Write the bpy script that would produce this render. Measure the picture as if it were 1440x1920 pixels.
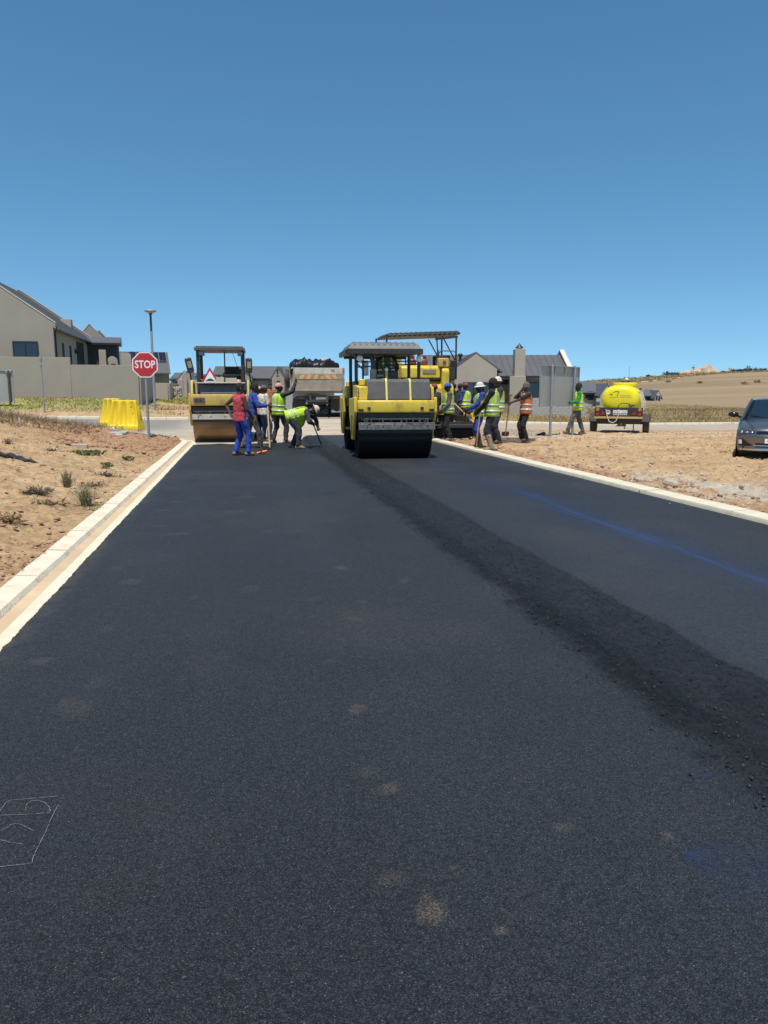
import bpy, bmesh, math, random
import numpy as np
from mathutils import Vector, Matrix, Quaternion

R = math.radians
random.seed(7)
rng = np.random.default_rng(7)
S = bpy.context.scene
COL = S.collection
for _o in list(bpy.data.objects):
    bpy.data.objects.remove(_o)

# ------------------------------------------------------------------ camera, sky, sun, exposure
FPX = 1387.0                                    # focal length in photo pixels (1440 x 1920)
PITCH = R(9.1)
CAM_H = 1.5
cam_d = bpy.data.cameras.new('camera')
cam = bpy.data.objects.new('camera', cam_d)
COL.objects.link(cam)
cam.location = (0, 0, CAM_H)
cam.rotation_euler = (R(90) - PITCH, 0, 0)
cam_d.sensor_fit = 'VERTICAL'
cam_d.sensor_height = 36.0
cam_d.sensor_width = 27.0
cam_d.lens = FPX / 1920 * 36.0
cam_d.clip_start = 0.05
cam_d.clip_end = 6000
S.camera = cam

SUN_ELEV = R(70)
SUN_DIR = Vector((-0.13, -0.99, 0)).normalized() * math.cos(SUN_ELEV) + Vector((0, 0, math.sin(SUN_ELEV)))
world = bpy.data.worlds.new('World')
S.world = world
world.use_nodes = True
wn = world.node_tree.nodes
wl = world.node_tree.links
bg = wn['Background']
sky = wn.new('ShaderNodeTexSky')
sky.sky_type = 'NISHITA'
sky.sun_disc = False
sky.sun_elevation = SUN_ELEV
sky.sun_rotation = math.atan2(SUN_DIR.x, SUN_DIR.y)
sky.altitude = 0
sky.air_density = 0.8
sky.dust_density = 0.0
sky.ozone_density = 3.0
# clear dry air: the whole dome is read a little above the true horizon and slightly more saturated
tcw = wn.new('ShaderNodeTexCoord')
va = wn.new('ShaderNodeVectorMath'); va.operation = 'ADD'; va.inputs[1].default_value = (0, 0, .09)
vn = wn.new('ShaderNodeVectorMath'); vn.operation = 'NORMALIZE'
hs = wn.new('ShaderNodeHueSaturation'); hs.inputs['Saturation'].default_value = 1.15; hs.inputs['Hue'].default_value = .484
wl.new(tcw.outputs['Generated'], va.inputs[0]); wl.new(va.outputs[0], vn.inputs[0]); wl.new(vn.outputs[0], sky.inputs[0])
wl.new(sky.outputs[0], hs.inputs['Color']); wl.new(hs.outputs[0], bg.inputs[0])
bg.inputs[1].default_value = 0.145

sun_d = bpy.data.lights.new('sun', 'SUN')
sun_d.energy = 4.8
sun_d.angle = R(0.53)
sun_d.color = (1.0, 0.94, 0.84)
sun = bpy.data.objects.new('sun', sun_d)
COL.objects.link(sun)
sun.location = (0, 0, 60)
sun.rotation_euler = SUN_DIR.to_track_quat('Z', 'Y').to_euler()

S.render.engine = 'CYCLES'
S.cycles.use_denoising = True
S.cycles.max_bounces = 6
S.view_settings.view_transform = 'Standard'
S.view_settings.look = 'None'
S.view_settings.exposure = 0.0
S.view_settings.gamma = 1.0
S.view_settings.use_curve_mapping = False

# ------------------------------------------------------------------ helpers
def V(*a):
    return Vector(a)


class MB:
    """collects verts and faces, then links them as one mesh object"""
    def __init__(s):
        s.v = []; s.f = []; s.m = []

    def add(s, vs, fs, mi=0):
        b = len(s.v)
        s.v.extend([tuple(p) for p in vs])
        s.f.extend([tuple(b + i for i in f) for f in fs])
        s.m.extend([mi] * len(fs))
        return s

    def box(s, c, d, rot=(0, 0, 0), mi=0):
        from mathutils import Euler
        m = Euler(rot).to_matrix()
        c = Vector(c)
        vs = [c + m @ Vector((x * d[0] / 2, y * d[1] / 2, z * d[2] / 2)) for x in (-1, 1) for y in (-1, 1) for z in (-1, 1)]
        return s.add(vs, [(0, 1, 3, 2), (4, 6, 7, 5), (0, 4, 5, 1), (2, 3, 7, 6), (0, 2, 6, 4), (1, 5, 7, 3)], mi)

    def prism(s, poly, axis, a, b, mi=0):
        n = len(poly)
        def mk(p, w):
            if axis == 'x': return (w, p[0], p[1])
            if axis == 'y': return (p[0], w, p[1])
            return (p[0], p[1], w)
        vs = [mk(p, a) for p in poly] + [mk(p, b) for p in poly]
        fs = [tuple(range(n - 1, -1, -1)), tuple(range(n, 2 * n))]
        fs += [(i, (i + 1) % n, n + (i + 1) % n, n + i) for i in range(n)]
        return s.add(vs, fs, mi)

    def loft(s, rings, caps=True, closed=True, mi=0):
        n = len(rings[0]); vs = [p for r in rings for p in r]; fs = []
        for k in range(len(rings) - 1):
            for i in range(n if closed else n - 1):
                j = (i + 1) % n
                fs.append((k * n + i, k * n + j, (k + 1) * n + j, (k + 1) * n + i))
        if caps and closed:
            fs.append(tuple(range(n - 1, -1, -1)))
            fs.append(tuple((len(rings) - 1) * n + i for i in range(n)))
        return s.add(vs, fs, mi)

    def cyl(s, p0, p1, r0, r1=None, n=14, caps=True, mi=0):
        r1 = r0 if r1 is None else r1
        p0 = Vector(p0); p1 = Vector(p1)
        d = (p1 - p0).normalized()
        a = d.orthogonal().normalized(); b = d.cross(a)
        ring = lambda p, r: [p + (a * math.cos(t) + b * math.sin(t)) * r for t in [2 * math.pi * i / n for i in range(n)]]
        return s.loft([ring(p0, r0), ring(p1, r1)], caps, mi=mi)

    def turn(s, prof, c=(0, 0, 0), axis='z', n=20, mi=0, caps=True):
        rings = []
        for r, h in prof:
            ring = []
            for i in range(n):
                t = 2 * math.pi * i / n
                if axis == 'z': p = (r * math.cos(t), r * math.sin(t), h)
                elif axis == 'x': p = (h, r * math.cos(t), r * math.sin(t))
                else: p = (r * math.sin(t), h, r * math.cos(t))
                ring.append((p[0] + c[0], p[1] + c[1], p[2] + c[2]))
            rings.append(ring)
        return s.loft(rings, caps, mi=mi)

    def tube(s, pts, r, n=7, mi=0, closed=False):
        pts = [Vector(p) for p in pts]
        rs = r if isinstance(r, (list, tuple)) else [r] * len(pts)
        rings = []; a = None
        for i, p in enumerate(pts):
            d = (pts[min(i + 1, len(pts) - 1)] - pts[max(i - 1, 0)]).normalized()
            if a is None: a = d.orthogonal().normalized()
            else:
                a = (a - d * a.dot(d))
                a = a.normalized() if a.length > 1e-6 else d.orthogonal().normalized()
            b = d.cross(a)
            rings.append([p + (a * math.cos(t) + b * math.sin(t)) * rs[i] for t in [2 * math.pi * k / n for k in range(n)]])
        return s.loft(rings, True, mi=mi)

    def ball(s, c, rx, ry=None, rz=None, n=12, m=8, mat=None, mi=0, lo=-90, hi=90):
        ry = rx if ry is None else ry; rz = rx if rz is None else rz
        c = Vector(c); rings = []
        for k in range(m + 1):
            ph = R(lo + (hi - lo) * k / m)
            q = max(math.cos(ph), 0.02)
            ring = []
            for i in range(n):
                t = 2 * math.pi * i / n
                p = Vector((rx * q * math.cos(t), ry * q * math.sin(t), rz * math.sin(ph)))
                if mat is not None: p = mat @ p
                ring.append(c + p)
            rings.append(ring)
        return s.loft(rings, True, mi=mi)

    def capsule(s, p0, p1, r0, r1=None, n=10):
        r1 = r0 if r1 is None else r1
        p0 = Vector(p0); p1 = Vector(p1)
        d = p1 - p0
        d = d.normalized() if d.length > 1e-6 else Vector((0, 0, 1))
        a = d.orthogonal().normalized(); b = d.cross(a)
        rings = []
        for ang in (-88, -55, -25, 0):
            q = R(ang); rings.append((p0 + d * math.sin(q) * r0, math.cos(q) * r0))
        for ang in (0, 25, 55, 88):
            q = R(ang); rings.append((p1 + d * math.sin(q) * r1, math.cos(q) * r1))
        return s.loft([[p + (a * math.cos(2 * math.pi * i / n) + b * math.sin(2 * math.pi * i / n)) * max(r, .001) for i in range(n)] for p, r in rings])

    def mesh(s, name, mats, smooth=35, uv=None):
        me = bpy.data.meshes.new(name)
        me.from_pydata(s.v, [], s.f)
        for m in (mats if isinstance(mats, (list, tuple)) else [mats]):
            me.materials.append(m)
        if any(s.m): me.polygons.foreach_set('material_index', s.m)
        b = bmesh.new(); b.from_mesh(me)
        bmesh.ops.recalc_face_normals(b, faces=b.faces)
        b.to_mesh(me); b.free()
        if smooth:
            me.polygons.foreach_set('use_smooth', [True] * len(me.polygons))
            me.set_sharp_from_angle(angle=R(smooth))
        me.update()
        return me

    def build(s, name, mats, parent=None, bev=0, smooth=35, seg=2):
        o = bpy.data.objects.new(name, s.mesh(name, mats, smooth))
        COL.objects.link(o)
        if parent is not None: o.parent = parent
        if bev:
            m = o.modifiers.new('bevel', 'BEVEL'); m.width = bev; m.segments = seg
            m.limit_method = 'ANGLE'; m.angle_limit = R(40); m.harden_normals = False
        return o


def tag(o, label=None, cat=None, group=None, kind=None):
    if label: o['label'] = label
    if cat: o['category'] = cat
    if group: o['group'] = group
    if kind: o['kind'] = kind
    return o


def thing(name, label, cat, loc=(0, 0, 0), rz=0, group=None):
    o = bpy.data.objects.new(name, None)
    o.empty_display_size = 0.2
    COL.objects.link(o)
    o.location = loc; o.rotation_euler = (0, 0, rz)
    return tag(o, label, cat, group)


def copy_tree(o, parent=None):
    c = o.copy(); COL.objects.link(c)
    if parent is not None: c.parent = parent
    for ch in list(o.children): copy_tree(ch, c)
    return c


# ---- road frame: s runs along the road, t across it (to the right)
AX, AY = -0.187, 0.98236
def st(x, y): return AX * x + AY * y, AY * x - AX * y
def xy(s, t): return AX * s + AY * t, AY * s - AX * t
ROAD_RZ = math.atan2(-AX, AY)                   # heading of the road, turns +Y onto it


def sm(a, b, x):
    q = np.clip((np.asarray(x, float) - a) / (b - a), 0, 1)
    return q * q * (3 - 2 * q)


def vnoise(x, y, seed=0):
    x = np.asarray(x, float); y = np.asarray(y, float)
    xi = np.floor(x).astype(np.int64); yi = np.floor(y).astype(np.int64)
    fx = x - xi; fy = y - yi
    fx = fx * fx * (3 - 2 * fx); fy = fy * fy * (3 - 2 * fy)
    def h(a, b):
        n = (a * 374761393 + b * 668265263 + seed * 1442695041) & 0x7fffffff
        n = ((n ^ (n >> 13)) * 1274126177) & 0x7fffffff
        return ((n ^ (n >> 16)) & 0xffff) / 65535.0
    return (h(xi, yi) * (1 - fx) + h(xi + 1, yi) * fx) * (1 - fy) + (h(xi, yi + 1) * (1 - fx) + h(xi + 1, yi + 1) * fx) * fy


def fbm(x, y, oct=4, seed=0):
    r = 0; a = 0.5; tot = 0
    for k in range(oct):
        r = r + a * vnoise(x * 2 ** k, y * 2 ** k, seed + k * 17); tot += a; a *= 0.5
    return r / tot


def T(x, y):
    """height of the smooth terrain"""
    x = np.asarray(x, float); y = np.asarray(y, float)
    s, t = st(x, y)
    pl = np.interp(s, [-60, 23, 36, 44, 60, 125, 300, 1500], [0, 0, .3, 1.2, 1.4, 1.6, 1.5, 1.0])
    pc = np.interp(s, [-60, 23, 36, 46, 60, 125, 300, 1500], [0, 0, .24, .6, 1.0, 1.5, 1.5, 1.0])
    pr = np.interp(s, [-60, 23, 36, 55, 120, 150, 1500], [0, 0, .1, 0, 0, 0, 0])
    w1 = sm(-3, -9, t); w2 = sm(7, 15, t)
    z = pl * w1 + pc * (1 - w1) * (1 - w2) + pr * w2
    z = z - 0.020 * np.clip(t - 6, 0, 14) * sm(20, 36, s) * (1 - sm(42, 58, s))
    d = -(t + 1.9)
    z = z + 0.15 * np.clip(d - .25, 0, 7.5) * (1 - sm(24.0, 27.4, s - 0.20 * np.clip(d - 2, 0, 9))) * sm(-5, 8, s + 6)
    r = np.hypot(x, y); az = x / np.maximum(y, 1)
    H = np.interp(az, [-.5, .10, .20, .27, .30, .33, .375, .41, .52, .7, 1.3], [0, 0, 6.0, 8.6, 9.2, 9.9, 11.1, 12, 13, 13, 12])
    z = z + np.where(y > 1, H * (np.clip((r - 160) / 270, 0, 1) ** 1.1), 0) + np.where(y > 1, sm(420, 900, r) * -4, 0)
    return z


def tz(x, y): return float(T(x, y))


def gp(px, py):
    """where the ray through a photo pixel meets the terrain"""
    dx = (px - 720) / FPX; dz = (960 - py) / FPX
    d = Vector((dx, math.cos(PITCH) + dz * math.sin(PITCH), -math.sin(PITCH) + dz * math.cos(PITCH)))
    k = 1.0; prev = 0
    while k < 900:
        p = Vector((0, 0, CAM_H)) + d * k
        if p.z <= tz(p.x, p.y): break
        prev = k; k *= 1.01
    lo, hi = prev, k
    for _ in range(24):
        m = (lo + hi) / 2; p = Vector((0, 0, CAM_H)) + d * m
        if p.z <= tz(p.x, p.y): hi = m
        else: lo = m
    p = Vector((0, 0, CAM_H)) + d * hi
    return p


def at(px, py, Y):
    """the point at depth Y seen at a photo pixel"""
    dx = (px - 720) / FPX; dz = (960 - py) / FPX
    d = Vector((dx, math.cos(PITCH) + dz * math.sin(PITCH), -math.sin(PITCH) + dz * math.cos(PITCH)))
    return Vector((0, 0, CAM_H)) + d * (Y / d.y)


# ------------------------------------------------------------------ materials
def mat(name, col, rough=0.6, metal=0.0, var=0.12, vs=4.0, bump=0.0, bs=50.0, dust=0.0, dcol=(.42, .30, .19), spec=0.5, coat=0.0, emit=None, stain=0.0, scol=(.05, .045, .04)):
    m = bpy.data.materials.new(name); m.use_nodes = True
    nt = m.node_tree; n = nt.nodes; l = nt.links
    b = n['Principled BSDF']
    b.inputs['Roughness'].default_value = rough
    b.inputs['Metallic'].default_value = metal
    b.inputs['Specular IOR Level'].default_value = spec
    if coat: b.inputs['Coat Weight'].default_value = coat; b.inputs['Coat Roughness'].default_value = 0.08
    tc = n.new('ShaderNodeTexCoord')
    no = n.new('ShaderNodeTexNoise'); no.inputs['Scale'].default_value = vs; no.inputs['Detail'].default_value = 7; no.inputs['Roughness'].default_value = .62
    l.new(tc.outputs['Object'], no.inputs['Vector'])
    mr = n.new('ShaderNodeMapRange'); mr.inputs[1].default_value = .3; mr.inputs[2].default_value = .7
    mr.inputs[3].default_value = 1 - var; mr.inputs[4].default_value = 1 + var
    l.new(no.outputs[0], mr.inputs[0])
    mx = n.new('ShaderNodeMix'); mx.data_type = 'RGBA'; mx.blend_type = 'MULTIPLY'; mx.inputs[0].default_value = 1
    mx.inputs[6].default_value = (*col, 1)
    l.new(mr.outputs[0], mx.inputs[7])
    out = mx.outputs[2]
    if stain:
        n3 = n.new('ShaderNodeTexNoise'); n3.inputs['Scale'].default_value = vs * 1.7; n3.inputs['Detail'].default_value = 9; n3.inputs['Roughness'].default_value = .7
        mp = n.new('ShaderNodeMapping'); mp.inputs['Scale'].default_value = (1, 1, .45); mp.inputs['Location'].default_value = (3.1, 7.7, 1.3)
        l.new(tc.outputs['Object'], mp.inputs[0]); l.new(mp.outputs[0], n3.inputs['Vector'])
        m3 = n.new('ShaderNodeMapRange'); m3.inputs[1].default_value = .52; m3.inputs[2].default_value = .72; m3.inputs[3].default_value = 0; m3.inputs[4].default_value = stain
        l.new(n3.outputs[0], m3.inputs[0])
        x3 = n.new('ShaderNodeMix'); x3.data_type = 'RGBA'; x3.inputs[7].default_value = (*scol, 1)
        l.new(m3.outputs[0], x3.inputs[0]); l.new(out, x3.inputs[6]); out = x3.outputs[2]
    if dust:
        n2 = n.new('ShaderNodeTexNoise'); n2.inputs['Scale'].default_value = vs * 2.3; n2.inputs['Detail'].default_value = 8
        l.new(tc.outputs['Object'], n2.inputs['Vector'])
        m2 = n.new('ShaderNodeMapRange'); m2.inputs[1].default_value = .38; m2.inputs[2].default_value = .75; m2.inputs[3].default_value = dust * .25; m2.inputs[4].default_value = dust
        l.new(n2.outputs[0], m2.inputs[0])
        x2 = n.new('ShaderNodeMix'); x2.data_type = 'RGBA'; x2.inputs[7].default_value = (*dcol, 1)
        l.new(m2.outputs[0], x2.inputs[0]); l.new(out, x2.inputs[6]); out = x2.outputs[2]
    l.new(out, b.inputs['Base Color'])
    if bump:
        nb = n.new('ShaderNodeTexNoise'); nb.inputs['Scale'].default_value = bs; nb.inputs['Detail'].default_value = 5
        l.new(tc.outputs['Object'], nb.inputs['Vector'])
        bp = n.new('ShaderNodeBump'); bp.inputs['Strength'].default_value = bump; bp.inputs['Distance'].default_value = .02
        l.new(nb.outputs[0], bp.inputs['Height']); l.new(bp.outputs[0], b.inputs['Normal'])
    if emit:
        b.inputs['Emission Color'].default_value = (*emit[0], 1); b.inputs['Emission Strength'].default_value = emit[1]
    return m


M = dict(
    yellow=mat('yellow_paint', (.74, .52, .03), .38, 0, .10, 3, dust=.26, stain=.6, scol=(.07, .055, .025)),
    paleyellow=mat('pale_yellow_paint', (.78, .68, .16), .45, 0, .08, 3, dust=.2),
    dyellow=mat('dusty_yellow_paint', (.62, .42, .06), .5, 0, .15, 3, dust=.5, stain=.6),
    black=mat('black_paint', (.018, .018, .02), .45, 0, .2, 5, dust=.10),
    blackm=mat('black_rubber', (.02, .02, .021), .75, 0, .2, 8, bump=.2, bs=40, dust=.15),
    hood=mat('dark_grey_plastic', (.075, .075, .078), .6, 0, .15, 4, bump=.15, bs=120, dust=.12, stain=.4, scol=(.03, .03, .03)),
    canopy=mat('grey_canopy_plastic', (.135, .135, .138), .6, 0, .15, 4, dust=.10, stain=.4, scol=(.04, .04, .04)),
    tarry=mat('tar_coated_steel', (.008, .008, .009), .62, 0, .3, 6, bump=.15, bs=50, spec=.25),
    drumtan=mat('worn_drum_steel', (.21, .135, .07), .42, .6, .15, 3, dust=.2, dcol=(.24, .15, .08), stain=.3),
    steel=mat('galvanised_steel', (.42, .43, .44), .42, .8, .12, 9),
    pole=mat('grey_pole_paint', (.30, .31, .33), .5, .2, .1, 5),
    darkpole=mat('dark_pole_sleeve', (.03, .04, .055), .5, 0, .1, 5),
    greasy=mat('oily_steel', (.06, .058, .055), .42, .3, .4, 9, stain=.5, dust=.2),
    scraper=mat('worn_scraper_steel', (.20, .195, .18), .45, .4, .5, 14, stain=.95, scol=(.02, .02, .02)),
    white=mat('white_paint', (.75, .75, .73), .45, 0, .06, 5, dust=.1),
    offwhite=mat('dirty_white_steel', (.55, .53, .47), .6, 0, .15, 2.5, dust=.35, stain=.55, scol=(.16, .12, .08)),
    tipper=mat('dirty_tan_steel', (.30, .25, .19), .65, 0, .25, 2.5, dust=.35, stain=.6),
    chevor=mat('faded_orange_chevron', (.55, .20, .07), .6, 0, .25, 5, dust=.35, stain=.3),
    chevye=mat('faded_cream_chevron', (.58, .42, .18), .6, 0, .25, 5, dust=.3, stain=.3),
    tarp=mat('black_tarpaulin', (.010, .010, .010), .42, 0, .3, 3, spec=.35),
    red=mat('sign_red', (.50, .025, .03), .4, 0, .05, 3),
    signwhite=mat('sign_white', (.82, .82, .80), .4, 0, .03, 3),
    redbottle=mat('red_gas_bottle', (.16, .02, .02), .5, 0, .2, 6, dust=.2),
    plastyellow=mat('yellow_moulded_plastic', (.84, .585, .008), .42, 0, .07, 2, dust=.12, stain=.18, scol=(.35, .24, .02)),
    tankyellow=mat('yellow_tank_plastic', (.86, .74, .012), .3, 0, .05, 2, dust=.06, spec=.5),
    beam=mat('cream_reflector_strip', (.52, .38, .15), .5, 0, .1, 5, dust=.2),
    lampor=mat('amber_lens', (.50, .19, .04), .25, 0, .05, 9),
    lampred=mat('red_lens', (.30, .03, .03), .25, 0, .05, 9),
    lampwhite=mat('clear_lens', (.80, .80, .78), .15, 0, .05, 9),
    hose=mat('pale_hose', (.62, .58, .50), .5, 0, .1, 9),
    wall=mat('taupe_plaster', (.345, .298, .246), .85, 0, .06, .6, bump=.12, bs=30, stain=.12, scol=(.24, .20, .16)),
    wall2=mat('taupe_plaster_light', (.41, .355, .295), .85, 0, .06, .6, bump=.1, bs=30),
    wall3=mat('pale_grey_plaster', (.42, .41, .39), .85, 0, .06, .6),
    darkwall=mat('charcoal_plaster', (.055, .055, .06), .8, 0, .1, .6),
    coping=mat('pale_coping', (.60, .56, .48), .8, 0, .06, 1),
    roof=mat('grey_metal_roof', (.125, .13, .14), .5, .1, .08, .8),
    roof2=mat('dark_slate_roof', (.115, .112, .118), .55, .1, .08, .8),
    frame=mat('dark_window_frame', (.02, .02, .022), .4),
    glass=mat('dark_window_glass', (.018, .024, .04), .06, 0, .1, 2, spec=.7),
    glassgrey=mat('grey_window_glass', (.07, .075, .085), .08, 0, .1, 2, spec=.7),
    solar=mat('solar_cell', (.012, .014, .028), .3, 0, .1, 6, spec=.3),
    plinth=mat('concrete_block', (.40, .38, .36), .9, 0, .12, 2, bump=.2, bs=25),
    boardback=mat('grey_sheet_board', (.36, .355, .325), .55, .1, .05, 1.5),
    gabrock=mat('pale_gabion_rock', (.50, .44, .34), .9, 0, .3, 4, bump=.3, bs=20),
    kerb=mat('kerb_concrete', (.78, .71, .56), .85, 0, .14, 3, bump=.4, bs=60, dust=.42, dcol=(.60, .42, .26), stain=.6, scol=(.40, .26, .15)),
    gutedge=mat('gutter_edge_concrete', (.76, .68, .51), .88, 0, .12, 5, bump=.25, bs=60, dust=.30, dcol=(.58, .38, .24)),
    kerbr=mat('new_kerb_concrete', (.66, .60, .46), .85, 0, .10, 3, bump=.3, bs=80, stain=.35, scol=(.42, .33, .23), dust=.14),
    gutter=mat('dusty_gutter_concrete', (.58, .45, .29), .9, 0, .14, 1.6, bump=.25, bs=60, dust=.55, dcol=(.56, .35, .20)),
    chalk=mat('chalk', (.16, .16, .17), .9), clod=mat('dry_earth_clod', (.36, .225, .13), .95, 0, .3, 9, bump=.5, bs=60),
    wood=mat('wooden_handle', (.52, .35, .21), .7, 0, .2, 12),
    woodp=mat('pale_wood', (.55, .42, .28), .8, 0, .2, 5),
    orange=mat('orange_plastic', (.80, .22, .06), .5, 0, .1, 9, dust=.15),
    carpaint=mat('grey_metallic_paint', (.20, .197, .195), .26, .75, .03, 3, coat=.6, dust=.06),
    carblack=mat('gloss_black_trim', (.012, .012, .013), .22),
    carglass=mat('windscreen_glass', (.012, .022, .035), .05, 0, .1, 2, spec=.8),
    chrome=mat('chrome_trim', (.7, .7, .7), .15, 1, .05, 3),
    headl=mat('headlamp_glass', (.05, .065, .10), .08, 0, .5, 25, spec=.9),
    alloy=mat('alloy_rim', (.35, .35, .36), .35, .8, .1, 5, dust=.1),
    skin=mat('dark_brown_skin', (.050, .026, .017), .5, 0, .12, 12),
    skin2=mat('brown_skin', (.085, .046, .031), .5, 0, .12, 12),
    hair=mat('black_hair', (.010, .009, .009), .8, 0, .2, 60, bump=.5, bs=160),
    eyes=mat('eye_white', (.45, .42, .38), .3),
    c_red=mat('red_cloth', (.46, .045, .07), .85, 0, .15, 9, dust=.06),
    c_blue=mat('royal_blue_cloth', (.016, .055, .33), .85, 0, .2, 8, dust=.05),
    c_navy=mat('navy_cloth', (.022, .026, .045), .9, 0, .25, 8, dust=.05),
    c_jean=mat('denim_cloth', (.035, .055, .12), .9, 0, .35, 7, dust=.12, dcol=(.22, .26, .36)),
    c_grey=mat('grey_cloth', (.10, .095, .09), .9, 0, .25, 8, dust=.1),
    c_char=mat('charcoal_cloth', (.035, .034, .036), .9, 0, .25, 8, dust=.06),
    c_black=mat('black_cloth', (.012, .012, .013), .9, 0, .3, 8, dust=.04),
    c_white=mat('white_cloth', (.62, .59, .54), .85, 0, .12, 8, dust=.15),
    c_orange=mat('orange_cloth', (.62, .15, .06), .85, 0, .15, 8, dust=.08),
    c_rust=mat('rust_cloth', (.38, .12, .045), .85, 0, .2, 8, dust=.1),
    c_amber=mat('faded_orange_cloth', (.68, .33, .09), .85, 0, .15, 8, dust=.1),
    c_lime=mat('lime_high_visibility_cloth', (.48, .72, .03), .75, 0, .12, 8, dust=.05),
    c_limed=mat('dull_lime_high_visibility_cloth', (.42, .58, .10), .8, 0, .15, 8, dust=.12),
    c_green=mat('green_cloth', (.02, .20, .07), .85, 0, .2, 8),
    c_oldgreen=mat('olive_green_cloth', (.09, .16, .035), .85, 0, .2, 8),
    c_pink=mat('pink_cloth', (.62, .28, .25), .85, 0, .15, 12),
    c_cap=mat('bright_blue_cloth', (.03, .11, .45), .8, 0, .1, 12),
    c_redcap=mat('brick_red_cloth', (.22, .06, .04), .85, 0, .15, 12),
    c_strip=mat('silver_reflective_tape', (.60, .62, .60), .35, .2, .1, 15),
    boot=mat('dusty_gumboot', (.24, .20, .15), .7, 0, .25, 8, dust=.4),
    bootd=mat('black_gumboot', (.02, .02, .02), .5, 0, .25, 8, dust=.3),
    shoe=mat('worn_work_boot', (.16, .12, .07), .8, 0, .25, 9, dust=.4),
    shoed=mat('dark_work_boot', (.03, .028, .026), .75, 0, .25, 9, dust=.25),
    rock=mat('pale_stone', (.46, .38, .29), .9, 0, .25, 9, bump=.4, bs=40),
    rockred=mat('red_clay_clod', (.35, .20, .12), .95, 0, .3, 9, bump=.5, bs=60),
    rockgrey=mat('grey_gravel', (.36, .33, .29), .9, 0, .3, 9, bump=.3, bs=40),
    ridge_rock=mat('granite_outcrop', (.52, .38, .26), .9, 0, .25, .3, bump=.4, bs=2),
    lump=mat('loose_asphalt', (.0145, .0155, .0185), .6, 0, .5, 60, spec=.35),
    grassdry=mat('dry_grass', (.42, .30, .13), .9, 0, .4, .8),
    grassolive=mat('olive_dry_grass', (.31, .235, .11), .9, 0, .4, .8),
    grassbrown=mat('brown_brush', (.24, .16, .085), .9, 0, .4, 1.5),
    grassgreen=mat('short_green_grass', (.31, .30, .075), .9, 0, .45, .7),
    weed=mat('green_weed_leaf', (.075, .13, .03), .7, 0, .4, 12),
    weedgrey=mat('grey_green_weed', (.25, .225, .13), .85, 0, .3, 9),
    bush=mat('dark_bush_leaf', (.035, .05, .025), .85, 0, .4, .4),
    twig=mat('dry_twig', (.10, .075, .05), .9, 0, .3, 9),
    burnt=mat('black_plastic_strip', (.02, .02, .02), .6, 0, .3, 9),
    patch=mat('spilled_asphalt', (.13, .105, .085), .85, 0, .25, 5, bump=.5, bs=70),
    box=mat('cardboard', (.42, .36, .26), .85),
)
# ------------------------------------------------------------------ ground sheet
T_L, T_R = -1.49, 5.85        # edges of the new asphalt
GUT, KW = 0.125, 0.20
S_BEND, RB = 23.2, 2.4        # where the left kerb turns into the side street, its radius
S0, S1 = 26.2, 36.4           # near and far edge of the cross street


def sd_road(x, y):
    """> 0 inside the road bed, in metres from its edge (rough)"""
    s, t = st(x, y)
    main = np.minimum(np.minimum(t - (T_L - GUT - .10), T_R + .12 - t), 24.8 - s)
    far = np.minimum(np.minimum(t + 1.6, 6.1 - t), s - 24.0)
    cross = np.minimum(np.minimum(s - np.where(t > 5, 29.2, S0 - .25), S1 - s), t + 60)
    # rounded corner on the left
    tc = T_L - GUT - RB
    r = np.hypot(t - tc, s - S_BEND)
    corner = np.where((t > tc - .0) & (s > S_BEND) & (s < S0 + .3) & (t < 0), r - (RB + .10), -9)
    return np.maximum(np.maximum(main, far), np.maximum(cross, corner))


def build_grid(name, X, Y, Z, m, colors=None, attr='albedo', kind='structure'):
    nr, nc = X.shape
    me = bpy.data.meshes.new(name)
    me.vertices.add(nr * nc)
    me.vertices.foreach_set('co', np.stack([X, Y, Z], -1).astype(np.float32).ravel())
    i = np.arange(nr * nc).reshape(nr, nc)
    q = np.stack([i[:-1, :-1], i[:-1, 1:], i[1:, 1:], i[1:, :-1]], -1).reshape(-1, 4)
    nf = len(q)
    me.loops.add(nf * 4); me.polygons.add(nf)
    me.loops.foreach_set('vertex_index', q.astype(np.int32).ravel())
    me.polygons.foreach_set('loop_start', np.arange(0, nf * 4, 4, dtype=np.int32))
    me.polygons.foreach_set('use_smooth', np.ones(nf, bool))
    me.update(calc_edges=True)
    me.materials.append(m)
    if colors is not None:
        ca = me.color_attributes.new(attr, 'FLOAT_COLOR', 'POINT')
        c = colors.reshape(nr * nc, -1)
        if c.shape[1] == 3: c = np.concatenate([c, np.ones((nr * nc, 1))], 1)
        ca.data.foreach_set('color', c.astype(np.float32).ravel())
    o = bpy.data.objects.new(name, me); COL.objects.link(o)
    o['kind'] = kind
    return o


def lerp3(a, b, w):
    return a + (np.asarray(b) - a) * w[..., None]


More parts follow.
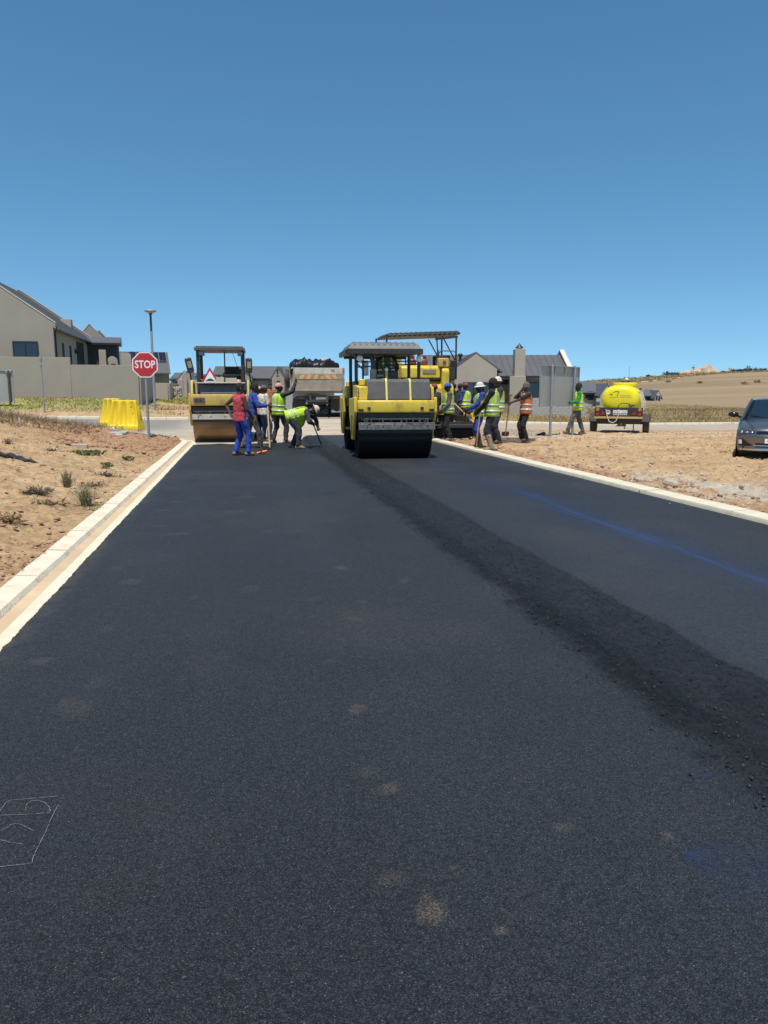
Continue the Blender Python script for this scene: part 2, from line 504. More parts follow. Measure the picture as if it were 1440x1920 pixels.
def make_ground():
    ys = list(np.arange(-7, 2, .45)); y = 2.0
    while y < 2600:
        ys.append(y); y *= 1.0135
    ys = np.array(ys)
    us = np.linspace(-1.25, 1.25, 600)
    Y, U = np.meshgrid(ys, us, indexing='ij')
    X = U * (np.maximum(Y, 0) + 4.2)
    s, t = st(X, Y)
    Z = T(X, Y)
    d = sd_road(X, Y)
    n1 = fbm(X * 1.1, Y * 1.1, 4, 3); n2 = fbm(X * 5.2, Y * 5.2, 4, 9); n3 = fbm(X * 14, Y * 14, 3, 21)
    near = 1 - sm(23, 34, Y)
    n4 = fbm(X * 2.3, Y * 2.3, 4, 14)
    rough = .11 * (n1 - .5) + .085 * (n2 - .5) + .055 * (n3 - .5) - .05 * sm(.42, .30, n4) + .05 * np.maximum(n4 - .58, 0) * 2
    # clods of red clay at the corner and behind both kerbs
    clay = sm(-6.5, -4.2, t) * (1 - sm(-1.9, -1.5, t)) * sm(17.0, 20.5, s) * (1 - sm(24.6, 25.6, s)) * sm(.30, .55, n1 + .25 * (n2 - .5) + .12)
    strip_l = np.exp(-((t + 2.2) / .30) ** 2) * (1 - sm(6, 8, s)) * sm(.35, .65, n1)
    strip_r = np.exp(-((t - 6.5) / .35) ** 2) * (s < 24) * sm(.38, .62, fbm(X * .8, Y * .8, 3, 5))
    cl = np.clip(clay + strip_l + strip_r, 0, 1)
    rough = rough + cl * (.13 * np.maximum(n2 - .47, 0) + .10 * (n3 - .5))
    kerbdist = np.clip(-d, 0, 1)
    Z = Z + np.where(d > -.07, -.10, .045 + rough * near * (.25 + .75 * sm(.2, .7, -d)))
    # ---- base colours, with the small shadows among clods painted in
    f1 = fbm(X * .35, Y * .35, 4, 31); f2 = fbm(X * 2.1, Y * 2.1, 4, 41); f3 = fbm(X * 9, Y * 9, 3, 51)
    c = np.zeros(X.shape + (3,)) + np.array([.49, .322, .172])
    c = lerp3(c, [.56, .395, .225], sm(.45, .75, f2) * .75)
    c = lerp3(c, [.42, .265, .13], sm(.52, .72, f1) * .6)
    c = lerp3(c, [.29, .185, .10], sm(.58, .74, f3) * .65)  # dark specks painted for the small shadows the relief does not cast
    c = lerp3(c, [.31, .20, .11], sm(.60, .74, fbm(X * 1.6 + 40, Y * 5.5, 4, 57)) * .65)  # darker streaks, painted crevice shade and darker soil
    c = lerp3(c, [.36, .20, .11], cl * .85)
    # grey fine gravel patch beside the right kerb, pale tyre tracks
    g = np.exp(-((t - 7.3) / .7) ** 2 - ((s - 10.2) / 2.2) ** 2)
    c = lerp3(c, [.50, .45, .38], np.clip(g * 1.3 * sm(.3, .6, f2), 0, 1) * .8)
    tr = np.exp(-((s - 22.0 - .12 * t) / .55) ** 2) * sm(7, 10, t) + np.exp(-((s - 24.4 - .10 * t) / .6) ** 2) * sm(9, 12, t)
    c = lerp3(c, [.60, .44, .30], np.clip(tr, 0, 1) * .6)
    # left: brown brush ground, then lawn in front of the boundary wall
    br = (1 - sm(-6.5, -4.5, t + .0 * s)) * sm(20.5, 23.5, s - .12 * (t + 9)) * (1 - sm(30, 33, s))
    c = lerp3(c, [.34, .235, .135], br * sm(.3, .55, f2) * .9)
    lawn = (1 - sm(-6.5, -3.5, t)) * sm(38.2, 40.5, s + 1.6 * (f1 - .5)) * (1 - sm(74, 80, s))
    c = lerp3(c, [.34, .31, .12], lawn * sm(.28, .55, f2 + .15) * .95)
    c = lerp3(c, [.22, .27, .06], lawn * sm(.5, .7, fbm(X * .5, Y * .9, 3, 77)) * .75)
    # right: dry grass beyond the far kerb, then ploughed tan fields and the rough ridge
    r = np.hypot(X, Y)
    azg = X / np.maximum(Y, 1)
    YB = np.clip(122 - 290 * (azg - .33), 66, 150)
    gr = sm(5, 9, t) * sm(40.5, 45, s + 5 * (f1 - .5)) * (1 - sm(-4, 2, Y - YB))
    c = lerp3(c, [.40, .30, .15], sm(5, 9, t) * sm(37.5, 39, s) * .6)
    c = lerp3(c, [.285, .225, .10], gr * .92)
    c = lerp3(c, [.20, .165, .08], gr * sm(.5, .7, fbm(X * .12, Y * .05, 4, 61)) * .8)
    fld = sm(-4, 2, Y - np.where(azg > .15, YB, 115)) * (Y > 60)
    c = lerp3(c, [.30, .213, .122], fld)
    band = fbm(X * .004, Y * .035, 4, 71)
    c = lerp3(c, [.235, .168, .098], fld * sm(.40, .66, band) * .8)
    c = lerp3(c, [.35, .255, .152], fld * sm(.50, .70, fbm(X * .006, Y * .05, 3, 81)) * .7)
    az = X / np.maximum(Y, 1)
    ridge = sm(0, 30, r - np.interp(az, [.2, .30, .34, .40, .45, .52, .8], [180, 258, 300, 350, 398, 414, 425])) * (Y > 20)
    c = lerp3(c, [.15, .125, .062], ridge * (.6 + .4 * sm(.35, .65, fbm(X * .05, Y * .05, 4, 91))))
    road = sm(0, 12, r - np.interp(az, [.2, .30, .34, .40, .46, .8], [185, 275, 318, 358, 600, 700])) * (1 - sm(0, 14, r - 12 - np.interp(az, [.2, .30, .34, .40, .46, .8], [187, 279, 322, 361, 600, 700])))
    c = lerp3(c, [.52, .38, .25], road * (Y > 100) * .9)
    m = bpy.data.materials.new('bare_earth'); m.use_nodes = True
    n = m.node_tree.nodes; l = m.node_tree.links; b = n['Principled BSDF']
    b.inputs['Roughness'].default_value = .95; b.inputs['Specular IOR Level'].default_value = .15
    at_ = n.new('ShaderNodeAttribute'); at_.attribute_name = 'albedo'
    tc = n.new('ShaderNodeTexCoord')
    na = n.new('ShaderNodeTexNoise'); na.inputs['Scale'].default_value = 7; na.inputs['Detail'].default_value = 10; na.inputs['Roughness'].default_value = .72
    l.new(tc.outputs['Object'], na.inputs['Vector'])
    mr = n.new('ShaderNodeMapRange'); mr.inputs[1].default_value = .3; mr.inputs[2].default_value = .72; mr.inputs[3].default_value = .55; mr.inputs[4].default_value = 1.34  # strong contrast paints crevice shade into the earth colour
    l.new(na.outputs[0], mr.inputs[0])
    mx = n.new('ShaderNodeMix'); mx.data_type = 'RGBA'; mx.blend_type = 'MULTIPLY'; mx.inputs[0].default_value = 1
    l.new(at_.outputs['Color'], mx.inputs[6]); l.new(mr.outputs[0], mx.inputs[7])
    vo = n.new('ShaderNodeTexVoronoi'); vo.inputs['Scale'].default_value = 26
    l.new(tc.outputs['Object'], vo.inputs['Vector'])
    v2 = n.new('ShaderNodeMapRange'); v2.inputs[1].default_value = .80; v2.inputs[2].default_value = .97; v2.inputs[3].default_value = 0; v2.inputs[4].default_value = .45
    sp = n.new('ShaderNodeSeparateColor'); l.new(vo.outputs['Color'], sp.inputs[0]); l.new(sp.outputs[0], v2.inputs[0])
    m2 = n.new('ShaderNodeMix'); m2.data_type = 'RGBA'; m2.inputs[7].default_value = (.62, .50, .36, 1)
    l.new(v2.outputs[0], m2.inputs[0]); l.new(mx.outputs[2], m2.inputs[6])
    l.new(m2.outputs[2], b.inputs['Base Color'])
    nb = n.new('ShaderNodeTexNoise'); nb.inputs['Scale'].default_value = 22; nb.inputs['Detail'].default_value = 8; nb.inputs['Roughness'].default_value = .7
    l.new(tc.outputs['Object'], nb.inputs['Vector'])
    bp = n.new('ShaderNodeBump'); bp.inputs['Strength'].default_value = .75; bp.inputs['Distance'].default_value = .035
    l.new(nb.outputs[0], bp.inputs['Height']); l.new(bp.outputs[0], b.inputs['Normal'])
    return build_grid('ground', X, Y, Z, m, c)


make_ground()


# ------------------------------------------------------------------ roads
def old_surface_material():
    m = bpy.data.materials.new('dusty_old_asphalt'); m.use_nodes = True
    n = m.node_tree.nodes; l = m.node_tree.links; b = n['Principled BSDF']
    b.inputs['Roughness'].default_value = .9
    a = n.new('ShaderNodeAttribute'); a.attribute_name = 'albedo'
    tc = n.new('ShaderNodeTexCoord')
    na = n.new('ShaderNodeTexNoise'); na.inputs['Scale'].default_value = 2.5; na.inputs['Detail'].default_value = 9; na.inputs['Roughness'].default_value = .68
    l.new(tc.outputs['Object'], na.inputs['Vector'])
    mr = n.new('ShaderNodeMapRange'); mr.inputs[1].default_value = .3; mr.inputs[2].default_value = .7; mr.inputs[3].default_value = .84; mr.inputs[4].default_value = 1.14
    l.new(na.outputs[0], mr.inputs[0])
    mx = n.new('ShaderNodeMix'); mx.data_type = 'RGBA'; mx.blend_type = 'MULTIPLY'; mx.inputs[0].default_value = 1
    l.new(a.outputs['Color'], mx.inputs[6]); l.new(mr.outputs[0], mx.inputs[7]); l.new(mx.outputs[2], b.inputs['Base Color'])
    return m


OLD = old_surface_material()


def road_sheet(name, s_arr, t_arr, dz, colfn):
    SS, TT = np.meshgrid(s_arr, t_arr, indexing='ij')
    X, Y = xy(SS, TT)
    return build_grid(name, X, Y, T(X, Y) + dz, OLD, colfn(SS, TT, X, Y))


def cross_cols(s, t, X, Y):
    c = np.zeros(s.shape + (3,)) + np.array([.235, .215, .19])
    f = fbm(X * .5, Y * 1.6, 4, 12)
    dusty = np.clip(1 - sm(-6, -2.2, -s * 0 - np.abs(t - 2.4) + 1.8), 0, 1)
    w = sm(-3.4, -1.0, t) * (1 - sm(7.5, 10, t))
    c = lerp3(c, [.50, .42, .315], w * (.65 + .35 * sm(.3, .6, f)))
    w2 = (1 - sm(27.5, 31, s + 1.5 * (f - .5))) * (1 - sm(-1, 0, t))
    c = lerp3(c, [.44, .37, .28], w2 * .8)
    c = lerp3(c, [.45, .36, .26], sm(4.5, 9, t) * (.55 + .4 * f))
    return c


# the old surface under the junction: a patch from the end of the new asphalt, then the cross street
road_sheet('junction_surface', np.arange(20.5, 29.6, .35), np.linspace(-1.55, 5.7, 30), .004, cross_cols)
road_sheet('cross_street', np.arange(26.0, S1 + .05, .36), np.linspace(-45, 4.6, 140), .012, cross_cols)
road_sheet('cross_street', np.linspace(29.4, S1 - .01, 18), np.linspace(4.601, 48, 110), .012, cross_cols)


def corner_fill():
    tc = T_L - GUT - RB
    a = np.linspace(0, R(90), 14); r = np.linspace(RB + .02, RB + 3.2, 10)
    A, RR = np.meshgrid(a, r, indexing='ij')
    TT = np.minimum(tc + RR * np.cos(A), T_L + .6); SS = np.minimum(S_BEND + RR * np.sin(A), S0 + .6)
    X, Y = xy(SS, TT)
    return build_grid('corner_surface', X, Y, T(X, Y) + .008, OLD, cross_cols(SS, TT, X, Y))


corner_fill()


def street_cols(s, t, X, Y):
    c = np.zeros(s.shape + (3,)) + np.array([.20, .185, .165])
    return lerp3(c, [.34, .28, .21], (1 - sm(36, 44, s)) * .8)


road_sheet('far_street', np.concatenate([np.arange(S1 - .1, 60, .6), np.arange(60, 123, 2.5)]), np.linspace(-1.4, 5.9, 12), .02, street_cols)


# ---- new asphalt mat
def asphalt_material():
    m = bpy.data.materials.new('fresh_asphalt'); m.use_nodes = True
    n = m.node_tree.nodes; l = m.node_tree.links; b = n['Principled BSDF']
    tc = n.new('ShaderNodeTexCoord')
    a = n.new('ShaderNodeAttribute'); a.attribute_name = 'mask'
    sep = n.new('ShaderNodeSeparateColor'); l.new(a.outputs['Color'], sep.inputs[0])

    def noise(scale, det=6, rough=.6):
        q = n.new('ShaderNodeTexNoise'); q.inputs['Scale'].default_value = scale; q.inputs['Detail'].default_value = det; q.inputs['Roughness'].default_value = rough
        l.new(tc.outputs['Object'], q.inputs['Vector']); return q.outputs[0]

    def rng_(src, a0, a1, b0, b1):
        q = n.new('ShaderNodeMapRange'); q.inputs[1].default_value = a0; q.inputs[2].default_value = a1; q.inputs[3].default_value = b0; q.inputs[4].default_value = b1
        l.new(src, q.inputs[0]); return q.outputs[0]

    def mix(fac, c1, c2, mode='MIX'):
        q = n.new('ShaderNodeMix'); q.data_type = 'RGBA'; q.blend_type = mode
        for i, v in ((0, fac), (6, c1), (7, c2)):
            if isinstance(v, (int, float)): q.inputs[i].default_value = v
            elif isinstance(v, tuple): q.inputs[i].default_value = (*v, 1)
            else: l.new(v, q.inputs[i])
        return q.outputs[2]

    def math_(op, x, y):
        q = n.new('ShaderNodeMath'); q.operation = op
        for i, v in ((0, x), (1, y)):
            if isinstance(v, (int, float)): q.inputs[i].default_value = v
            else: l.new(v, q.inputs[i])
        return q.outputs[0]

    big = rng_(noise(.55, 5), .35, .68, .82, 1.22)
    mid = rng_(noise(38, 6, .75), .3, .7, .55, 1.5)
    base = mix(1.0, (.0222, .0238, .0298), big, 'MULTIPLY')
    base = mix(1.0, base, rng_(a.outputs['Alpha'], 0, 1, .45, 1.55), 'MULTIPLY')
    base = mix(1.0, base, mid, 'MULTIPLY')
    v2 = n.new('ShaderNodeTexVoronoi'); v2.inputs['Scale'].default_value = 85
    l.new(tc.outputs['Object'], v2.inputs['Vector'])
    v2s = n.new('ShaderNodeSeparateColor'); l.new(v2.outputs['Color'], v2s.inputs[0])
    base = mix(1.0, base, rng_(v2s.outputs[0], 0, 1, .58, 1.42), 'MULTIPLY')
    # mineral faces of the aggregate: single grains paler or blacker than the binder
    vo = n.new('ShaderNodeTexVoronoi'); vo.inputs['Scale'].default_value = 290
    l.new(tc.outputs['Object'], vo.inputs['Vector'])
    vs = n.new('ShaderNodeSeparateColor'); l.new(vo.outputs['Color'], vs.inputs[0])
    pale = rng_(vs.outputs[0], .72, .98, 0, .85)
    dark = rng_(vs.outputs[1], .45, .80, 0, .85)
    base = mix(dark, base, (.006, .006, .007))
    base = mix(pale, base, (.075, .079, .088))
    spark = rng_(vs.outputs[2], .990, .998, 0, .7)
    base = mix(spark, base, (.26, .25, .24))
    # loose, unrolled strip: blacker binder
    base = mix(math_('MULTIPLY', sep.outputs[2], .98), base, (.0078, .0084, .0105))
    # dust marks and blue dye
    du = math_('MULTIPLY', sep.outputs[0], rng_(noise(150, 4, .85), .47, .60, 0, 1.2))
    base = mix(du, base, (.26, .195, .13))
    bl = math_('MULTIPLY', sep.outputs[1], rng_(noise(70, 6, .75), .36, .60, .05, 1.1))
    base = mix(bl, base, mix(rng_(sep.outputs[1], .55, 1.0, 0, 1), (.010, .023, .075), (.018, .056, .19)))
    l.new(base, b.inputs['Base Color'])
    b.inputs['Specular IOR Level'].default_value = .38
    rr = rng_(noise(60, 4), .3, .7, .44, .68)
    l.new(rr, b.inputs['Roughness'])
    # grain relief
    h = math_('ADD', math_('MULTIPLY', vo.outputs['Distance'], .9), math_('MULTIPLY', noise(90, 6, .75), 1.2))
    bp = n.new('ShaderNodeBump'); bp.inputs['Distance'].default_value = .008
    l.new(math_('ADD', math_('MULTIPLY', sep.outputs[2], .2), .8), bp.inputs['Strength'])
    l.new(h, bp.inputs['Height']); l.new(bp.outputs[0], b.inputs['Normal'])
    return m


def make_asphalt():
    ss = [-4.0]
    while ss[-1] < 26.0:
        ss.append(ss[-1] + (.05 if ss[-1] < 0.3 else max(.014, .0050 * ss[-1])))
    tt = np.concatenate([np.linspace(T_L, 1.6, 110), np.arange(1.62, 3.0, .014), np.linspace(3.0, T_R, 210)])
    SS, TT = np.meshgrid(np.array(ss), tt, indexing='ij')
    # the raked left edge is ragged where it meets the gutter; the far end steps between the two lanes
    edge = sm(T_L + .25, T_L, TT)
    TT = TT + edge * (.07 * (fbm(SS * 1.3, SS * 0 + 3, 3, 5) - .5) + .05 * (fbm(SS * 9, SS * 0 + 1, 4, 8) - .5)) * (TT < 0)
    lane = sm(1.5, 2.3, TT)
    end = 22.55 * (1 - lane) + 25.6 * lane + .35 * (vnoise(TT * 3, TT * 0, 4) - .5)
    k = (SS + 4) / 30.0
    SS2 = -4 + k * (end + 4)
    SS = np.where(SS > 10, 10 + (SS - 10) * (end - 10) / 16.0, SS)
    X, Y = xy(SS, TT)
    Z = T(X, Y) + .022
    n1 = fbm(X * 28, Y * 28, 3, 3); n2 = fbm(X * 60, Y * 60, 2, 6); n3 = fbm(X * 7, Y * 7, 3, 8); n4 = fbm(X * .9, Y * .9, 3, 2)
    wob = .03 * (vnoise(SS * 1.3, SS * 0, 2) - .5) + .05 * (vnoise(SS * 5, SS * 0, 3) - .5)
    # unrolled strip between the two lanes
    lo, hi = 1.88 + wob, 2.62 + .05 * (vnoise(SS * 2.2, SS * 0, 12) - .5)
    loose = sm(-.09, .05, TT - lo + .22 * (n3 - .5)) * (1 - sm(-.03, .05, TT - hi + .06 * (n3 - .5)))
    loose = loose * sm(1.2, 2.6, SS + .9 * (n3 - .5) + (TT - 1.9) * 1.2)
    pile = np.exp(-((TT - 1.35) / 1.0) ** 2 - ((SS - 20.6) / 1.9) ** 2) * sm(.3, .5, n3)
    loose = np.clip(loose + pile, 0, 1)
    ridge = np.exp(-((TT - lo - .12) / .10) ** 2) * sm(2.2, 3.2, SS)
    Z = Z + loose * (.007 + .028 * (n1 - .45) + .022 * (n2 - .5)) + ridge * (.004 + .014 * np.maximum(n1 - .4, 0)) + (1 - loose) * (.0030 * (n1 - .5))
    Z = Z - edge * .012 + pile * .03
    # dust prints and scuffs at their places in the photograph
    dust = np.zeros_like(X)
    def blot(px, py, w, h, k=1.0, rot=0):
        p = gp(px, py); ds, dt = st(X - p.x, Y - p.y)
        a = math.cos(rot) * dt + math.sin(rot) * ds; b_ = -math.sin(rot) * dt + math.cos(rot) * ds
        w = w * .8; h = h * .8; q_ = (a / w) ** 2 + (b_ / h) ** 2 + 2.6 * (fbm(X * 16, Y * 16, 3, int(px) % 50) - .5) + 1.2 * (fbm(X * 45, Y * 45, 2, int(py) % 50) - .5)
        return k * (1 - sm(.35, 1.6, q_)) * (np.hypot(a, b_) < 3 * max(w, h))
    for q in ((810, 1718, .045, .075, .75), (735, 1660, .05, .06, .3), (730, 1490, .05, .05, .6), (668, 1338, .06, .06, .55), (640, 1070, .06, .10, .4), (668, 1165, .06, .08, .35),
              (690, 1455, .05, .05, .3), (80, 1245, .07, .08, .45), (140, 1330, .10, .16, .22), (675, 1855, .015, .03, .9), (848, 1640, .01, .015, .9), (935, 1757, .01, .015, .9), (620, 1245, .04, .05, .3),
              (1052, 1563, .03, .03, .5), (1255, 1580, .02, .03, .6), (330, 1005, .16, .10, .25), (308, 960, .16, .10, .35), (325, 918, .22, .10, .35), (330, 945, .12, .10, .4), (300, 990, .10, .12, .3),
              (380, 890, .40, .06, .45), (445, 962, .18, .10, .35), (250, 1095, .10, .12, .3), (218, 1070, .06, .10, .25), (200, 1185, .05, .08, .2), (460, 935, .2, .10, .3), (505, 1000, .1, .1, .25),
              (560, 1000, .10, .08, .25), (600, 935, .10, .08, .25), (520, 880, .15, .10, .2), (700, 960, .1, .1, .2), (180, 1290, .06, .1, .15), (590, 1130, .06, .08, .2), (400, 1250, .2, .3, .08)):
        dust = np.maximum(dust, blot(*q))
    for _ in range(24):
        ps = 5 + 17 * rng.random(); pt = -1.2 + 2.9 * rng.random() ** 1.3; px_, py_ = xy(ps, pt)
        a_ = rng.random() * 3.1; w_ = .03 + .09 * rng.random(); h_ = .03 + .05 * rng.random(); dx, dy = X - px_, Y - py_
        u_ = dx * math.cos(a_) + dy * math.sin(a_); v_ = -dx * math.sin(a_) + dy * math.cos(a_)
        dust = np.maximum(dust, (.08 + .20 * rng.random()) * (1 - sm(.3, 1.5, (u_ / w_) ** 2 + (v_ / h_) ** 2 + 2 * (n3 - .5))))
    dust = np.maximum(dust, edge * .55 * sm(.35, .6, n3) * (TT < 0))
    dust = np.maximum(dust, sm(21.5, 23.5, SS) * .25 * n3)
    dust = np.maximum(dust, .13 * sm(.52, .75, n4))
    # blue dye: long thin streaks in the right lane and a smear near the camera
    blue = np.zeros_like(X)
    streak = lambda t0, w, a, b, k, sl=0.0: k * np.exp(-((TT - t0 - sl * (SS - 8) - .03 * (vnoise(SS * .9, SS * 0, 4) - .5)) / w) ** 2) * sm(a, a + 1.4, SS) * (1 - sm(b - 1.6, b, SS))
    blue += streak(4.06, .040, 3.5, 9.6, .42) + streak(4.14, .10, 3.0, 12, .20) + streak(3.83, .018, 6.0, 9.2, .5) + streak(3.72, .05, 4.2, 8.0, .22) + streak(4.3, .16, 5, 14.5, .16, -.02) + streak(3.95, .014, 5.5, 10.2, .7)
    blue = blue * np.clip(-.45 + 2.5 * fbm(SS * 2.2, TT * 44, 4, 15), 0, 1.3) + streak(4.08, .36, 3, 18, .50) * (.5 + fbm(SS * .8, TT * 6, 3, 25))
    blue = np.maximum(blue, blot(1392, 1650, .17, .25, .8) * (.3 + .75 * sm(.35, .7, n3)))
    blue = np.maximum(blue, blot(1330, 1630, .03, .06, .6))
    blue = np.maximum(blue, blot(1320, 1462, .035, .03, .6))
    # tone of the mat: roller laps along the road, drier right lane beside the joint, blacker lane edge
    tone = .5 + .22 * (vnoise(TT * 1.5 + 7, SS * .05, 31) - .5) + .16 * (vnoise(TT * 4.2, SS * .07, 33) - .5) + .10 * (fbm(X * .7, Y * .7, 3, 35) - .5)
    tone = tone + .24 * np.exp(-((TT - 3.15) / .48) ** 4) - .10 * sm(4.2, 4.6, TT)
    for tl in (-.42, .36, 1.12): tone = tone - .10 * np.exp(-((TT - tl - .03 * vnoise(SS * .4, SS * 0, 9)) / .025) ** 2)
    tone = tone + .05 * np.sin(SS * 2.1 + 4 * vnoise(SS * .3, TT * .2, 6)) * sm(6, 12, SS)
    dust = dust * (1 - .9 * np.clip(loose * 1.5, 0, 1))
    colors = np.stack([np.clip(dust * .82, 0, 1), np.clip(blue, 0, 1), np.clip(loose * (.46 + .5 * (n3 - .3)) + ridge * .6, 0, 1), np.clip(tone, 0, 1)], -1)
    return build_grid('new_asphalt', X, Y, Z, asphalt_material(), colors, 'mask')


make_asphalt()


def asphalt_lumps():
    vs, fs = [], []
    oc = np.array([(1, 0, 0), (0, 1, 0), (-1, 0, 0), (0, -1, 0), (0, 0, 1), (0, 0, -1), (.6, .6, .6), (-.6, .6, .5), (-.6, -.6, .6), (.6, -.6, .5)])
    tri = [(4, 6, 7), (4, 7, 8), (4, 8, 9), (4, 9, 6), (0, 1, 6), (1, 7, 6), (1, 2, 7), (2, 8, 7), (2, 3, 8), (3, 9, 8), (3, 0, 9), (0, 6, 9)]
    k = 0
    for i in range(4200):
        s = 1.9 + 20 * rng.random() ** 1.6
        q = rng.random()
        t = (1.96 + .10 * rng.normal() if q < .45 else 1.85 + .75 * rng.random()) + .0
        if q > .985: t = 1.95 + rng.normal() * .2
        x, y = xy(s, t); r = .0025 + .0065 * rng.random() ** 4 + (.0005 * s if q < .9 else 0)
        p = oc * r * (0.7 + .6 * rng.random((10, 1))) * [1, 1, .7]
        a = rng.random() * 6.28
        p = p @ np.array([[math.cos(a), math.sin(a), 0], [-math.sin(a), math.cos(a), 0], [0, 0, 1]])
        z = tz(x, y) + .034
        vs.extend((p + [x, y, z]).tolist()); fs.extend([tuple(j + k for j in f) for f in tri]); k += 10
    m = MB(); m.add(vs, fs)
    o = m.build('loose_asphalt_crumbs', M['lump'], smooth=0)
    tag(o, 'black crumbs of loose asphalt along the unrolled strip of the road', 'asphalt crumbs', kind='stuff')


asphalt_lumps()


# ---- kerbs and gutter
def kerb_stone_mesh(name, w, h, L, m, lip=.03):
    b = MB()
    prof = [(-w / 2, -.12), (w / 2, -.12), (w / 2, h - lip - .02), (w / 2 - lip, h), (-w / 2, h + .012)]
    b.prism(prof, 'y', -L / 2 + .008, L / 2 - .008)
    return b.mesh(name, m, 30)


def lay(parent, me, s, t, L, along='s', flip=False, h0=0.0, yaw=0.0):
    o = bpy.data.objects.new('kerb_stone', me); COL.objects.link(o); o.parent = parent
    x, y = xy(s, t)
    if along == 's':
        a = xy(s - L / 2, t); b = xy(s + L / 2, t); rz = ROAD_RZ + yaw
    else:
        a = xy(s, t - L / 2); b = xy(s, t + L / 2); rz = ROAD_RZ - R(90) + yaw
    p = math.atan2(tz(*b) - tz(*a), L)
    rz2 = rz + (math.pi if flip else 0)
    o.rotation_euler = (-p if flip else p, 0, rz2)
    o.rotation_euler.z += random.uniform(-.006, .006); o.rotation_euler.x += random.uniform(-.003, .003)
    o.location = (x, y, tzk(x, y) + h0 + random.uniform(-.004, .004))
    return o


def tzk(x, y): return tz(x, y)


KL = [kerb_stone_mesh('kerb_stone_left', KW, .055, 1.0, M['kerb'])]
KR = [kerb_stone_mesh('kerb_stone_right', .27, .075, 1.0, M['kerbr'], .02)]
KF = [kerb_stone_mesh('kerb_stone_far', .22, .11, 1.0, M['kerbr'], .02)]
K_SHORT = kerb_stone_mesh('kerb_stone_short', KW, .055, .42, M['kerb'])

kl = tag(bpy.data.objects.new('kerb', None), 'pale dusty concrete kerb along the left side of the new road', None, kind='structure'); COL.objects.link(kl)
for i in range(25):
    s = -1.3 + i
    lay(kl, KL[0], s, T_L - GUT - KW / 2, 1.0)
tcn = T_L - GUT - RB
for i in range(9):
    a = R(5 + 10 * i); rr = RB - KW / 2
    lay(kl, K_SHORT, S_BEND + rr * math.sin(a), tcn + rr * math.cos(a), .42, yaw=a)
for i in range(9):
    lay(kl, KL[0], S_BEND + RB - KW / 2, tcn - .5 - i, 1.0, along='t', flip=True)

kr = tag(bpy.data.objects.new('kerb', None), 'clean cream concrete kerb along the right side of the new road', None, kind='structure'); COL.objects.link(kr)
for i in range(27):
    s = -1.5 + i
    if s < 24.6: lay(kr, KR[0], s, T_R + .135, 1.0, flip=True)
kf = tag(bpy.data.objects.new('kerb', None), 'white concrete kerb along the far side of the cross street', None, kind='structure'); COL.objects.link(kf)
for t in list(np.arange(-33, -2.0, 1.0)) + list(np.arange(6.8, 44, 1.0)):
    lay(kf, KF[0], S1 + .11, t, 1.0, along='t', flip=False, h0=.01)
for s in np.arange(37.2, 58, 1.0):
    lay(kf, KF[0], s, -1.55, 1.0, h0=.02)
    lay(kf, KF[0], s, 6.05, 1.0, flip=True, h0=.02)


def gutter():
    prof = [(T_L + .10, .006), (T_L - .024, .022), (T_L - .055, .008), (T_L - GUT - .005, .018)]
    path = [(s, 0, 0) for s in np.arange(-2, S_BEND, .5)]
    rings = []
    for s, _, _ in path:
        rings.append([(*xy(s, t), tz(*xy(s, t)) + h) for t, h in prof])
    for i in range(11):
        a = R(9 * i)
        ring = []
        for t, h in prof:
            r = RB + (t - (T_L - GUT))
            p = xy(S_BEND + r * math.sin(a), tcn + r * math.cos(a)); ring.append((*p, tz(*p) + h + .002))
        rings.append(ring)
    b = MB()
    for q in (0, 1, 2): b.loft([r[q:q + 2] for r in rings], caps=False, closed=False, mi=(1, 0, 0)[q])
    o = b.build('gutter', [M['gutter'], M['gutedge']], smooth=60); o['kind'] = 'structure'
    # casting joints across the channel are cut by a darker line of real depth at every metre in the stones beside it


gutter()


def chalk():
    def P(lst): return [gp(x / 4.8, 1450 + y / 4.8) for x, y in lst]
    lines = [[(-40, 470), (0, 405), (60, 320), (100, 300), (150, 296), (270, 285), (400, 272), (520, 265)],
             [(240, 392), (236, 365), (250, 330), (290, 306), (350, 300), (410, 322), (448, 362), (457, 395), (452, 413), (300, 425), (150, 433), (0, 437), (-60, 438)],
             [(-40, 620), (0, 585), (60, 555), (110, 520), (150, 513), (195, 520), (250, 550), (305, 577)],
             [(530, 345), (500, 395), (455, 490), (415, 590), (380, 660), (330, 760), (300, 830), (294, 872), (240, 882), (150, 890), (60, 901), (-40, 910)],
             [(-30, 655), (0, 660), (100, 685), (210, 700)]]
    o = thing('chalk_mark', 'thin white chalk scribble on the asphalt at the near left of the road', 'chalk mark', gp(40, 1570))
    for ln in lines:
        b = MB()
        p = P(ln); w = .0015
        # resample so that it follows the mat
        vs = []
        for i in range(len(p) - 1):
            for k in range(6):
                vs.append(p[i].lerp(p[i + 1], k / 6))
        vs.append(p[-1]); L = []; Rr = []
        for i, q in enumerate(vs):
            d = (vs[min(i + 1, len(vs) - 1)] - vs[max(i - 1, 0)]); d.z = 0; d.normalize()
            nn = Vector((-d.y, d.x, 0)) * w * random.uniform(.35, 1.1)
            z = tz(q.x, q.y) + .026
            L.append((q.x + nn.x, q.y + nn.y, z)); Rr.append((q.x - nn.x, q.y - nn.y, z))
        k = 0
        while k < len(L) - 1:
            n_ = random.randint(2, 6); b.loft([[a, c] for a, c in zip(L[k:k + n_], Rr[k:k + n_])], caps=False, closed=False) if len(L[k:k + n_]) > 1 else None
            k += n_ - (1 if random.random() < .75 else 0)
        b.v = [(x - o.location.x, y - o.location.y, z - o.location.z) for x, y, z in b.v]
        b.build('stroke', M['chalk'], o, smooth=0)


chalk()
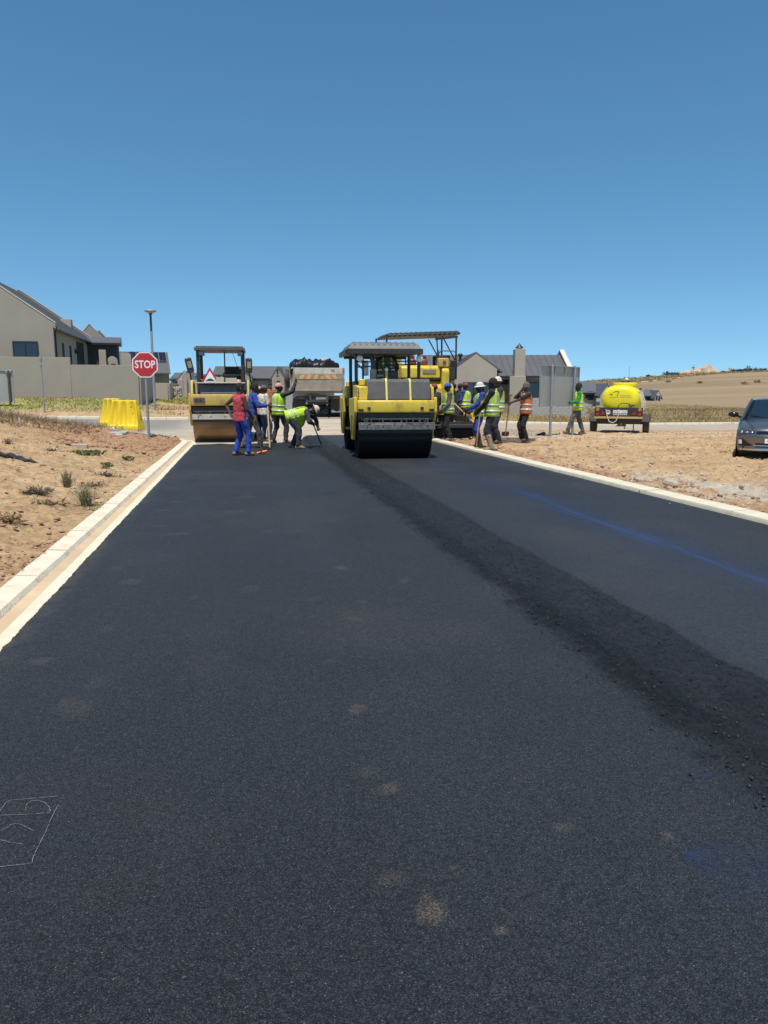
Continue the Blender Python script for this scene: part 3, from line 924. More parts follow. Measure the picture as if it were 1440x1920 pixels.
# ------------------------------------------------------------------ houses and walls
def wall_run(label, pts, tops, thick=.22, m='wall', group=None, name='boundary_wall', pier=None):
    """a plastered wall along ground points (x, y); tops = absolute height of the top at each point"""
    o = thing(name, label, 'wall', (pts[0][0], pts[0][1], 0), 0, group)
    ox, oy = pts[0]
    for i in range(len(pts) - 1):
        (x0, y0), (x1, y1) = pts[i], pts[i + 1]
        d = Vector((x1 - x0, y1 - y0, 0)); L = d.length; d.normalize(); nn = Vector((-d.y, d.x, 0)) * thick / 2
        zt0, zt1 = tops[i]
        zb = min(tz(x0, y0), tz(x1, y1)) - .4
        b = MB()
        p0 = Vector((x0 - ox, y0 - oy, 0)) + d * (.003 if i else 0); p1 = Vector((x1 - ox, y1 - oy, 0))
        vs = [p0 - nn, p0 + nn, p1 + nn, p1 - nn]
        bot = [(v.x, v.y, zb) for v in vs]
        top = [(vs[0].x, vs[0].y, zt0), (vs[1].x, vs[1].y, zt0), (vs[2].x, vs[2].y, zt1), (vs[3].x, vs[3].y, zt1)]
        b.add(bot + top, [(3, 2, 1, 0), (4, 5, 6, 7), (0, 1, 5, 4), (1, 2, 6, 5), (2, 3, 7, 6), (3, 0, 4, 7)])
        b.build('wall_panel', M[m], o, bev=.012)
    return o


def gable_block(par, W, L, eave, ridge, wm, rm, over=.12, parapet=None, base=-.6, origin=(0, 0), rz=0, near_only=False, names=('wall', 'roof'), thick=.12):
    """gabled volume: ridge along local Y from y=0 to L, centred on x=0"""
    mt = Matrix.Translation((origin[0], origin[1], 0)) @ Matrix.Rotation(rz, 4, 'Z')
    def tr(b):
        b.v = [tuple(mt @ Vector(p)) for p in b.v]; return b
    b = MB(); b.prism([(-W / 2, base), (W / 2, base), (W / 2, eave), (0, ridge), (-W / 2, eave)], 'y', 0, L)
    w = tr(b).build(names[0], M[wm], par, smooth=0)
    sl = (ridge - eave) / (W / 2)
    y0, y1 = (-over, L + over) if parapet is None else (.20, L - .20)
    for sd in (-1, 1):
        b = MB()
        e = W / 2 + .30
        b.prism([(0.001 * sd, ridge + .02), (sd * e, ridge + .02 - sl * e), (sd * e, ridge + .02 + thick - sl * e), (0.001 * sd, ridge + .02 + thick)], 'y', y0, y1)
        # standing seams
        n = max(2, int((y1 - y0) / .85))
        for k in range(n + 1):
            yy = y0 + .03 + (y1 - y0 - .06) * k / n
            b.prism([(0.02 * sd, ridge + .02 + thick), (sd * e, ridge + .02 + thick - sl * e), (sd * e, ridge + .055 + thick - sl * e), (0.02 * sd, ridge + .055 + thick)], 'y', yy - .018, yy + .018)
        r = tr(b).build(names[1], M[rm], par, smooth=0)
        b = MB(); b.box((sd * (e + .055), (y0 + y1) / 2, ridge + .03 - sl * e), (.11, y1 - y0, .11)); tr(b).build('gutter_pipe', M['frame'], r, bev=.01)
    if parapet:
        for k, (ya, yb) in enumerate(((-.004, .19), (L - .19, L + .004))):
            if parapet == 'far' and k == 0: continue
            if parapet == 'near' and k == 1: continue
            h = .34; e = W / 2 + .14
            b = MB()
            b.prism([(-e, eave - sl * .14 + .0), (0, ridge + .0), (e, eave - sl * .14), (e, eave + h - sl * .14), (0, ridge + h), (-e, eave + h - sl * .14)], 'y', ya, yb)
            p = tr(b).build('parapet', M[wm], par, smooth=0)
            b = MB()
            for sd in (-1, 1):
                b.prism([(0.001 * sd, ridge + h + .003), (sd * (e + .03), eave + h - sl * .17 + .003), (sd * (e + .03), eave + h - sl * .17 + .06), (0.001 * sd, ridge + h + .06)], 'y', ya - .03, yb + .03)
            tr(b).build('coping', M['coping'], p, smooth=0)
    return w


def window(par, c, w, h, face='-y', panes=2, name='window', gl='glass', depth=.05, rz=0):
    """a framed window lying on a wall plane; face gives the way it looks"""
    ang = {'-y': 0, '+x': R(90), '+y': R(180), '-x': R(-90)}[face] + rz
    mt = Matrix.Translation(c) @ Matrix.Rotation(ang, 4, 'Z')
    def tr(b): b.v = [tuple(mt @ Vector(p)) for p in b.v]; return b
    f = .055
    b = MB()
    for (x, z, sx, sz) in ((-w / 2 + f / 2, 0, f, h), (w / 2 - f / 2, 0, f, h), (0, h / 2 - f / 2, w - 2 * f - .002, f), (0, -h / 2 + f / 2, w - 2 * f - .002, f)):
        b.box((x, -.02, z), (sx, depth, sz))
    for k in range(1, panes):
        b.box((-w / 2 + w * k / panes, -.019, 0), (.045, depth - .006, h - 2 * f - .004))
    fr = tr(b).build(name, M['frame'], par, smooth=0)
    for k in range(panes):
        b = MB(); b.box((-w / 2 + w * (k + .5) / panes, -.006, 0), (w / panes - .05, .014, h - .08)); tr(b).build('pane', M[gl], fr, smooth=0)
    b = MB(); b.box((0, -.055, -h / 2 - .035), (w + .16, .10, .05)); tr(b).build('sill', M['coping'], fr, smooth=0)
    return fr


def boxpart(par, name, m, c, d, bev=.01, rot=(0, 0, 0)):
    b = MB(); b.box(c, d, rot); return b.build(name, M[m], par, bev=bev)


# ---- big house at the left edge
HRZ = R(12.4)
def big_left_house():
    Wd = 10.4; g = tz(-22, 46)
    HY = 46.0
    cx, cy = at(101, 640, HY).x, HY
    # origin: middle of the near gable
    ox = cx - math.cos(HRZ) * Wd / 2; oy = cy - math.sin(HRZ) * Wd / 2
    h = thing('house', 'large taupe house with a steep grey roof, behind the boundary wall at the left edge', 'house', (ox, oy, g), HRZ)
    eave = at(104, 613, HY).z - g; ridge = eave + Wd / 2 * .70
    gable_block(h, Wd, 15.0, eave, ridge, 'wall', 'roof', parapet='both')
    p = at(47, 656, 40)
    window(h, (Wd / 2 - 1.62, -.02, at(47, 656, HY - .4).z - g), 1.42, 1.02, panes=2)
    for y, w, hh in ((2.6, .35, 1.5), (5.0, .4, 1.5)):
        window(h, (Wd / 2 + .01, y, at(130, 668, 50).z - g), w, hh, '+x', 1, gl='glassgrey')
    window(h, (Wd / 2 + .01, 8.7, at(150, 668, 55).z - g), 2.6, 1.9, '+x', 3, name='patio_door', gl='glassgrey')
    b = MB(); b.box((Wd / 2 + .10, 6.7, eave - 1.1), (.16, .26, .3)); b.cyl((Wd / 2 + .18, 6.7, eave - 1.1), (Wd / 2 + .28, 6.7, eave - 1.2), .07)
    b.build('wall_lamp', M['frame'], h)
    b = MB(); b.tube([(Wd / 2 + .07, .25, eave - .2), (Wd / 2 + .07, .25, -.3)], .05); b.build('downpipe', M['frame'], h)
    b = MB(); b.box((Wd / 2 - 1.6, 13.2, eave + .7), (.75, .75, 1.9)); b.build('chimney', M['wall2'], h, bev=.02)


big_left_house()


def left_back_blocks():
    # dark-walled block with columns behind the big house
    Y = 58; a = at(180, 645, Y); b_ = at(219, 645, Y)
    g = tz(a.x, Y)
    h = thing('house', 'dark walled wing with a short grey roof and pale columns behind the big left house', 'house', ((a.x + b_.x) / 2, Y, 0), R(17))
    W = b_.x - a.x + .2
    zt = at(200, 646, Y).z; zr = at(200, 631, Y).z
    b = MB(); b.box((-1.4, 1.25, (g + zt) / 2), (W + 2.6, 2.5, zt - g)); b.build('wall', M['darkwall'], h, bev=.01)
    b = MB(); b.prism([(-.3, zt + .003), (2.7, zt + .003), (2.7, zt + .1), (2.5, zr + .12), (2.3, zr + .12), (-.3, zt + .12)], 'x', -W / 2 - 2.7, W / 2 + .12)
    b.build('roof', M['roof2'], h, smooth=0)
    b = MB(); b.box((-1.3, -.36, zt + .02), (W + 2.8, .1, .14)); b.build('fascia', M['frame'], h)
    for px0, px1, py in ((162, 174, 656), (202, 219, 663)):
        p0 = at(px0, py, Y - 3); p1 = at(px1, py, Y - 3)
        b = MB(); b.box(((p0.x + p1.x) / 2 - h.location.x, -3, (g - .3 + p0.z) / 2), (p1.x - p0.x, .5, p0.z - g + .3)); b.build('column', M['wall2'], h, bev=.02)
    p0 = at(182, 668, Y - 2.4); p1 = at(200, 668, Y - 2.4)
    # rounded plastered oven between the columns
    b = MB(); w = p1.x - p0.x; zc = p0.z
    poly = [(-w / 2, g - .3)] + [(w / 2 * math.cos(R(180 - k)), zc - .35 + .35 * math.sin(R(k))) for k in range(0, 181, 20)] + [(w / 2, g - .3)]
    b.prism(poly, 'y', -2.7, -2.0); bb = b
    bb.v = [(x + (p0.x + p1.x) / 2 - h.location.x, y, z) for x, y, z in bb.v]
    o = bb.build('outdoor_oven', M['wall2'], h, bev=.02)
    b = MB(); b.box(((p0.x + p1.x) / 2 - h.location.x + .05, -2.72, zc - .75), (w * .45, .06, .42)); b.build('fire_opening', M['black'], o)
    # small steep gable end showing above the roofs
    Y2 = 66
    a = at(150, 634, Y2); t = at(163, 606, Y2)
    h2 = thing('house', 'narrow gable with a pale coping peeking over the roofs behind the big left house', 'house', (t.x + .2, Y2, tz(t.x, Y2)), R(14))
    gg = tz(t.x, Y2)
    gable_block(h2, 4.4, 7, t.z - gg - 3.0, t.z - gg - .4, 'wall', 'roof2', parapet='both')


left_back_blocks()


def solar_house():
    Y = 66
    a = at(221, 662, Y); b_ = at(309, 662, Y); g = tz(b_.x, Y)
    zr = a.z; ze = at(318, 694, Y - 2).z
    h = thing('house', 'house with solar panels on its grey roof, behind the stop sign', 'house', ((a.x + b_.x) / 2, Y, 0), R(19))
    L = b_.x - a.x + 5; x0 = -L / 2 - 2.3; x1 = (b_.x - a.x) / 2 + .05
    b = MB(); b.prism([(-3.0, g - .5), (3.4, g - .5), (3.4, ze - .1), (.4, zr - .15), (-3.0, ze - .1)], 'x', x0, x1); b.build('wall', M['wall'], h, smooth=0)
    sl = (zr - ze) / 3.0
    b = MB(); b.prism([(-3.5, ze - .35), (0, zr), (0, zr + .1), (-3.5, ze - .25)], 'x', x0 - .1, x1 + .1)
    n = 20
    for k in range(n):
        xx = x0 + (x1 - x0) * (k + .5) / n
        b.prism([(-3.5, ze - .25), (-.02, zr + .1), (-.02, zr + .14), (-3.5, ze - .21)], 'x', xx - .02, xx + .02)
    r = b.build('roof', M['roof2'], h, smooth=0)
    b = MB(); b.prism([(0.003, zr), (3.9, ze - .25), (3.9, ze - .15), (.003, zr + .1)], 'x', x0 - .1, x1 + .1); b.build('roof', M['roof2'], h, smooth=0)
    ang = math.atan2(zr - ze + .35, 3.5)
    for k in range(5):
        xa = at(243 + 13.2 * k, 670, Y).x - h.location.x
        xb = at(243 + 13.2 * k + 12.4, 670, Y).x - h.location.x
        f = MB(); f.box(((xa + xb) / 2, -1.05, zr - 1.05 * math.tan(ang) + .22), (xb - xa, 1.75, .04), (ang, 0, 0))
        p = f.build('solar_panel', M['steel'], h, bev=0, smooth=0)
        for r_ in range(2):
            for c_ in range(2):
                q = MB(); w = (xb - xa)
                yy = -1.05 + (r_ - .5) * .85 * math.cos(ang)
                q.box(((xa + xb) / 2 + (c_ - .5) * w * .475, yy, zr + yy * math.tan(ang) + .247), (w * .462, .835, .02), (ang, 0, 0)); q.build('solar_cell', M['solar'], p, smooth=0)
    # chimney base and pale columns under the roof
    for px0, px1, py, dy in ((240, 251, 679, -4.2), (306, 312, 695, -4.4), (317, 322, 700, -4.0)):
        p0 = at(px0, py, Y + dy); p1 = at(px1, py, Y + dy)
        b = MB(); b.box(((p0.x + p1.x) / 2 - h.location.x, dy, (g - .3 + p0.z) / 2), (p1.x - p0.x, .5, p0.z - g + .3)); b.build('column', M['wall2'], h, bev=.02)
    window(h, (x1 - 2.0, -3.02, g + 1.3), 1.6, 1.3, panes=2, gl='glassgrey')


solar_house()


def left_walls():
    Y = 42
    def X(px, y=Y): return at(px, 740, y).x
    d = Vector((-math.sin(HRZ), math.cos(HRZ)))
    zA = at(60, 670, Y).z; zB = at(200, 684, Y).z
    p0 = (X(0) - 9, Y - 1.3); p1 = (X(136), Y); p2 = (X(255), Y + .6)
    p3 = (p2[0] + d.x * 8.5, p2[1] + d.y * 8.5)
    o = wall_run('long taupe boundary wall with one step in its top, behind the lawn at left', [p0, p1, p2, p3], [(zA + .05, zA), (zB, zB), (zB + .02, zB + .05)])
    Y = 53
    q0 = (X(279, Y), Y); q1 = (X(313, Y), Y + .3); zc = at(295, 718, Y).z
    q2 = (q1[0] + d.x * 14, q1[1] + d.y * 14)
    wall_run('short taupe wall corner beyond the lamp post, lower than the long wall', [q0, q1, q2], [(zc, zc), (zc, zc + .1)], m='wall2')
    Y = 66
    r0 = (X(334, Y), Y); r1 = (X(366, Y), Y + .4); zd = at(350, 712, Y).z
    r2 = (r1[0] + 3.5, Y + .5)
    wall_run('distant pale taupe wall behind the stone gabion', [r0, r1, r2], [(zd, zd), (zd - .05, zd - .1)], m='wall2')
    # wall piece behind the lamp post
    Y = 60
    s0 = (X(262, Y), Y); s1 = (X(290, Y), Y + .3); zs = at(280, 703, Y).z
    wall_run('tall taupe gate pier behind the stop sign pole', [s0, s1], [(zs, zs)], m='wall2')


left_walls()


def gabion():
    Y = 57
    a = at(322, 726, Y); b_ = at(341, 752, Y); g = tz(a.x, Y)
    w = b_.x - a.x; hh = a.z - g
    o = thing('gabion', 'pale stone gabion cage at the end of the far wall', 'gabion', ((a.x + b_.x) / 2, Y, g))
    me = []
    for v in range(4):
        b = MB(); b.ball((0, 0, 0), .11, .09, .085, 7, 5)
        b.v = [tuple(Vector(p) * random.uniform(.8, 1.2)) for p in b.v]
        me.append(b.mesh('rock', M['gabrock'], 30))
    nx, nz = 5, 7
    for i in range(nx):
        for k in range(nz):
            r = bpy.data.objects.new('rock', random.choice(me)); COL.objects.link(r); r.parent = o
            r.location = (-w / 2 + w * (i + .5 + random.uniform(-.2, .2)) / nx, random.uniform(-.05, .05), hh * (k + .45) / nz)
            r.rotation_euler = (random.random() * 3, random.random() * 3, random.random() * 3)
            r.scale = (1.15,) * 3
    b = MB(); b.box((0, .22, hh / 2), (w * .92, .3, hh * .94)); b.build('core', M['gabrock'], o)
    b = MB()
    for i in range(6):
        x = -w / 2 + w * i / 5; b.tube([(x, -.13, 0), (x, -.13, hh)], .006, 4)
    for k in range(7):
        z = hh * k / 6; b.tube([(-w / 2, -.135, z), (w / 2, -.135, z)], .006, 4)
    b.build('wire_cage', M['steel'], o)


gabion()


# ---- house on the right behind the board
def right_house():
    Y = 55.0
    def X(px, y=Y): return at(px, 740, y).x
    def Z(py, y=Y): return at(720, py, y).z
    g = tz(X(970), Y)
    h = thing('house', 'taupe bungalow with a tall square chimney and dark cowl, behind the workers on the right', 'house', (X(970), Y, g), 0)
    ox = X(970)
    lx = lambda px, y=Y: X(px, y) - ox
    lz = lambda py, y=Y: Z(py, y) - g
    # main volume, ridge across
    x0, x1 = lx(872), lx(1066)
    ze, zr = lz(701), lz(668, Y + 3.2)
    b = MB(); b.prism([(0, -.6), (6.4, -.6), (6.4, ze), (3.2, zr - .12), (0, ze)], 'x', x0, x1); b.build('wall', M['wall'], h, smooth=0)
    sl = (zr - ze) / 3.2
    for sd, nm in ((-1, 'roof'), (1, 'roof')):
        b = MB()
        ya, yb = (-.55, 3.2) if sd < 0 else (3.203, 6.9)
        za = ze - sl * .55; 
        p = [(ya, za), (yb, zr), (yb, zr + .1), (ya, za + .1)] if sd < 0 else [(ya, zr), (yb, za), (yb, za + .1), (ya, zr + .1)]
        b.prism(p, 'x', x0 - 3.2, x1 - .01)
        n = 22
        if sd < 0:
            for k in range(n):
                xx = x0 - 3.2 + (x1 - x0 + 3.2) * (k + .5) / n
                b.prism([(ya, za + .1), (yb - .02, zr + .1), (yb - .02, zr + .135), (ya, za + .135)], 'x', xx - .018, xx + .018)
        b.build(nm, M['roof2'], h, smooth=0)
    boxpart(h, 'eaves_gutter', 'frame', ((x0 + x1) / 2, -.62, ze - sl * .55 + .02), (x1 - x0, .12, .13))
    # parapet gable on the right
    b = MB(); b.prism([(-.75, -.6), (7.1, -.6), (7.1, ze - .18), (3.2, zr + .42), (-.75, ze - .18)], 'x', x1, x1 + .26); w = b.build('gable_wall', M['wall'], h, smooth=0)
    b = MB()
    b.prism([(-.80, ze - .175), (3.2, zr + .424), (3.2, zr + .50), (-.80, ze - .10)], 'x', x1 - .04, x1 + .30)
    b.prism([(3.203, zr + .424), (7.15, ze - .175), (7.15, ze - .10), (3.203, zr + .50)], 'x', x1 - .04, x1 + .30)
    b.build('coping', M['coping'], w, smooth=0)
    # front gable wing on the left
    gx0, gx1 = lx(851, Y - 2), lx(929, Y - 2); gc = (gx0 + gx1) / 2; gw = gx1 - gx0
    zg = lz(663, Y - 2.5); zge = lz(692, Y - 2.5)
    gable_block(h, gw, 5.0, zge, zg - .02, 'wall2', 'roof2', over=-.25, origin=(gc, -2.5))
    # chimney in front of the roof
    ca, cb = lx(964, Y - 1.2), lx(983, Y - 1.2)
    b = MB(); b.box(((ca + cb) / 2, -.75, lz(655) / 2 - .3), (cb - ca, 1.0, lz(655, Y - 1) + .6)); ch = b.build('chimney', M['wall2'], h, bev=.02)
    b = MB(); b.box(((ca + cb) / 2 - .15, -1.1, lz(706) / 2 - .3), ((cb - ca) * 1.55, .55, lz(706, Y - 1) + .6)); b.build('chimney_breast', M['wall2'], h, bev=.02)
    zt = lz(655, Y - 1)
    b = MB(); b.cyl(((ca + cb) / 2, -.75, zt - .02), ((ca + cb) / 2, -.75, zt + .12), .2, n=10)
    b.turn([(.30, zt + .10), (.27, zt + .16), (.06, zt + .36), (.03, zt + .44)], ((ca + cb) / 2, -.75, 0), n=10); b.build('cowl', M['black'], h)
    p = at(863, 667, Y + 2)
    b = MB(); b.cyl((p.x - ox, 2, zr - .5), (p.x - ox, 2, p.z - g), .10, n=10); b.ball((p.x - ox, 2, p.z - g + .05), .2, .2, .13); b.build('roof_vent', M['black'], h)
    # patio beam, pillar, door, windows
    boxpart(h, 'patio_beam', 'wall', ((lx(930) + lx(962)) / 2, -.45, lz(709)), (lx(962) - lx(930), .3, .22))
    boxpart(h, 'painted_patio_shade', 'darkwall', ((lx(930) + lx(962)) / 2 - .02, -.012, lz(714)), (lx(962) - lx(930), .03, .55))  # thin dark sheet painted as the shade under the patio beam
    boxpart(h, 'pillar', 'darkwall', (lx(958), -.35, lz(735) - .4), (.13, .13, lz(712) + .2))
    boxpart(h, 'patio_beam', 'wall', ((lx(985) + lx(1030)) / 2, -.45, lz(708)), (lx(1030) - lx(985), .3, .2))
    window(h, ((lx(990) + lx(1009)) / 2, -.02, lz(733)), .85, 1.25, panes=1)
    window(h, ((lx(1018) + lx(1050)) / 2, -.02, lz(733)), 1.3, 1.2, panes=2)
    window(h, (lx(880), -2.52, lz(737, Y - 2.5)), 1.5, 1.5, panes=2)
    window(h, (lx(908), -2.52, lz(737, Y - 2.5)), 1.1, 1.5, panes=2)
    # grey block plinth: single blocks
    o = thing('block_plinth', 'low grey concrete block wall at the foot of the bungalow, behind the orange vest worker', 'wall', (ox, Y - 1.9, g))
    me = MB().box((0, 0, 0), (.385, .14, .185)).mesh('block', M['plinth'], 0)
    xa = lx(989, Y - 2); xb = lx(1098, Y - 2)
    for row in range(7):
        x = xa + (.2 if row % 2 else 0)
        while x < xb:
            if row < 5 or x < lx(1010) or x > lx(1086):
                q = bpy.data.objects.new('block', me); COL.objects.link(q); q.parent = o
                q.location = (x + .19, random.uniform(-.006, .006), .0 + row * .195)
            x += .395
    b = MB(); b.box(((xa + xb) / 2, .03, .3), (xb - xa - .04, .10, 1.3)); b.build('mortar', M['plinth'], o)


right_house()


# ---- house with two gables in the middle distance
def middle_house():
    Y = 122.0
    def X(px): return at(px, 740, Y).x
    def Z(py, y=Y): return at(720, py, y).z
    g = tz(X(480), Y); ox = X(480)
    h = thing('house', 'taupe house with two front gables, in the middle distance between left roller and truck', 'house', (ox, Y, g), 0)
    lx = lambda px: X(px) - ox
    lz = lambda py: Z(py) - g
    ze, zr = lz(709), lz(686.5)
    x0, x1 = lx(398), lx(590)
    b = MB(); b.prism([(0, -.6), (8, -.6), (8, ze), (4, zr - .1), (0, ze)], 'x', x0, x1); b.build('wall', M['wall'], h, smooth=0)
    b = MB(); b.prism([(-.4, ze - .25), (4, zr), (4, zr + .12), (-.4, ze - .1)], 'x', x0 - .2, x1 + .2)
    for k in range(34):
        xx = x0 + (x1 - x0) * (k + .5) / 34
        b.prism([(-.4, ze - .1), (3.98, zr + .12), (3.98, zr + .17), (-.4, ze - .05)], 'x', xx - .025, xx + .025)
    b.build('roof', M['roof2'], h, smooth=0)
    b = MB(); b.prism([(4.003, zr), (8.4, ze - .25), (8.4, ze - .1), (4.003, zr + .12)], 'x', x0 - .2, x1 + .2); b.build('roof', M['roof2'], h, smooth=0)
    boxpart(h, 'fascia', 'frame', ((lx(475) + lx(514)) / 2, -.46, ze - .18), (lx(514) - lx(475), .1, .3))
    for pa, pb, pz in ((426, 476, 690), (513, 536, 690.5)):
        W = lx(pb) - lx(pa)
        gable_block(h, W, 5.5, lz(709), lz(pz), 'wall', 'roof2', over=.05, origin=((lx(pa) + lx(pb)) / 2, -1.6), thick=.2)
    for px, py, w, hh, y in ((468, 725, .9, 1.9, -1.62), (525, 720, .5, 1.0, -1.62), (524, 698, .28, .8, -1.62), (550, 720, .8, 1.2, -.02), (445, 722, .9, 1.4, -1.62)):
        window(h, (lx(px), y, lz(py)), w, hh, panes=1, gl='glassgrey')
    # white garden wall pieces in front
    for px0, px1, py in ((463, 474, 742), (462, 475, 752)):
        pass


middle_house()


def far_houses():
    def simple(label, px0, px1, pyr, pye, Y, m='wall3', gable_px=None, rz=0, extra=None):
        X = lambda px: at(px, 740, Y).x
        Z = lambda py: at(720, py, Y).z
        ox = X((px0 + px1) / 2); g = tz(ox, Y)
        h = thing('house', label, 'house', (ox, Y, g), rz)
        x0, x1 = X(px0) - ox, X(px1) - ox; ze, zr = Z(pye) - g, Z(pyr) - g
        b = MB(); b.prism([(0, -.6), (6, -.6), (6, ze), (3, zr - .08), (0, ze)], 'x', x0, x1); b.build('wall', M[m], h, smooth=0)
        b = MB(); b.prism([(-.3, ze - .12), (3, zr), (3, zr + .12), (-.3, ze)], 'x', x0 - .15, x1 + .15); b.build('roof', M['roof'], h, smooth=0)
        b = MB(); b.prism([(3.003, zr), (6.3, ze - .12), (6.3, ze), (3.003, zr + .12)], 'x', x0 - .15, x1 + .15); b.build('roof', M['roof'], h, smooth=0)
        boxpart(h, 'fascia', 'frame', ((x0 + x1) / 2, -.36, ze - .12), (x1 - x0, .08, .22))
        if gable_px:
            a, c, apex = gable_px
            W = X(c) - X(a)
            gable_block(h, W, 5, Z(pye + 1) - g, Z(apex) - g, m, 'roof', over=.04, origin=((X(a) + X(c)) / 2 - ox, -2.2), thick=.14)
        for q in (extra or []):
            px, py, w, hh, y = q
            window(h, (X(px) - ox, y, Z(py) - g), w, hh, panes=1, gl='glass')
        return h, ox, g, X, Z
    h, ox, g, X, Z = simple('small grey house with a white gable far off between lamp post and left roller', 321, 362, 699, 711, 105, gable_px=(343, 366, 698), extra=[(355, 714, .5, 1.0, -2.22), (330, 715, .8, .9, -.02)])
    h, ox, g, X, Z = simple('grey block house with a gable between the yellow tank and the notice board', 1076, 1126, 717, 736, 86, gable_px=(1117, 1137, 722), extra=[(1107, 742, .7, 1.0, -.02), (1127, 742, .45, 1.0, -2.22), (1100, 743, .3, .5, -.02)])
    # its grey block yard wall
    o = thing('block_wall', 'grey concrete block yard wall behind the left side of the yellow tank', 'wall', (X(1115) , 80, tz(X(1115), 80)))
    me = MB().box((0, 0, 0), (.78, .15, .37)).mesh('block', M['plinth'], 0)
    for row in range(4):
        for k in range(4):
            q = bpy.data.objects.new('block', me); COL.objects.link(q); q.parent = o
            q.location = (-1.1 + k * .8 + (.4 if row % 2 else 0), random.uniform(-.01, .01), .05 + row * .385)
    h, ox, g, X, Z = simple('small white house with a pale chimney far off, right of the yellow tank', 1184, 1231, 731, 742, 150, gable_px=(1221, 1232, 733), extra=[(1203, 747, .8, .8, -.02), (1213, 747, 1.6, .7, -.02), (1224, 746, .4, 1.0, -2.22), (1229, 747, .4, 1.0, -2.22)])
    xa = X(1199) - ox
    b = MB(); b.box((xa, -.5, (Z(731) - g) / 2 - .2), (.95, .9, Z(731) - g + .4)); b.build('chimney', M['wall3'], h, bev=.03)
    b = MB(); b.box((xa, -.5, Z(731) - g + .16), (.4, .4, .3)); b.build('chimney_pot', M['black'], h)
    # pale low house hidden behind paver: ridge piece between truck and bungalow
    simple('grey roofed house half hidden behind the paver canopy', 752, 868, 685, 699, 74, m='wall', extra=[(800, 720, 1.2, 1.2, -.02)])
    h = simple('low dark roofed house between the trees of posts behind the far left gabion', 363, 402, 702, 712, 118, m='wall3', extra=[(380, 716, 1.0, 1.0, -.02)])[0]
    h['label'] = 'low grey house seen through the open cab of the left roller'


far_houses()


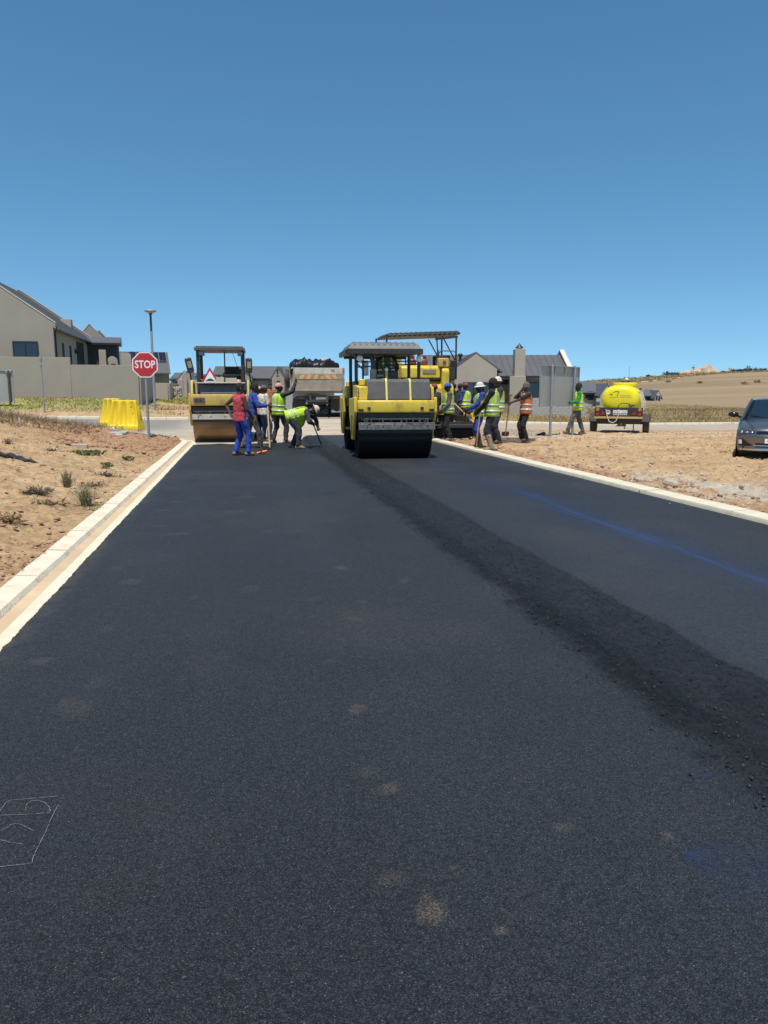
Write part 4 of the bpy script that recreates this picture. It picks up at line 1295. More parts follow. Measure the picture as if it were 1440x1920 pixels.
# ---- ridge: rocks, bushes, poles
def ridge_things():
    def ray_hit(px, py, rmin=150):
        return gp(px, py)
    # granite outcrop
    az = lambda px: (px - 720) / FPX
    def ridge_pt(px):
        Y = 430 / math.hypot(1, az(px)); x = az(px) * Y
        return Vector((x, Y, tz(x, Y)))
    o = thing('rock_outcrop', 'pale granite outcrop on the crest of the far hill', 'rocks', ridge_pt(1307))
    base = o.location.copy()
    specs = [(1268, 3.0, 1.2), (1276, 3.6, 1.7), (1285, 3.4, 1.9), (1292, 3.0, 2.2), (1299, 3.3, 2.8), (1306, 2.8, 3.3), (1312, 3.6, 4.2), (1318, 3.6, 4.6), (1324, 3.2, 3.2), (1331, 2.8, 1.6), (1302, 3, 1.8), (1315, 4, 2.2)]
    for px, w, hh in specs:
        p = ridge_pt(px)
        b = MB(); b.ball((0, 0, 0), w * .75, w * .8, hh, 9, 6)
        b.v = [(x * random.uniform(.75, 1.15), y * random.uniform(.75, 1.15), z * random.uniform(.78, 1.1)) for x, y, z in b.v]
        q = b.build('boulder', M['ridge_rock'], o, smooth=25); q.location = p - base + Vector((0, random.uniform(-2, 2), .1))
    p = ridge_pt(1355)
    b = MB(); b.ball((0, 0, 0), 1.6, 1.6, 1.6, 8, 6); b.ball((.4, 0, 1.6), .8, .8, .9, 8, 6)
    b.v = [(x * random.uniform(.8, 1.15), y * random.uniform(.8, 1.15), z * random.uniform(.85, 1.1)) for x, y, z in b.v]
    q = b.build('boulder', M['ridge_rock'], smooth=25); q.location = p; tag(q, 'small stacked boulder on the far crest, right of the granite outcrop', 'rock')
    lab = {1246: 'dark low bush on the far crest, left of the outcrop', 1262: 'small dark shrub on the far crest beside the outcrop', 1368: 'dark spreading bush on the far crest, right of the stacked boulder', 1392: 'rounded taller bush on the far crest above the car', 1411: 'flat dark bush at the right end of the far crest', 1380: 'low dark bush between two larger ones on the far crest', 1344: 'tiny bush on the far crest just right of the outcrop', 1207: 'lone tiny shrub on the low left part of the far crest'}
    for px, w, hh in ((1246, 5.0, 2.2), (1262, 2.4, 1.4), (1368, 3.6, 1.6), (1392, 3.8, 3.0), (1411, 4.4, 2.0), (1380, 2.6, 1.7), (1344, 1.2, 1.0), (1207, 1.2, .8)):
        p = ridge_pt(px)
        vs, fs = [], []
        k = 0
        for i in range(int(240 * max(.35, w / 4))):
            u = rng.normal(size=3); u /= np.linalg.norm(u); rr = rng.random() ** .4
            c = u * rr * [w, w, hh] * .95; c[2] = abs(c[2]) * (.75 + .25 * math.sin(c[0] * 2.1 + px)) + .1
            a = rng.normal(size=(3, 3)) * .33
            vs.extend((a + c).tolist()); fs.append((k, k + 1, k + 2)); k += 3
        b = MB(); b.add(vs, fs)
        t = thing('bush', lab[px], 'bush', p, group='bushes on the far crest')
        b.build('foliage', M['bush'], t, smooth=0)
        tb = MB()
        for i in range(4):
            tb.tube([(0, 0, -.3), (random.uniform(-.5, .5) * w, random.uniform(-.4, .4) * w, hh * .6)], [.12, .04], 5)
        tb.build('stem', M['twig'], t)
    for px, top, kind in ((1172, 687, 0), (1272.5, 694, 0), (1289.5, 683, 2), (1360, 690, 1), (1434.5, 688, 1)):
        p = ridge_pt(px)
        hh = at(px, top, p.y).z - p.z
        t = thing('utility_pole', {1172: 'thin pole on the far crest, just above the yellow tank', 1272.5: 'thin pole on the far crest, left of the outcrop', 1289.5: 'mast with a dark dish on the far crest behind the outcrop', 1360: 'thin pole with a crossarm on the far crest beside the stacked boulder', 1434.5: 'pole with a crossarm and stay on the far crest at the right edge'}[px], 'pole', p, group='poles on the far crest')
        b = MB(); b.cyl((0, 0, -1), (0, 0, hh), .13, .10, 6); b.build('post', M['pole'], t)
        if kind == 1:
            b = MB(); b.box((0, 0, hh - .4), (1.6, .12, .12)); b.build('crossarm', M['pole'], t)
        if kind == 2:
            b = MB(); b.turn([(.2, 0), (.9, .25), (.95, .5)], (0, 0, hh * .55)); b.build('dish', M['black'], t)
            b = MB(); b.tube([(-.5, 0, hh - 1.2), (.5, 0, hh - 1.2)], .05, 4); b.build('aerial', M['pole'], t)
        if px == 1434.5:
            b = MB(); b.tube([(0, 0, hh * .9), (-9, 0, .3)], .05, 4); b.build('stay_wire', M['pole'], t)
    # scrub that covers the rough ground below the crest, too dense to count
    vs, fs = [], []
    for i in range(900):
        a_ = .24 + .30 * rng.random(); r0 = float(np.interp(a_, [.2, .30, .34, .40, .45, .52], [190, 268, 310, 360, 405, 418])); r1 = 436
        r_ = r0 + (r1 - r0) * rng.random(); Y = r_ / math.hypot(1, a_); x = a_ * Y; z = tz(x, Y)
        w = .35 + .9 * rng.random() ** 2
        for q in range(14):
            u = rng.normal(size=3); u /= np.linalg.norm(u); c = u * w * rng.random() ** .4; c[2] = abs(c[2]) * .7
            k = len(vs); vs.extend((rng.normal(size=(3, 3)) * .22 + c + [x, Y, z]).tolist()); fs.append((k, k + 1, k + 2))
    b = MB(); b.add(vs, fs); q = b.build('ridge_scrub', M['grassolive'], smooth=0); tag(q, 'low olive scrub covering the rough ground along the far crest', 'scrub', kind='stuff')
    # lone shrubs in the field
    for px, py, w in ((1421, 718, 1.3), (1396, 721, 1.4), (1312, 719, 1.0), (1253, 717, 1.2)):
        p = gp(px, py)
        b = MB(); vs, fs = [], []
        for i in range(90):
            u = rng.normal(size=3); u /= np.linalg.norm(u); c = u * w * rng.random() ** .4; c[2] = abs(c[2]) * .7 + .1
            vs.extend((rng.normal(size=(3, 3)) * .2 + c).tolist()); fs.append((3 * i, 3 * i + 1, 3 * i + 2))
        b.add(vs, fs); q = b.build('field_shrub', M['grassbrown'], smooth=0); q.location = p
        tag(q, 'dark %s shrub alone on the tan hillside, %s' % (('round', 'flat', 'small', 'low', 'wide')[(1421, 1396, 1312, 1253, 1240).index(px)], {1421: 'farthest right of them', 1396: 'left of the rightmost one', 1312: 'below the granite outcrop', 1253: 'beside the pale farm track', 1240: 'at the foot of the hill near the white house'}[px]), 'shrub', 'shrubs on the hillside')


ridge_things()
# ------------------------------------------------------------------ lettering
def letters(text, size, m, parent=None, name='lettering', sx=1.0, ext=.002, bold=0.0):
    """flat print: text lying in local XZ, facing -Y, centred"""
    cu = bpy.data.curves.new(name, 'FONT'); cu.body = text; cu.size = size; cu.align_x = 'CENTER'; cu.align_y = 'CENTER'
    cu.extrude = ext; cu.offset = bold; cu.resolution_u = 3
    o = bpy.data.objects.new('tmp_text', cu); COL.objects.link(o)
    bpy.context.view_layer.update()
    me = bpy.data.meshes.new_from_object(o.evaluated_get(bpy.context.evaluated_depsgraph_get()))
    bpy.data.objects.remove(o); bpy.data.curves.remove(cu)
    co = np.zeros(len(me.vertices) * 3); me.vertices.foreach_get('co', co); co = co.reshape(-1, 3)
    co = np.stack([co[:, 0] * sx, -co[:, 2], co[:, 1]], -1)
    me.vertices.foreach_set('co', co.ravel()); me.materials.clear(); me.materials.append(M[m]); me.update()
    q = bpy.data.objects.new(name, me); COL.objects.link(q)
    if parent is not None: q.parent = parent
    return q


def bx(par, name, m, c, d, bev=.012, rot=(0, 0, 0)):
    b = MB(); b.box(c, d, rot); return b.build(name, M[m], par, bev=bev)


# ------------------------------------------------------------------ tandem roller
def roller(label, loc, rz, near):
    t = thing('road_roller', label, 'road roller', loc, rz, 'tandem rollers')
    yel = 'yellow' if near else 'dyellow'
    for e in (-1, 1):
        yc = e * 1.42
        dm = 'tarry' if (near) else 'drumtan'
        b = MB(); r = .60; w = .84
        b.turn([(.34, -w + .10), (.54, -w + .07), (.575, -w), (r - .006, -w + .003), (r, -w + .02), (r, w - .02), (r - .006, w - .003), (.575, w), (.54, w - .07), (.34, w - .10)], (0, yc, r), 'x', 56)
        d = b.build('drum', M[dm], t, smooth=30)
        b = MB()
        for sx in (-1, 1):
            b.turn([(.17, sx * (w - .11)), (.17, sx * (w + .02)), (.09, sx * (w + .05))], (0, yc, r), 'x', 14)
            for k in range(6):
                a = k * R(60); b.cyl((sx * (w - .09), yc + .13 * math.cos(a), r + .13 * math.sin(a)), (sx * (w + .035), yc + .13 * math.cos(a), r + .13 * math.sin(a)), .018, n=6)
        b.build('hub', M['greasy'], d)
        # side arms of the yoke
        for sx in (-1, 1):
            b = MB()
            if near:
                poly = [(yc + e * .58, 1.40), (yc + e * .60, 1.06), (yc + e * .34, .78), (yc + e * .16, .42), (yc - e * .16, .42), (yc - e * .40, .80), (yc - e * .66, 1.0), (yc - e * .66, 1.36)]
            else:
                poly = [(yc + e * .56, 1.46), (yc + e * .58, .92), (yc + e * .26, .80), (yc + e * .12, .46), (yc - e * .14, .46), (yc - e * .34, .80), (yc - e * .6, .96), (yc - e * .6, 1.42)]
            b.prism(poly, 'x', sx * .875, sx * .945)
            a_ = b.build('side_arm', M[yel], t, bev=.02)
            b = MB(); b.prism([(yc + .07, .98), (yc + .12, .52), (yc + .05, .52), (yc, .98)], 'x', sx * .946, sx * .952)
            b.prism([(yc - .12, .98), (yc - .07, .52), (yc - .14, .52), (yc - .19, .98)], 'x', sx * .946, sx * .952)
            b.build('arm_slot', M['black'], a_)
        # cross beam (yellow), hood with moulded fields
        zt, zb = (1.33, 1.05) if near else (1.42, 1.08)
        zh = 1.80 if near else 1.74
        b = MB(); b.prism([(yc + e * .66, zb), (yc + e * .68, zb + .20), (yc + e * .66, zt), (yc - e * .55, zt), (yc - e * .55, zb + .1), (yc + e * .4, zb)], 'x', -.872, .872)
        bm_ = b.build('cross_beam', M[yel], t, bev=.025)
        b = MB()
        for px in ((-.62, -.80, .58, .80) if near else ()):
            b.box((px, yc + e * .668, zb + (.10 if abs(px) < .7 else .06)), (.07 if abs(px) < .7 else .11, .03, .06))
        if near:
            b.build('socket', M['black'], bm_)
        else:
            b = MB(); b.box((-.62, yc + e * .672, zb + .17), (.34, .04, .15)); b.build('lamp_panel', M['hood'], bm_, bev=.01)
            b = MB(); b.cyl((-.70, yc + e * .69, zb + .17), (-.70, yc + e * .70, zb + .17), .035); b.cyl((-.58, yc + e * .69, zb + .17), (-.58, yc + e * .70, zb + .17), .035); b.build('lamp', M['black'], bm_)
        x0 = .66 if near else .60
        fields = 3 if near else 4
        b = MB()
        b.prism([(yc + e * .60, zt + .003), (yc + e * .50, zh - .06), (yc + e * .42, zh), (yc - e * .55, zh), (yc - e * .55, zt + .003)], 'x', -x0 - .0, x0 + .14 if near else x0 + .1)
        hd = b.build('hood', M['hood' if near else 'canopy'], t, bev=.035, seg=3)
        ribs = (-.21, .33) if near else (-.26, .02, .32)
        for rx in ribs:
            b = MB(); w_ = .022 if near else .008
            b.prism([(yc + e * .612, zt - (.0 if near else -.01)), (yc + e * .512, zh - .05), (yc + e * .43, zh + .014), (yc - e * .30, zh + .014), (yc - e * .30, zh - .02), (yc + e * .3, zh - .1), (yc + e * .5, zt)], 'x', rx - w_, rx + w_)
            b.build('hood_strap', M['paleyellow' if near else 'canopy'], hd, bev=.006)
        for sx in (-1, 1):
            if near:
                b = MB(); xo = sx * .745 if sx < 0 else .84
                wd = .23 if sx < 0 else .065
                b.prism([(yc + e * .58, zt + .003), (yc + e * .55, zt + .30), (yc - e * .1, zt + .34), (yc - e * .5, zt + .34), (yc - e * .5, zt + .003)], 'x', xo - wd / 2 if sx < 0 else .81, xo + wd / 2 if sx < 0 else .872)
                c_ = b.build('corner_box', M[yel], t, bev=.02)
                if sx < 0:
                    b = MB()
                    for k in range(3): b.box((xo - .10, yc + e * .585, zt + .08 + k * .09), (.02, .03, .03))
                    b.build('bolt', M['greasy'], c_)
                    bx(c_, 'cap', yel, (xo + .02, yc + e * .2, zt + .40), (.14, .2, .14), .02)
            else:
                b = MB(); b.prism([(yc + e * .56, zt + .003), (yc + e * .50, zt + .42), (yc - e * .3, zt + .42), (yc - e * .3, zt + .003)], 'x', sx * .80 if sx > 0 else -.865, sx * .865 if sx > 0 else -.80)
                b.build('corner_box', M['paleyellow'], t, bev=.02)
        if not near:
            bx(t, 'top_plate', 'offwhite', (0, yc + e * .1, zh + .022), (1.5, 1.15, .035), .01)
        # scraper, spray bar, hoses and the dark bay under the beam
        b = MB(); b.box((0, yc + e * .40, .97), (1.72, .36, .17)); b.build('underside_tray', M['black'], t, bev=.02)
        b = MB(); b.tube([(-.80, yc + e * .60, .91), (.80, yc + e * .60, .91)], .022)
        for k in range(6):
            xx = -.62 + k * .25; b.cyl((xx, yc + e * .60, .91), (xx, yc + e * .565, .85), .014, n=6)
        b.build('spray_bar', M['greasy'], t)
        b = MB(); b.box((.02, yc + e * .635, .735), (1.74, .03, .13)); b.box((.02, yc + e * .62, .815), (1.74, .06, .03))
        sc = b.build('scraper', M['scraper'] if near else M['offwhite'], t, bev=.006)
        b = MB(); b.box((0, yc + e * .615, .64), (1.66, .012, .09), (e * -.35, 0, 0)); b.build('scraper_blade', M['blackm'], sc)
        b = MB()
        for xx in (-.66, -.3, .12, .55, .72):
            b.box((xx, yc + e * .60, .84), (.035, .05, .16)); b.cyl((xx, yc + e * .66, .76), (xx, yc + e * .64, .76), .02, n=6)
        b.build('bracket', M['greasy'], sc, bev=.004)
        b = MB()
        for xx, s_ in ((-.75, 1), (.70, -1), (.2, 1)):
            b.tube([(xx, yc + e * .60, .93), (xx + s_ * .06, yc + e * .64, .82), (xx + s_ * .16, yc + e * .645, .80), (xx + s_ * .22, yc + e * .61, .95)], .014, 6)
        b.build('hose', M['blackm'], t)
        if near and e < 0:
            b = MB(); b.ball((-.83, yc + e * .55, 1.03 + .55), .01); 
    # middle: frame, pivot, platform
    b = MB(); b.prism([(-.78, .62), (-.78, 1.30), (.78, 1.30), (.78, .62), (.55, .48), (-.55, .48)], 'x', -.55, .55); b.build('frame', M['black'], t, bev=.02)
    b = MB(); b.box((0, 0, 1.34), (1.66, 1.56, .07)); b.build('platform', M['black'], t, bev=.01)
    for sx in (-1, 1):
        b = MB(); b.prism([(-.62, .55), (-.70, 1.30), (.70, 1.30), (.62, .55)], 'x', sx * .60, sx * .78); b.build('side_panel', M[yel], t, bev=.03)
        b = MB(); b.box((sx * .86, .0, .62), (.16, .5, .04)); b.tube([(sx * .80, -.2, .62), (sx * .80, -.2, 1.0)], .02); b.tube([(sx * .80, .2, .62), (sx * .80, .2, 1.0)], .02); b.build('step', M['black'], t)
    # seat, console, wheel
    sxs = .12 if near else .28
    seat = MB(); seat.box((sxs, .28, 1.78), (.52, .48, .14)); sb = seat.build('seat', M['blackm'], t, bev=.05, seg=3)
    b = MB(); b.box((sxs, .56, 2.05), (.50, .13, .56), (-.12, 0, 0)); b.build('backrest', M['blackm'], sb, bev=.05, seg=3)
    b = MB(); b.box((sxs, .28, 1.54), (.36, .36, .36)); b.build('seat_base', M['black'], t, bev=.02)
    b = MB(); b.box((sxs, -.35, 1.72), (.36, .24, .62), (.15, 0, 0)); cn = b.build('console', M['hood'], t, bev=.04)
    b = MB()
    ring = [(sxs + .19 * math.cos(k * R(24)), -.22 + .15 * math.sin(k * R(24)), 2.08 + .10 * math.sin(k * R(24))) for k in range(16)]
    b.tube(ring, .016, 6); b.tube([(sxs, -.34, 1.98), (sxs, -.22, 2.08)], .025); b.tube([ring[0], ring[7]], .012, 5); b.build('steering_wheel', M['black'], cn)
    # posts and roof
    zr = 2.42 if near else 2.78
    for sx in (-1, 1):
        for sy in (-1, 1):
            b = MB()
            if near:
                b.tube([(sx * .76, sy * .70, 1.3), (sx * .76, sy * .70, zr)], .042, 8)
            else:
                b.box((sx * .69 - .03, sy * .72, (1.3 + zr) / 2), (.10, .10, zr - 1.3))
            b.build('post', M['black'], t, bev=0 if near else .015)
    if near:
        w, l = .87, .98
        b = MB()
        # dished plastic canopy: a ribbed top with a lip folded outwards
        b.loft([[(-w, -l, 2.48), (w, -l, 2.48), (w, l, 2.48), (-w, l, 2.48)], [(-w - .03, -l - .03, 2.51), (w + .03, -l - .03, 2.51), (w + .03, l + .03, 2.51), (-w - .03, l + .03, 2.51)],
                [(-w + .06, -l + .10, 2.70), (w - .06, -l + .10, 2.70), (w - .06, l - .10, 2.70), (-w + .06, l - .10, 2.70)], [(-w + .14, -l + .2, 2.735), (w - .14, -l + .2, 2.735), (w - .14, l - .2, 2.735), (-w + .14, l - .2, 2.735)]])
        b.v = [(x - .10, y, z - .06) for x, y, z in b.v]
        cp = b.build('canopy', M['canopy'], t, bev=.02)
        n = 11
        b = MB()
        for k in range(n):
            xx = -w + .16 + (2 * w - .32) * k / (n - 1)
            b.prism([(-l + .055, 2.60), (-l + .085, 2.70), (-l + .20, 2.748), (l - .2, 2.748), (l - .2, 2.71), (-l + .2, 2.69)], 'x', xx - .035, xx + .035)
        b.v = [(x - .10, y, z - .06) for x, y, z in b.v]; b.build('canopy_rib', M['canopy'], cp, bev=.012)
        b = MB(); b.box((-.1, -l - .02, 2.455), (2 * w + .05, .13, .13)); b.box((-.1 - w - .02, .06, 2.455), (.08, 2 * l - .02, .12)); b.box((-.1, l - .1, 2.40), (2 * w - .1, .07, .08)); b.box((-.1, 0, 2.41), (.07, 2 * l - .1, .06)); b.build('canopy_frame', M['black'], cp, bev=.01)
        for sx in (-1, 1):
            b = MB(); b.cyl((sx * .72 + .04, -.80, 2.30), (sx * .72 + .04, -.70, 2.30), .085, .06); lp = b.build('work_light', M['black'], t)
            b = MB(); b.ball((sx * .72 + .04, -.80, 2.30), .08, .03, .08, 12, 6); b.build('lens', M['lampwhite'], lp)
        b = MB(); b.tube([(-.36, -.78, 1.72), (-.36, -.78, 2.05)], .085, 10); ex0 = b.build('exhaust_muffler', M['tipper'], t)
        b = MB(); b.tube([(-.36, -.78, 2.05), (-.36, -.78, 2.22), (-.40, -.78, 2.34), (-.50, -.78, 2.41), (-.66, -.78, 2.42)], .06, 9); b.build('exhaust_pipe', M['black'], ex0)
        b = MB(); b.tube([(-.76, -.70, 2.10), (.76, -.70, 2.18)], .016, 6); b.tube([(-.76, -.70, 2.22), (.76, -.70, 2.25)], .016, 6); b.tube([(-.60, -.72, 1.3), (-.60, -.72, 2.46)], .024, 6); b.tube([(-.76, -.70, 2.20), (-.60, -.72, 2.05), (-.60, -.72, 1.8)], .02, 6); b.build('handrail', M['black'], t)
        b = MB(); b.tube([(-.05, -.85, 1.80), (-.05, -.85, 2.02)], .03, 8); b.build('filler_pipe', M['yellow'], t)
        b = MB(); b.ball((-.05, -.85, 2.04), .04, .04, .05); b.build('beacon', M['lampwhite'], t)
        bx(t, 'side_mirror', 'signwhite', (-.52, -.60, 2.08), (.14, .04, .36), .02)
    else:
        b = MB(); b.box((-.04, 0, zr + .05), (1.56, 1.78, .09)); b.box((-.04, -.80, zr + .115), (1.46, .1, .045)); 
        for k in range(9): b.box((-.68 + k * .16, 0, zr + .11), (.10, 1.6, .04))
        rf = b.build('canopy', M['hood'], t, bev=.012)
        for sx in (-1, 1):
            b = MB(); b.box((sx * .60, -.82, zr - .10), (.17, .1, .13)); lp = b.build('work_light', M['black'], t, bev=.02)
            b = MB(); b.box((sx * .60, -.872, zr - .10), (.13, .01, .09)); b.build('lens', M['headl'], lp)
            # mirrors on bent arms
            b = MB(); b.tube([(sx * .80, -.72, 1.30), (sx * .92, -.86, 1.75), ((.86 if sx > 0 else -.97), -.90, 2.1)], .025, 6); ar = b.build('mirror_arm', M['black'], t)
            b = MB(); b.box(((.86 if sx > 0 else -.97), -.92, 2.32), (.22, .10, .46), (0, sx * .22 if sx < 0 else 0, sx * -.35)); mi = b.build('mirror', M['black'], t, bev=.05, seg=3)
            b = MB(); b.box(((.87 if sx > 0 else -.96), -.98, 2.34), (.12, .012, .2), (0, sx * .22 if sx < 0 else 0, sx * -.35)); b.build('mirror_glass', M['tipper'], mi)
        b = MB(); b.tube([(-.58, -.70, 1.35), (-.58, -.70, 1.92), (-.52, -.70, 2.02), (.62, -.70, 2.02), (.68, -.70, 1.92), (.68, -.70, 1.35)], .022, 7); b.build('handrail', M['black'], t)
        b = MB(); b.tube([(.10, -.60, 1.9), (.10, -.60, zr)], .022, 6); b.tube([(.60, .4, 1.9), (.32, .5, zr)], .008, 5); b.tube([(-.70, -.6, 2.72), (-.55, -.6, 2.75), (-.50, -.6, 2.62)], .008, 5); b.build('stay_rod', M['black'], t)
        b = MB(); b.box((.38, .05, 1.98), (.58, .10, .52), (-.1, 0, 0)); b.box((.05, .02, 2.0), (.1, .1, .26)); b.build('cab_backrest', M['blackm'], t, bev=.05)
        for sx in (-1, 1):
            b = MB(); b.box((sx * .64, -.62, 1.62), (.16, .2, .56)); b.build('cab_pillar', M['black'], t, bev=.03)
    return t


P = gp(735, 858)
RL_NEAR_RZ = R(8.0)
def place_roller(px, py, rz):
    p = gp(px, py); d = Vector((-math.sin(rz), math.cos(rz)))
    return (p.x + d.x * 1.42, p.y + d.y * 1.42, tz(p.x + d.x * 1.0, p.y + d.y * 1.0) + .022)

nr = roller('yellow tandem roller with a black tarred drum and grey canopy, driver aboard', place_roller(735, 859, RL_NEAR_RZ), RL_NEAR_RZ, True)
lr = roller('yellow tandem roller with a tan drum and open black frame, nobody aboard', place_roller(418, 828, R(9.5)), R(9.5), False)


def hump_sign():
    o = thing('warning_sign', 'red triangular hump warning sign lying in the cab of the left roller', 'sign', (lr.location.x, lr.location.y, lr.location.z), lr.rotation_euler.z)
    b = MB(); c = (-.36, -.80, 1.92)
    w, h = .60, .52
    tri = lambda k: [(c[0] - w / 2 * k, c[2] - h / 3 * k), (c[0] + w / 2 * k, c[2] - h / 3 * k), (c[0], c[2] + h * 2 / 3 * k)]
    b.prism(tri(1), 'y', c[1], c[1] + .012); b.build('border', M['red'], o)
    b = MB(); b.prism(tri(.68), 'y', c[1] - .004, c[1] + .002); f = b.build('face', M['signwhite'], o)
    b = MB(); b.prism([(c[0] - .15, c[2] - .08)] + [(c[0] - .12 + .24 * k / 8, c[2] - .06 + .055 * math.sin(math.pi * k / 8)) for k in range(9)] + [(c[0] + .15, c[2] - .08)], 'y', c[1] - .008, c[1] - .005); b.build('hump_symbol', M['black'], f)
    for k, (x, w_, hh) in enumerate(((-.02, .24, .16), (.30, .34, .14))):
        q = bx(None, 'cardboard_box', 'box', (0, 0, 0), (w_, .28, hh), .008)
        mt = Matrix.Translation(lr.location) @ Matrix.Rotation(lr.rotation_euler.z, 4, 'Z')
        q.location = mt @ Vector((x, -1.35, 1.78 + hh / 2)); q.rotation_euler = (0, 0, lr.rotation_euler.z + .1 * k)
        tag(q, ('small cardboard box on the hood of the left roller, beside the hump sign', 'wide cardboard box on the hood of the left roller, below the seat back')[k], 'box', 'boxes on the left roller')


hump_sign()


# ------------------------------------------------------------------ paver
def paver():
    rz = R(13)
    p = at(772, 800, 26.8)
    t = thing('asphalt_paver', 'yellow asphalt paver with a tilted black canopy, half hidden behind the middle roller', 'paver', (p.x, p.y, tz(p.x, p.y) + .02), rz)
    # local: +Y drives forward, the screed trails at -Y
    for sx in (-1, 1):
        b = MB(); pr = [(2.1, .36), (2.0, .15), (1.8, .03), (-1.0, .03), (-1.25, .15), (-1.3, .36), (-1.2, .55), (-1.0, .66), (1.8, .66), (2.0, .56)]
        b.prism(pr, 'x', sx * .85, sx * 1.2); tr = b.build('track', M['blackm'], t, bev=.03)
        b = MB()
        for y in (1.7, .95, .35, -.25, -.95): b.cyl((sx * 1.19, y, .34), (sx * 1.23, y, .34), .22, n=14)
        b.build('track_wheel', M['greasy'], tr)
    b = MB(); b.prism([(-1.45, .72), (-1.45, 1.62), (-1.2, 1.86), (1.0, 1.86), (1.3, 1.5), (1.3, .72)], 'x', -1.10, 1.10); b.build('body', M['yellow'], t, bev=.05)
    for sx in (-1, 1):
        b = MB(); b.prism([(-1.1, .95), (-1.1, 1.5), (.7, 1.5), (.9, .95)], 'x', sx * 1.102, sx * 1.13); b.build('side_door', M['yellow'], t, bev=.02)
        b = MB(); b.prism([(-1.0, 1.58), (-.9, 1.76), (-.3, 1.76), (-.4, 1.58)], 'x', sx * 1.132, sx * 1.14); b.build('vent_grille', M['tipper'], t)
        b = MB(); b.prism([(1.4, .6), (1.4, 1.5), (3.0, 1.25), (3.0, .5)], 'x', sx * 1.1, sx * 1.2); b.build('hopper_wing', M['yellow'], t, bev=.02)
        # screed tow arm
        b = MB(); b.prism([(-2.6, .5), (-2.5, .72), (.9, .62), (.9, .45)], 'x', sx * 1.26, sx * 1.38); b.build('tow_arm', M['greasy'], t, bev=.01)
    b = MB(); b.box((0, 2.2, .75), (2.2, 1.5, .1)); b.build('hopper_floor', M['greasy'], t)
    # rear wall with panels, platform and consoles
    b = MB(); b.box((-.55, -1.475, 1.25), (.9, .05, .6)); b.build('rear_panel', M['yellow'], t, bev=.015)
    b = MB(); b.box((-.55, -1.51, 1.35), (.5, .03, .16)); b.build('vent_grille', M['tipper'], t, bev=.01)
    b = MB(); b.box((0, -.4, 1.90), (2.3, 1.9, .07)); b.build('platform', M['black'], t, bev=.01)
    b = MB(); b.prism([(-1.42, 1.936), (-1.40, 2.28), (-1.30, 2.36), (.4, 2.36), (.5, 1.936)], 'x', -.75, .62); eh = b.build('engine_hood', M['yellow'], t, bev=.04, seg=3)
    b = MB(); b.box((.22, -1.425, 2.16), (.46, .03, .14), (.06, 0, .0)); b.build('vent_grille', M['tipper'], eh, bev=.01)
    b = MB(); b.prism([(-1.47, 1.10), (-1.50, 2.18), (-1.40, 2.30), (-1.1, 2.30), (-1.1, 1.10)], 'x', .66, .92); b.build('side_column', M['yellow'], t, bev=.05, seg=3)
    for sx in (-1, 1):
        b = MB(); b.prism([(-1.08, 2.31 if sx > 0 else 1.935), (-1.12, 2.60), (-.85, 2.68), (-.6, 2.6), (-.55, 2.31 if sx > 0 else 1.935)], 'x', sx * .68, sx * 1.06); c = b.build('console', M['dyellow'], t, bev=.03)
        b = MB(); b.box((sx * .87, -.85, 2.68), (.42, .4, .09), (.1, 0, 0)); b.build('console_lid', M['black'], c, bev=.02)
        b = MB(); b.box((sx * 1.0, -.2, 2.25), (.45, .45, .12)); s_ = b.build('seat', M['blackm'], t, bev=.04)
        b = MB(); b.box((sx * 1.0, .05, 2.5), (.45, .1, .5)); b.build('backrest', M['blackm'], s_, bev=.04)
        b = MB(); b.tube([(sx * 1.22, -1.3, 1.93), (sx * 1.22, -1.3, 2.75), (sx * 1.15, -1.2, 2.86), (sx * .7, -1.2, 2.86), (sx * .55, -1.2, 2.7), (sx * .55, -1.2, 2.4)], .022, 6); b.tube([(sx * 1.22, -1.3, 2.35), (sx * 1.22, .5, 2.35), (sx * 1.22, .5, 1.93)], .022, 6); b.build('handrail', M['black'], t)
    b = MB(); b.box((.72, -1.34, 2.46), (.36, .22, .30)); b.build('control_box', M['dyellow'], t, bev=.03)
    b = MB(); b.cyl((.74, -1.45, 2.46), (.74, -1.47, 2.46), .06); b.build('dial', M['redbottle'], t)
    b = MB(); b.tube([(.9, -.2, 1.9), (.9, -.2, 2.95)], .05, 8); b.build('exhaust_pipe', M['white'], t)
    # canopy on slender posts, tilted
    b = MB()
    zc = 3.32
    rings = []
    for k, (dx, dz) in enumerate(((0, 0), (.02, .05), (-.04, .11), (-.14, .13))):
        w, l = 1.26 + dx, .85 + dx
        rings.append([(-w, -l - .3, zc + dz - .02), (w, -l - .3, zc + dz + .10), (w, l - .3, zc + dz + .10), (-w, l - .3, zc + dz - .02)])
    b.loft(rings); b.v = [(x + .12, y, z) for x, y, z in b.v]
    cp = b.build('canopy', M['black'], t, bev=.015)
    b = MB()
    for k in range(14):
        xx = -1.14 + 2.28 * k / 13; zz = zc + .04 + .06 * (xx / 1.26)
        b.box((xx, -.3, zz + .11), (.09, 1.6, .05)); b.box((xx, -1.16, zz + .06), (.08, .06, .12))
    b.v = [(x + .12, y, z) for x, y, z in b.v]; b.build('canopy_rib', M['hood'], cp, bev=.008)
    for x, y in ((-1.2, -1.15), (1.25, -1.15), (-1.2, .5), (1.25, .5)):
        b = MB(); b.tube([(x, y, 1.9), (x, y, zc + .04)], .032, 7); b.build('post', M['black'], t)
